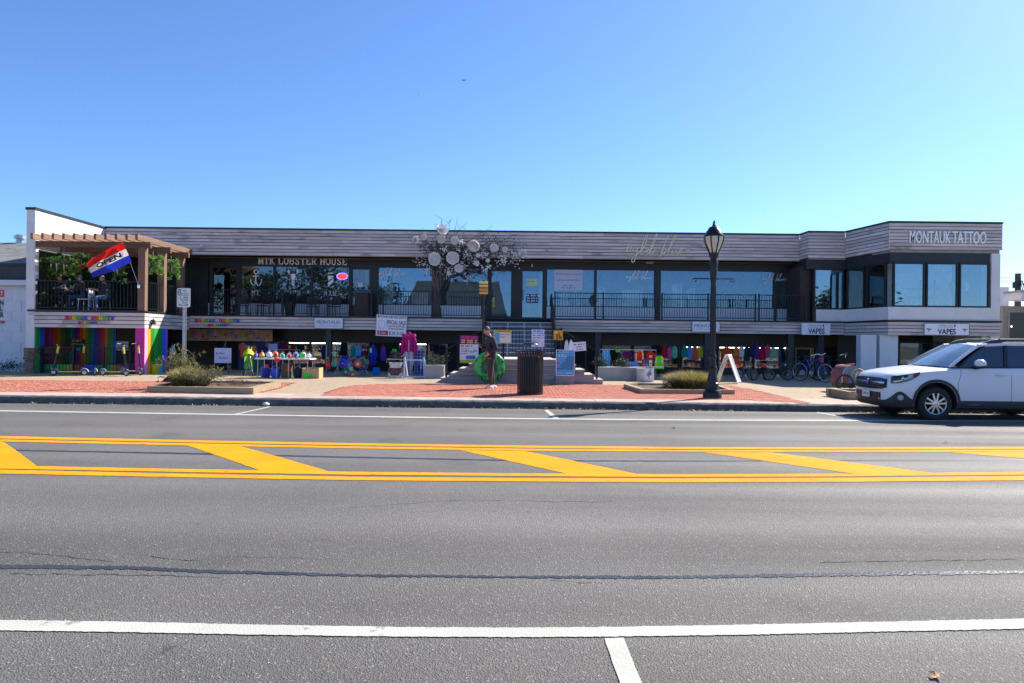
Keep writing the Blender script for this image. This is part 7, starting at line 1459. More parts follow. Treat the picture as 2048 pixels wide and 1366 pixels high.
def tmp(mb_, mats):
    me = bpy.data.meshes.new('tmp'); me.from_pydata(mb_.v, [], mb_.f); [me.materials.append(m) for m in mats]; bm = bmesh.new(); bm.from_mesh(me); bmesh.ops.recalc_face_normals(bm, faces=bm.faces[:]); bm.to_mesh(me); bm.free(); o = bpy.data.objects.new('tmp', me); COL.objects.link(o); return o
ob1 = tmp(mb, [M_cw, M_clad]); ob2 = tmp(cut, [M_clad])
md = ob1.modifiers.new('b', 'BOOLEAN'); md.operation = 'DIFFERENCE'; md.object = ob2; md.solver = 'EXACT'
dg = bpy.context.evaluated_depsgraph_get(); me = bpy.data.meshes.new_from_object(ob1.evaluated_get(dg)); bpy.data.objects.remove(ob1); bpy.data.objects.remove(ob2)
me.materials.clear(); me.materials.append(M_cw); me.materials.append(M_clad)
for p in me.polygons:
    c = p.center; near_arch = any(math.hypot(c.x - wx, c.z - WZ - .02) < .435 for wx in WX)
    p.material_index = 1 if (c.z < .42 and not (.0 < c.x < .3 and c.z > .4)) or (near_arch and abs(c.y) < .845) else 0
me.polygons.foreach_set('use_smooth', [True] * len(me.polygons)); me.set_sharp_from_angle(angle=R(32))
body = bpy.data.objects.new('body', me); COL.objects.link(body); body.parent = car
bv = BVHTree.FromPolygons([v.co for v in me.vertices], [tuple(p.vertices) for p in me.polygons])
def fpt(th, z, off):                        # surface point on the nose, th measured from straight ahead towards the near side
    d = Vector((math.cos(R(th)), math.sin(R(th)), 0)); o = Vector((.9, 0, z)) - d * 3 * Vector((1, 1, 0)).length / math.sqrt(2)
    o = Vector((.9 - 3 * math.cos(R(th)), -3 * math.sin(R(th)), z)); dd = Vector((math.cos(R(th)), math.sin(R(th)), 0))
    h = bv.ray_cast(o, dd); p = h[0] if h[0] else Vector((.9, 0, z)); return p - dd * off
def fpatch(name, t0, t1, zlo, zhi, off, matl, nu=10, nv=4, parent=car):
    mb = MB(); mb.grid(lambda u, v: fpt(lerp(t0, t1, u), lerp(zlo(u), zhi(u), v), off), nu, nv); return ob(name, mb, matl, parent, smooth=40)
g = fpatch('grille', -38, 38, lambda u: .63 + .03 * abs(2 * u - 1) ** 3, lambda u: .865 - .02 * abs(2 * u - 1) ** 3, .012, mat('grille_black', (.01, .011, .013), .3), 16, 4)
for z in (.67, .715): fpatch('grille_bar', -34, 34, lambda u: z, lambda u: z + .012, .022, mat('grille_bar', (.09, .095, .1), .3), 14, 1, g)
fpatch('grille_chrome', -35, 35, lambda u: .755 - .008, lambda u: .785, .026, M_chrome, 16, 1, g); fpatch('grille_trim', -39, 39, lambda u: .615 + .03 * abs(2 * u - 1) ** 3, lambda u: .632 + .03 * abs(2 * u - 1) ** 3, .018, M_chrome, 16, 1, g)
c = fpt(0, .77, .035); mb = MB(); mb.lathe([(.062, -.012), (.062, 0), (.05, .004)], (0, 0, 0), 18, 'x'); mb.v = [(c.x + v[0], v[1] * 1.25, c.z + v[2]) for v in mb.v]; em = ob('badge', mb, paint('2a4a9a'), car)
mb = MB()
for dy, dz, r in ((-.04, .012, .013), (-.01, .012, .008), (.02, .014, .008), (.0, -.014, .008), (.035, -.014, .008), (.05, .005, .007)): mb.ell((c.x - .016, dy, c.z + dz), (.004, r, r), 8, 5)
ob('badge_stars', mb, M_chrome, em)
for s_ in (-1, 1):
    hl = fpatch('headlight', s_ * 42, s_ * 73, lambda u: .76 + .20 * u ** 2.2, lambda u: .905 + .10 * u, .012, mat('headlight_housing', (.02, .022, .025), .15, spec=.9), 14, 5)
    fpatch('lens_strip', s_ * 45, s_ * 63, lambda u: .785 + .13 * u ** 1.6, lambda u: .81 + .13 * u ** 1.6, .017, mat('lamp_white', (.75, .78, .8), .15), 10, 1, hl)
    fpatch('lens_band', s_ * 59, s_ * 65, lambda u: .85 + .03 * u, lambda u: .955 + .015 * u, .017, M_lens, 4, 3, hl); fpatch('marker', s_ * 65.5, s_ * 71, lambda u: .90 + .03 * u, lambda u: .975 + .01 * u, .016, mat('marker_red', (.20, .035, .03), .2), 4, 2, hl)
    p = fpt(s_ * 54, .87, .018); mb = MB(); mb.ell(p, (.03, .03, .035), 12, 8); ob('bulb', mb, M_chrome, hl, smooth=60)
    fpatch('bumper_cladding', s_ * 30, s_ * 78, lambda u: .27, lambda u: .40 + .2 * math.exp(-((u - .45) / .2) ** 2), .012, M_clad, 18, 5)
    p = fpt(s_ * 52, .47, .0); d_ = Vector((math.cos(R(s_ * 52)), math.sin(R(s_ * 52)), 0)); mb = MB(); mb.lathe([(.058, -.02), (.058, .03), (.03, .036)], (0, 0, 0), 16, 'x'); rot = Matrix.Rotation(math.atan2(-d_.y, -d_.x), 4, 'Z'); mb.v = [tuple(p + (rot @ Vector(v))) for v in mb.v]; ob('fog_lamp', mb, M_lens, car, smooth=40)
fpatch('lower_grille', -30, 30, lambda u: .33, lambda u: .56, .010, mat('intake_black', (.012, .013, .015), .5), 14, 4)
fpatch('front_lip', -40, 40, lambda u: .285, lambda u: .325, .016, M_clad, 14, 1)
p = fpt(0, .5, .03); mb = MB(); mb.box(p.x - .012, p.x, -.155, .155, .435, .565); pl = ob('license_plate', mb, paint('e2e0d6'), car); lettering('plate_text', 'UP-4', lambda u, v: (p.x - .014, lerp(.12, -.12, u), lerp(.47, .535, v)), paint('24345a'), pl, .02)
def side_z(x, z, off=0.0):
    h = bv.ray_cast(Vector((x, -3, z)), Vector((0, 1, 0))); return (h[0] if h[0] else Vector((x, -.89, z))) - Vector((0, off, 0))
def sidept(x, z, s_, off): p = side_z(x, z, off); return Vector((p.x, p.y if s_ < 0 else -p.y, p.z))
for s_ in (-1, 1):
    for xs in ([(1.44, .42), (1.40, .6), (1.41, .8), (1.47, .98), (1.47, 1.08)], [(2.5, .42), (2.5, 1.1)], [(3.42, .42), (3.2, .62), (3.25, .85), (3.55, 1.1)]):
        mb = MB(); pts = [];
        for i in range(len(xs) - 1):
            for j in range(5): pts.append(sidept(lerp(xs[i][0], xs[i + 1][0], j / 5), lerp(xs[i][1], xs[i + 1][1], j / 5), s_, .001))
        mb.tube(pts, .004, 4); ob('door_seam', mb, M_black, car)
    for hx in (2.28, 3.28):
        mb = MB(); p = sidept(hx, .97, s_, .025); mb.ell(p, (.12, .028, .024), 12, 6); ob('door_handle', mb, M_cw, car, smooth=60)
    mb = MB(); mb.grid(lambda u, v: sidept(lerp(1.42, 3.25, u), lerp(.27, .425, v), s_, .012 + .01 * math.sin(v * 3.1)), 16, 4); ob('sill_cladding', mb, M_clad, car, smooth=40)
    mb = MB(); p = sidept(1.75, 1.08, s_, 0); mb.ell((1.78, s_ * .99, 1.20), (.10, .13, .085), 14, 9); mr = ob('mirror', mb, M_cw, car, smooth=60); mb = MB(); mb.ell((1.80, s_ * .98, 1.145), (.10, .12, .05), 12, 7); mb.bar((1.76, s_ * .84, 1.10), (1.78, s_ * .94, 1.11), .06, .05); ob('mirror_base', mb, M_black, mr, smooth=60)
    for wx in WX:                            # arch flare
        mb = MB(); mb.grid(lambda u, v: (lambda a, r: Vector((wx + r * math.cos(a), sidept(min(max(wx + r * math.cos(a), .25), 4.6), max(.3, WZ + .02 + r * math.sin(a)), s_, .014).y, WZ + .02 + r * math.sin(a))))(R(lerp(-12, 192, u)), lerp(.428, .485, v)), 30, 2); ob('arch_flare', mb, M_clad, car, smooth=60)
if True:
    lettering('sill_text', 'OUTBACK', lambda u, v: sidept(1.62 + .24 * u, .335 + .03 * v, -1, .028), paint('8a90a0'), car)
# wheels
def wheel(wx, s_):
    y0 = s_ * .86; w = bpy.data.objects.new('wheel', None); COL.objects.link(w); w.parent = car; w.location = (wx, y0 - s_ * .11, WZ); o0 = (wx, y0 - s_ * .11, WZ)
    mb = MB(); mb.lathe([(.225, -.10), (.27, -.112), (.325, -.108), (.35, -.08), (.355, 0), (.35, .08), (.325, .108), (.27, .112), (.225, .10)], o0, 40, 'y', cap=False); ob('tyre', mb, M_rubber, w, smooth=50)
    yy = o0[1] + s_ * .075; mb = MB(); mb.lathe([(.235, 0), (.225, s_ * .028), (.21, s_ * .02), (.205, -s_ * .05)], (wx, yy, WZ), 40, 'y', cap=False)
    for i in range(5):
        for da in (-.314, .314):
            a = i * 2 * math.pi / 5 + math.pi / 2; b1 = a + da; b2 = a + da * .82
            p = Vector((wx + .045 * math.cos(b1), yy + s_ * .022, WZ + .045 * math.sin(b1))); q_ = Vector((wx + .215 * math.cos(b2), yy + s_ * .016, WZ + .215 * math.sin(b2))); mb.bar(p, q_, .034, .022, up=(0, 1, 0))
    mb.lathe([(.06, -.01), (.06, s_ * .03), (.03, s_ * .035)], (wx, yy, WZ), 16, 'y'); ob('rim', mb, mat('alloy', (.62, .62, .64), .3, .85, .05, 6), w, smooth=40)
    mb = MB(); mb.lathe([(.21, 0), (.1, 0), (.01, 0)], (wx, yy - s_ * .03, WZ), 24, 'y'); ob('brake_disc', mb, M_dark, w)
for wx in WX:
    for s_ in (-1, 1): wheel(wx, s_)
# greenhouse
BT = {'FC': (1.0, 0, 1.14), 'FQ': (1.07, .45, 1.135), 'A': (1.30, .77, 1.115), 'A2': (1.46, .80, 1.115), 'B': (2.42, .815, 1.13), 'C': (3.5, .80, 1.145), 'D': (4.42, .70, 1.16), 'RC': (4.64, 0, 1.15)}
TP = {'FC': (1.90, 0, 1.60), 'FQ': (1.93, .35, 1.592), 'A': (2.0, .57, 1.555), 'A2': (2.14, .585, 1.565), 'B': (2.55, .60, 1.585), 'C': (3.5, .59, 1.59), 'D': (4.2, .54, 1.56), 'RC': (4.34, 0, 1.575)}
def gp(D, k, s_): p = D[k]; return Vector((p[0], p[1] * s_, p[2]))
def sheet(name, ks, matl, inset=0.0):
    mb = MB(); cols_ = [(gp(BT, k, s_), gp(TP, k, s_)) for k, s_ in ks]
    def fn(u, v):
        f = u * (len(cols_) - 1); i = min(int(f), len(cols_) - 2); f -= i; b_ = cols_[i][0].lerp(cols_[i + 1][0], f); t_ = cols_[i][1].lerp(cols_[i + 1][1], f); p = b_.lerp(t_, v); p.z += .02 * math.sin(v * math.pi); return p
    mb.grid(fn, 4 * (len(cols_) - 1), 6); return ob(name, mb, matl, car, smooth=50)
sheet('windshield', [('A', 1), ('FQ', 1), ('FC', 1), ('FQ', -1), ('A', -1)], M_ws)
for s_ in (-1, 1):
    sheet('side_window', [('A2', s_), ('B', s_)], M_cg); sheet('side_window', [('B', s_), ('C', s_)], M_cg); sheet('side_window', [('C', s_), ('D', s_)], M_cg)
    for k, w_, m_ in (('A', .055, M_cw), ('A2', .03, M_black), ('B', .07, M_black), ('C', .06, M_black), ('D', .12, M_cw)):
        b_, t_ = gp(BT, k, s_), gp(TP, k, s_); mb = MB(); pts = [b_.lerp(t_, i / 6) + Vector((0, s_ * .006, .02 * math.sin(i / 6 * math.pi))) for i in range(7)]
        for i in range(6): mb.bar(pts[i], pts[i + 1], w_, .03, up=(0, s_, .3))
        ob('pillar', mb, m_, car, smooth=40)
    mb = MB(); pts = [gp(TP, k, s_) + Vector((0, s_ * .005, .01)) for k in ('A', 'A2', 'B', 'C', 'D')]; mb.tube(pts, .035, 8); ob('roof_edge', mb, M_cw, car, smooth=60)
    mb = MB(); pts = [gp(BT, k, s_) + Vector((0, s_ * .012, -.01)) for k in ('A', 'A2', 'B', 'C', 'D')]; mb.tube(pts, .014, 6); ob('belt_trim', mb, M_black, car)
    mb = MB(); pts = [Vector((2.12, s_ * .55, 1.60)), Vector((2.3, s_ * .555, 1.66)), Vector((2.5, s_ * .56, 1.685)), Vector((3.3, s_ * .56, 1.695)), Vector((3.9, s_ * .545, 1.68)), Vector((4.15, s_ * .53, 1.60))]; mb.tube(pts, [.02, .035, .032, .028, .032, .02], 8); mb.prism([(2.14, 1.59), (2.45, 1.60), (2.62, 1.68), (2.42, 1.70), (2.3, 1.67)], s_ * .555 - .025, s_ * .555 + .025); ob('roof_rail', mb, M_clad, car, smooth=50)
    mb = MB(); mb.bar((2.45, s_ * .57, 1.712), (3.2, s_ * .57, 1.72), .05, .02); ob('rail_trim', mb, M_chrome, car)
sheet('rear_window', [('D', -1), ('RC', 1), ('D', 1)], M_cg)
def rooffn(u, v):
    ks = ['FC', 'A2', 'B', 'C', 'D']; f = u * 4; i = min(int(f), 3); f -= i
    def e(k, s_): return gp(TP, 'A' if k == 'FC' else k, s_)
    a_ = e(ks[i], -1).lerp(e(ks[i + 1], -1), f); b_ = e(ks[i], 1).lerp(e(ks[i + 1], 1), f); p = a_.lerp(b_, v); p.z += .045 * math.sin(v * math.pi) + .006
    if i == 0: p.x -= .09 * math.sin(v * math.pi) * (1 - f)
    if i == 3: p.x += .13 * math.sin(v * math.pi) * f
    return p
mb = MB(); mb.grid(rooffn, 16, 10); ob('roof', mb, M_cw, car, smooth=180)
for s_, y_ in ((1, -.25), (1, .35)): mb = MB(); mb.tube([(1.02 + .03, y_, 1.105), (1.25, y_ + .25, 1.19), (1.3, y_ + .45, 1.215)], .008, 5); ob('wiper', mb, M_black, car)
mb = MB()
for y_ in (-.35, .35): mb.box(2.3, 2.75, y_ - .22, y_ + .22, .5, 1.0); mb.box(2.62, 2.78, y_ - .2, y_ + .2, .9, 1.4)
car.location = (7.80, 14.95, zroad(14.9)); car.rotation_euler = (0, 0, R(-.4))
# ---------------------------------------------------------------- people
def figure(label, joints, edges, regions, mats, head, hair, loc, rotz, shoes=None, extras=None, hairmat=None):
    """joints: name -> (x, y, z, r); one continuous skinned body; regions: edge -> material index"""
    names_ = list(joints); idx = {n_: i for i, n_ in enumerate(names_)}
    me = bpy.data.meshes.new('person_skeleton'); me.from_pydata([joints[n_][:3] for n_ in names_], [(idx[a], idx[b]) for a, b in edges], []); o = bpy.data.objects.new('tmp', me); COL.objects.link(o)
    o.modifiers.new('s', 'SKIN'); su = o.modifiers.new('u', 'SUBSURF'); su.levels = 2; su.render_levels = 2
    if not me.skin_vertices: 
        with bpy.context.temp_override(object=o, active_object=o): bpy.ops.mesh.customdata_skin_add()
    sv = me.skin_vertices[0].data
    for i, n_ in enumerate(names_):
        r = joints[n_][3]; sv[i].radius = r if isinstance(r, tuple) else (r, r); sv[i].use_root = (n_ == 'pelvis')
    bpy.context.view_layer.update(); dg = bpy.context.evaluated_depsgraph_get(); m2 = bpy.data.meshes.new_from_object(o.evaluated_get(dg)); bpy.data.objects.remove(o)
    m2.materials.clear(); [m2.materials.append(m) for m in mats]
    segs = [(Vector(joints[a][:3]), Vector(joints[b][:3]), regions.get((a, b), 0)) for a, b in edges]
    for p in m2.polygons:
        best = 9; mi = 0
        for a, b, r in segs:
            d = b - a; t = max(0, min(1, (p.center - a).dot(d) / d.length_squared)); dist = (p.center - a - d * t).length
            if dist < best: best = dist; mi = r
        p.material_index = mi
    m2.polygons.foreach_set('use_smooth', [True] * len(m2.polygons))
    per = thing('person', label, 'person'); bo = bpy.data.objects.new('body', m2); COL.objects.link(bo); bo.parent = per
    hx, hy, hz, tilt, yaw = head; HM = Matrix.Translation((hx, hy, hz)) @ Matrix.Rotation(yaw, 4, 'Z') @ Matrix.Rotation(tilt, 4, 'X')
    def hp(mb): mb.v = [tuple(HM @ Vector(v)) for v in mb.v]; return mb
    mb = MB(); mb.ell((0, 0, 0), (.073, .092, .112), 18, 14); v2 = []
    for v in mb.v:
        x, y, z = v; k = 1 - .22 * max(0, -z / .112) ** 1.5; x *= k; y = y * (1 - .12 * max(0, -z / .112)) - (.012 if (z < -.05 and y < 0) else 0); v2.append((x, y, z))
    mb.v = v2; mb.ell((0, -.096, -.012), (.013, .02, .024), 8, 6)
    for s_ in (-1, 1): mb.ell((s_ * .074, .008, -.005), (.011, .02, .03), 8, 6)
    hd = ob('head', hp(mb), M_skin, per, smooth=60)
    mb = MB()
    for s_ in (-1, 1): mb.ell((s_ * .03, -.083, .012), (.012, .006, .006), 8, 5); mb.tube([(s_ * .015, -.088, .03), (s_ * .045, -.08, .032)], .004, 4)
    ob('eyes', hp(mb), M_dark, hd); mb = MB(); mb.ell((0, -.088, -.052), (.024, .006, .006), 8, 5); ob('mouth', hp(mb), mat('lips', (.38, .13, .11), .5), hd)
    mb = MB(); mb.ell((0, .014, .03), (.081, .096, .1), 16, 12, .03); keep = []
    mb.v = [(x, max(y, -.06) if z < .06 else y, max(z, -.045 if y > .03 else .03 if hair == 'short' else -.11)) for x, y, z in mb.v]; ob('hair', hp(mb), hairmat or mat('hair_brown', (.05, .032, .02), .6, 0, .4, 40), per, smooth=60)
    if hair == 'long': mb = MB(); mb.grid(lambda u, v: (.085 * math.sin((u - .5) * 3.6) * (1 + .25 * v), .03 + .07 * math.cos((u - .5) * 3.6), .06 - .30 * v), 14, 8); ob('long_hair', hp(mb), hairmat or MATS['hair_brown'], per, smooth=60)
    for (x, y, z, a, c) in (shoes or ()):
        mb = MB(); mb.ell((0, 0, 0), (.048, .14, .05), 14, 9); mb.v = [(v[0] * (1.0 if v[1] < 0 else .85), v[1], max(v[2], -.035) * (1.15 if v[1] > .02 else .8)) for v in mb.v]; rm = Matrix.Translation((x, y - .06, z + .037)) @ Matrix.Rotation(a, 4, 'Z'); mb.v = [tuple(rm @ Vector(v)) for v in mb.v]; sh = ob('shoe', mb, c, per, smooth=60)
        mb = MB(); mb.slab([tuple((rm @ Vector((.05 * math.cos(i * .4488) , .145 * math.sin(i * .4488), 0))).xy) for i in range(14)], z + .0, z + .018); ob('sole', mb, M_wplast, sh)
    if extras: extras(per)
    per.location = loc; per.rotation_euler = (0, 0, rotz); return per
def hand(j, E, Rg, base, tag_, d, curl, side, reg, spread=.02):
    """five fingers rooted in the palm; d forward direction, curl direction of the bend"""
    d = Vector(d).normalized(); c = Vector(curl).normalized(); lat = d.cross(c).normalized(); b = Vector(j[base][:3]); palm = b + d * .055
    j['palm' + tag_] = (*palm, (.032, .018)); E.append((base, 'palm' + tag_)); Rg[(base, 'palm' + tag_)] = reg
    for k, ln in enumerate((.075, .085, .08, .062)):
        r0 = palm + d * .04 + lat * ((k - 1.5) * spread); m = r0 + d * ln * .4 + c * ln * .15; e = m + d * ln * .25 + c * ln * .45
        for nm, p, rr_ in (('a', r0, .0095), ('b', m, .009), ('c', e, .0075)): j['f%s%d%s' % (nm, k, tag_)] = (*p, rr_)
        for a_, b_ in (('palm' + tag_, 'fa%d%s' % (k, tag_)), ('fa%d%s' % (k, tag_), 'fb%d%s' % (k, tag_)), ('fb%d%s' % (k, tag_), 'fc%d%s' % (k, tag_))): E.append((a_, b_)); Rg[(a_, b_)] = reg
    t0 = b + d * .03 + lat * side * .038; t1 = t0 + d * .035 + lat * side * .02 + c * .02
    j['ta' + tag_] = (*t0, .011); j['tb' + tag_] = (*t1, .009)
    for a_, b_ in (('palm' + tag_, 'ta' + tag_), ('ta' + tag_, 'tb' + tag_)): E.append((a_, b_)); Rg[(a_, b_)] = reg
def base_body(J):
    E = [('pelvis', 'spine'), ('spine', 'chest'), ('chest', 'neck'), ('neck', 'headb'), ('chest', 'shL'), ('shL', 'elL'), ('elL', 'wrL'), ('chest', 'shR'), ('shR', 'elR'), ('elR', 'wrR'), ('pelvis', 'hipL'), ('hipL', 'knL'), ('knL', 'anL'), ('pelvis', 'hipR'), ('hipR', 'knR'), ('knR', 'anR')]
    Rg = {e: 0 for e in E}; Rg[('neck', 'headb')] = 1
    for e in E:
        if e[0][:3] in ('hip', 'knL', 'knR') or e[1][:3] == 'hip': Rg[e] = 2
    return E, Rg
# standing man looking at his phone
J = {'pelvis': (0, 0, .94, (.175, .15)), 'spine': (0, .005, 1.12, (.18, .155)), 'chest': (0, .0, 1.32, (.19, .16)), 'neck': (0, -.035, 1.49, .062), 'headb': (0, -.085, 1.58, .055), 'shL': (.185, .0, 1.405, .088), 'elL': (.28, .08, 1.15, .075), 'wrL': (.225, -.13, 1.02, .045), 'shR': (-.185, -.01, 1.405, .085), 'elR': (-.25, -.06, 1.14, .072), 'wrR': (-.07, -.27, 1.19, .034),
     'hipL': (.095, 0, .88, .11), 'knL': (.11, -.05, .5, .082), 'anL': (.115, -.03, .1, .056), 'hipR': (-.095, .0, .88, .11), 'knR': (-.1, .05, .5, .08), 'anR': (-.1, .12, .1, .056)}
E, Rg = base_body(J); hand(J, E, Rg, 'wrR', 'R', (.3, -.6, .35), (.6, .3, .4), 1, 1); hand(J, E, Rg, 'wrL', 'L', (-.2, -.5, -.6), (-.6, 0, .3), 1, 1)
M_hood = mat('hoodie_black', (.028, .03, .038), .9, 0, .3, 12, bump=.4, bscale=18); M_trou = mat('trousers_black', (.045, .042, .042), .9, 0, .3, 12, bump=.3, bscale=18)
def man_extras(per):
    mb = MB(); p = Vector((-.02, -.35, 1.26)); mb.box(-.038, .038, -.006, .006, -.075, .075); rm = Matrix.Translation(p) @ Matrix.Rotation(R(35), 4, 'X') @ Matrix.Rotation(R(20), 4, 'Z'); mb.v = [tuple(rm @ Vector(v)) for v in mb.v]; ph = ob('phone', mb, M_black, per)
    mb = MB(); mb.tube([(.075 * math.cos(i * .524), -.03 + .07 * math.sin(i * .524), 1.475 + .012 * math.cos(i * .524 + 1.6)) for i in range(12)], .022, 7, closed=True); ob('collar', mb, M_hood, per, smooth=180)
    mb = MB(); mb.grid(lambda u, v: ((.195 + .012 * math.sin(v * 3)) * math.cos(u * 6.283), .165 * math.sin(u * 6.283), .88 + .1 * v), 24, 3); ob('hoodie_hem', mb, M_hood, per, smooth=60)
wm = walk(981, 777.5)
figure('man in black hoodie and trousers with white shoes looking at his phone', J, E, Rg, [M_hood, M_skin, M_trou], (0, -.125, 1.655, R(28), 0), 'short', (wm.x, wm.y, zwalk(wm.y) + .012), R(-72), [(.115, -.01, 0, .15, mat('shoe_grey', (.6, .57, .55), .6)), (-.1, .14, 0, -.1, mat('shoe_white', (.8, .78, .76), .6))], man_extras, mat('hair_grey_brown', (.09, .065, .045), .6, 0, .5, 50))
# seated guests on the terrace
def seated(label, x, y, rotz, top, legs, hair, hairm, lean=0.0):
    J = {'pelvis': (0, .02, .55, (.15, .12)), 'spine': (0, .03 - lean * .3, .72, (.14, .105)), 'chest': (0, .0 - lean, .93, (.155, .115)), 'neck': (0, -.03 - lean, 1.1, .055), 'headb': (0, -.06 - lean, 1.17, .05), 'shL': (.175, -lean, 1.01, .066), 'elL': (.24, -.1 - lean, .78, .052), 'wrL': (.12, -.32 - lean, .80, .034), 'shR': (-.175, -lean, 1.01, .066), 'elR': (-.24, -.1 - lean, .78, .052), 'wrR': (-.1, -.34 - lean, .84, .034),
         'hipL': (.1, -.02, .54, .095), 'knL': (.13, -.44, .52, .066), 'anL': (.13, -.42, .1, .044), 'hipR': (-.1, -.02, .54, .095), 'knR': (-.13, -.46, .52, .066), 'anR': (-.12, -.5, .1, .044)}
    E, Rg = base_body(J); hand(J, E, Rg, 'wrL', 'L', (-.4, -.8, .1), (-.5, 0, -.3), 1, 1); hand(J, E, Rg, 'wrR', 'R', (.4, -.8, .2), (.5, 0, -.3), -1, 1)
    figure(label, J, E, Rg, [top, M_skin, legs], (0, -.09 - lean, 1.245, R(8), 0), hair, (x, y, ZD1 + .004), rotz, [(.13, -.42, 0, 0, M_rubber), (-.12, -.5, 0, 0, M_rubber)], None, hairm)
M_denim = cloth('32486e')
seated('guest in dark jacket sitting left of the terrace table', at(116, 600, 25.9).x, 25.9, R(65), M_hood, M_trou, 'short', mat('hair_red', (.16, .06, .03), .6))
seated('grey haired guest in black jacket leaning over the terrace table', at(168, 600, 25.75).x, 25.75, R(-80), M_hood, M_denim, 'short', mat('hair_grey', (.2, .18, .17), .6), .08)
seated('woman with long hair in dark top sitting right on the terrace', at(208, 600, 26.1).x, 26.1, R(-20), M_hood, cloth('6a8ab0'), 'long', mat('hair_blond', (.22, .14, .07), .6))

# ---------------------------------------------------------------- scooters, bicycles, trailer
def scooter(label, loc, rz, steer=0.0, grp='electric scooters'):
    t = thing('electric_scooter', label, 'scooter', (0, 0, 0), grp); m = M_blackm; my = paint('d8d020', .4)
    mb = MB(); mb.box(-.38, .36, -.075, .075, .13, .165); mb.bar((.34, 0, .15), (.46, 0, .26), .06, .05); ob('deck', mb, mat('scooter_grey', (.18, .18, .19), .5), t)
    mb = MB(); mb.box(-.34, .32, -.082, -.076, .135, .158); mb.box(-.34, .32, .076, .082, .135, .158); ob('side_stripe', mb, my, t)
    for wx in (-.46, .52):
        w = bpy.data.objects.new('wheel', None); COL.objects.link(w); w.parent = t; w.location = (wx, 0, .115); mb = MB(); mb.tube([(wx + .09 * math.cos(i * .3927), 0, .115 + .09 * math.sin(i * .3927)) for i in range(16)], .025, 8, closed=True); ob('tyre', mb, M_rubber, w, smooth=180); mb = MB(); mb.lathe([(.07, -.02), (.07, .02), (.02, .03)], (wx, 0, .115), 16, 'y'); ob('rim', mb, mat('scooter_rim', (.5, .5, .5), .4, .5), w)
        mb = MB(); mb.tube([(wx + .13 * math.cos(R(a)), 0, .115 + .13 * math.sin(R(a))) for a in ((20, 50, 80, 110, 140, 170) if wx < 0 else (60, 90, 120, 150))], .022, 6); ob('mudguard', mb, mat('scooter_guard', (.42, .42, .43), .4), t)
    mb = MB(); mb.tube([(.52, 0, .14), (.50, 0, .3), (.42, 0, .75), (.36, 0, 1.1)], [.03, .034, .026, .022], 8); ob('stem', mb, m, t); mb = MB(); mb.tube([(.415, 0, .78), (.372, 0, 1.02)], .036, 8); ob('stem_label', mb, mat('scooter_yellow', (.55, .45, .06), .5), t)
    mb = MB(); mb.tube([(.36, -.24, 1.12), (.355, -.08, 1.13), (.355, .08, 1.13), (.36, .24, 1.12)], .016, 7); mb.ell((.37, 0, 1.12), (.05, .045, .035), 8, 6); ob('handlebar', mb, m, t); mb = MB(); mb.ell((.41, 0, 1.06), (.02, .03, .03), 8, 6); ob('headlamp', mb, M_chrome, t)
    mb = MB(); mb.tube([(-.1, -.08, .13), (-.12, -.16, .005)], .01, 5); ob('kickstand', mb, m, t)
    t.location = loc; t.rotation_euler = (0, 0, rz); return t
for px, py, rz, lab in ((140, 751.5, 3.3, 'electric scooter with black wheel at the far left of the rainbow shop'), (178, 750, 2.55, 'electric scooter turned away, second from the left'), (228, 752, -.25, 'electric scooter with yellow deck stripe, third from the left'), (262, 750, -.45, 'electric scooter rightmost beside the magenta pier')):
    w = walk(px, py); scooter(lab, (w.x, w.y, ZG), rz)
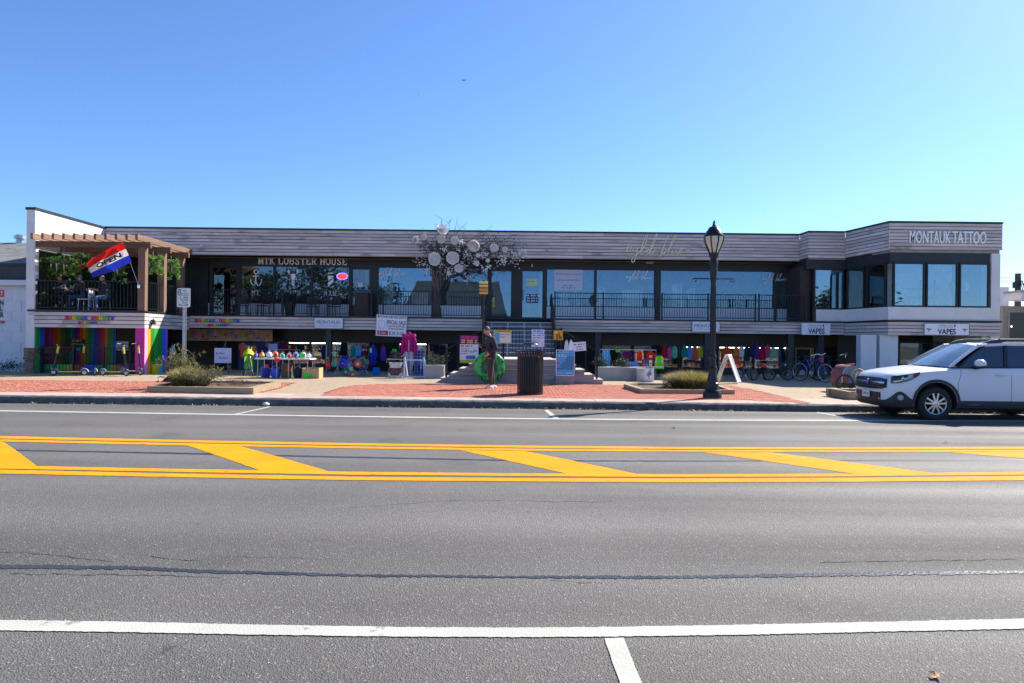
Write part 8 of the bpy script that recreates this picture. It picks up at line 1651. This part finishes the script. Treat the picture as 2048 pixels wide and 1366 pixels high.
def bicycle(label, loc, rz, fc, size=1.0, rimc=(.6, .6, .62), grp=None, lean=.06):
    t = thing('bicycle', label, 'bicycle', (0, 0, 0), grp); m = paint(fc, .3); S = size; wr = .33 * S
    for wx in (-.52 * S, .54 * S):
        w = bpy.data.objects.new('wheel', None); COL.objects.link(w); w.parent = t; w.location = (wx, 0, wr + .02); mb = MB(); mb.tube([(wx + wr * math.cos(i * .2618), 0, wr + .022 + wr * math.sin(i * .2618)) for i in range(24)], .02, 7, closed=True); ob('tyre', mb, M_rubber, w, smooth=180)
        mb = MB(); mb.tube([(wx + (wr - .025) * math.cos(i * .2618), 0, wr + .022 + (wr - .025) * math.sin(i * .2618)) for i in range(24)], .013, 6, closed=True); ob('rim', mb, mat('rim_%d' % int(rimc[0] * 100), rimc, .3, .6), w, smooth=180)
        mb = MB()
        for i in range(14): a = i * 2 * math.pi / 14; mb.tube([(wx, .02 * (-1) ** i, wr + .022), (wx + (wr - .03) * math.cos(a), 0, wr + .022 + (wr - .03) * math.sin(a))], .0018, 3)
        mb.lathe([(.02, -.04), (.02, .04)], (wx, 0, wr + .022), 8, 'y'); ob('spokes', mb, M_steel, w)
    B = lambda x, z: Vector((x * S, 0, z * S + .02))
    mb = MB(); mb.tube([B(.40, .88), B(.36, .78), B(-.02, .30), B(-.2, .78)], .018 * S, 8); mb.tube([B(.38, .82), B(-.18, .72)], .017 * S, 8); mb.tube([B(-.02, .30), B(-.52, .33)], .012 * S, 6); mb.tube([B(-.18, .72), B(-.52, .33)], .01 * S, 6); ob('frame', mb, m, t, smooth=60)
    mb = MB(); mb.tube([B(.39, .86), B(.46, .6), B(.54, .33)], .015 * S, 6); ob('fork', mb, m, t)
    mb = MB(); mb.tube([Vector((.3 * S, -.3 * S, 1.0 * S)), Vector((.4 * S, -.2 * S, 1.03 * S)), Vector((.42 * S, 0, .98 * S)), Vector((.4 * S, .2 * S, 1.03 * S)), Vector((.3 * S, .3 * S, 1.0 * S))], .013, 6); mb.tube([B(.40, .88), Vector((.42 * S, 0, .98 * S))], .014, 6); ob('handlebar', mb, M_chrome, t)
    mb = MB(); mb.ell((-.24 * S, 0, .90 * S), (.14 * S, .08 * S, .035 * S), 10, 6); mb.tube([B(-.2, .76), Vector((-.22 * S, 0, .88 * S))], .014, 6); ob('saddle', mb, M_black, t, smooth=60); mb = MB(); mb.lathe([(.09 * S, -.045), (.09 * S, -.04)], (-.02 * S, 0, .32 * S), 16, 'y'); mb.tube([Vector((-.02 * S, -.05, .32 * S)), Vector((.06 * S, -.1, .18 * S))], .012, 5); ob('crank', mb, M_steel, t)
    t.location = loc; t.rotation_euler = (lean, 0, rz); return t
for px, py, Y, rz, fc, S, rc, lab in ((1625, 768, 24.9, -1.05, '1b3fb0', 1.0, (.68, .68, .7), 'blue bicycle with silver rim turned towards the street'), (1668, 768, 25.2, -.75, '14161c', 1.0, (.1, .1, .11), 'black bicycle beside the white pillar'), (1606, 766, 26.0, -.5, '1a3a8a', .95, (.12, .12, .13), 'dark blue bicycle leaning before the brass door'), (1490, 764, 25.4, .2, '8a8f9a', .55, (.5, .5, .52), 'small silver child bicycle beside the sidewalk sign'), (1520, 764, 25.5, .5, '1c1e24', .6, (.2, .2, .2), 'small black child bicycle in the middle of the row'), (1556, 764, 25.4, -.2, '20304a', .6, (.2, .2, .2), 'small navy child bicycle right of the row')):
    bicycle(lab, (at(px, py, Y).x, Y, ZG), rz, fc, S, rc, None)
# bicycle trailer with child seat
w = walk(1702, 785); t = thing('bicycle_trailer', 'maroon and grey child bicycle trailer with blue stripe behind the car', 'bicycle trailer', (w.x, w.y, w.z)); k = F / w.y
def tp(px, py, dy=0): return at(px, py, w.y + dy)
side = [(1681, 766), (1683, 750), (1688, 738), (1694, 731), (1704, 730), (1718, 734), (1732, 741), (1744, 752), (1750, 766)]
mb = MB(); nS = len(side)
mb.v = [tuple(tp(*p)) for p in side] + [tuple(tp(*p) + Vector((0, .65, 0))) for p in side]
mb.f = [(i, i + 1, nS + i + 1, nS + i) for i in range(nS - 1)]; mb.m = [0] * len(mb.f); ob('canopy', mb, mat('trailer_maroon', (.20, .07, .075), .8, 0, .2, 9), t, smooth=50)
mb = MB(); mb.poly([tuple(tp(*p, .004)) for p in side][::-1]); ob('side_panel', mb, mat('trailer_grey', (.24, .22, .23), .8), t)
mb = MB(); mb.poly([tuple(tp(*p, -.006)) for p in ((1681.5, 765), (1683, 752), (1698, 752), (1697, 765))][::-1]); ob('rear_panel', mb, mat('trailer_maroon', (.20, .07, .075), .8), t)
for pts_, c in ([[(1685, 752), (1688, 741), (1694, 733), (1700, 731)], '58b8e0'], [[(1698, 756), (1701, 742), (1706, 735), (1712, 733)], '2a9ad0'], [[(1684, 766), (1684, 752)], 'c8c4c8'], [[(1704, 760), (1703, 748), (1708, 739), (1718, 737), (1732, 744), (1744, 756)], 'c0b8b8']): mb = MB(); mb.tube([tp(*p, -.012) for p in pts_], .016, 6); ob('piping', mb, paint(c), t)
mb = MB(); mb.poly([tuple(tp(*p, -.01)) for p in ((1700, 766), (1700, 752), (1712, 760))][::-1]); ob('blue_gusset', mb, paint('1f90d8'), t)
mb = MB(); mb.poly([tuple(tp(*p, -.014)) for p in ((1711, 762), (1709, 750), (1713, 742), (1722, 744), (1733, 756), (1734, 765))][::-1]); ob('mesh_window', mb, mat('trailer_mesh', (.42, .39, .34), .6, 0, .2, 30), t); mb = MB(); mb.ell(tp(1723, 749, -.03), (.08, .02, .04), 8, 5); ob('seat_pad', mb, paint('c8502a'), t, smooth=60)
mb = MB(); mb.bar(tp(1694, 730, .2), tp(1709, 728, .2), .05, .04); ob('grab_handle', mb, paint('e04a1c'), t)
mb = MB(); a = tp(1684, 766); mb.box(a.x, tp(1748, 766).x, w.y + .02, w.y + .62, a.z - .14, a.z - .002); ob('tub', mb, M_black, t)
wz = zwalk(w.y)
for dx, dy in ((1690, -.06), (1690, .7)):
    p = tp(dx, 775, dy); r_ = .24; mb = MB(); mb.tube([(p.x + r_ * math.cos(i * .2618), p.y, wz + r_ + .022 + r_ * math.sin(i * .2618)) for i in range(24)], .022, 7, closed=True); mb.lathe([(.03, -.03), (.03, .03)], (p.x, p.y, wz + r_ + .022), 10, 'y'); ob('wheel', mb, M_rubber, t, smooth=60)

bpy.data.scenes.remove(TSC)
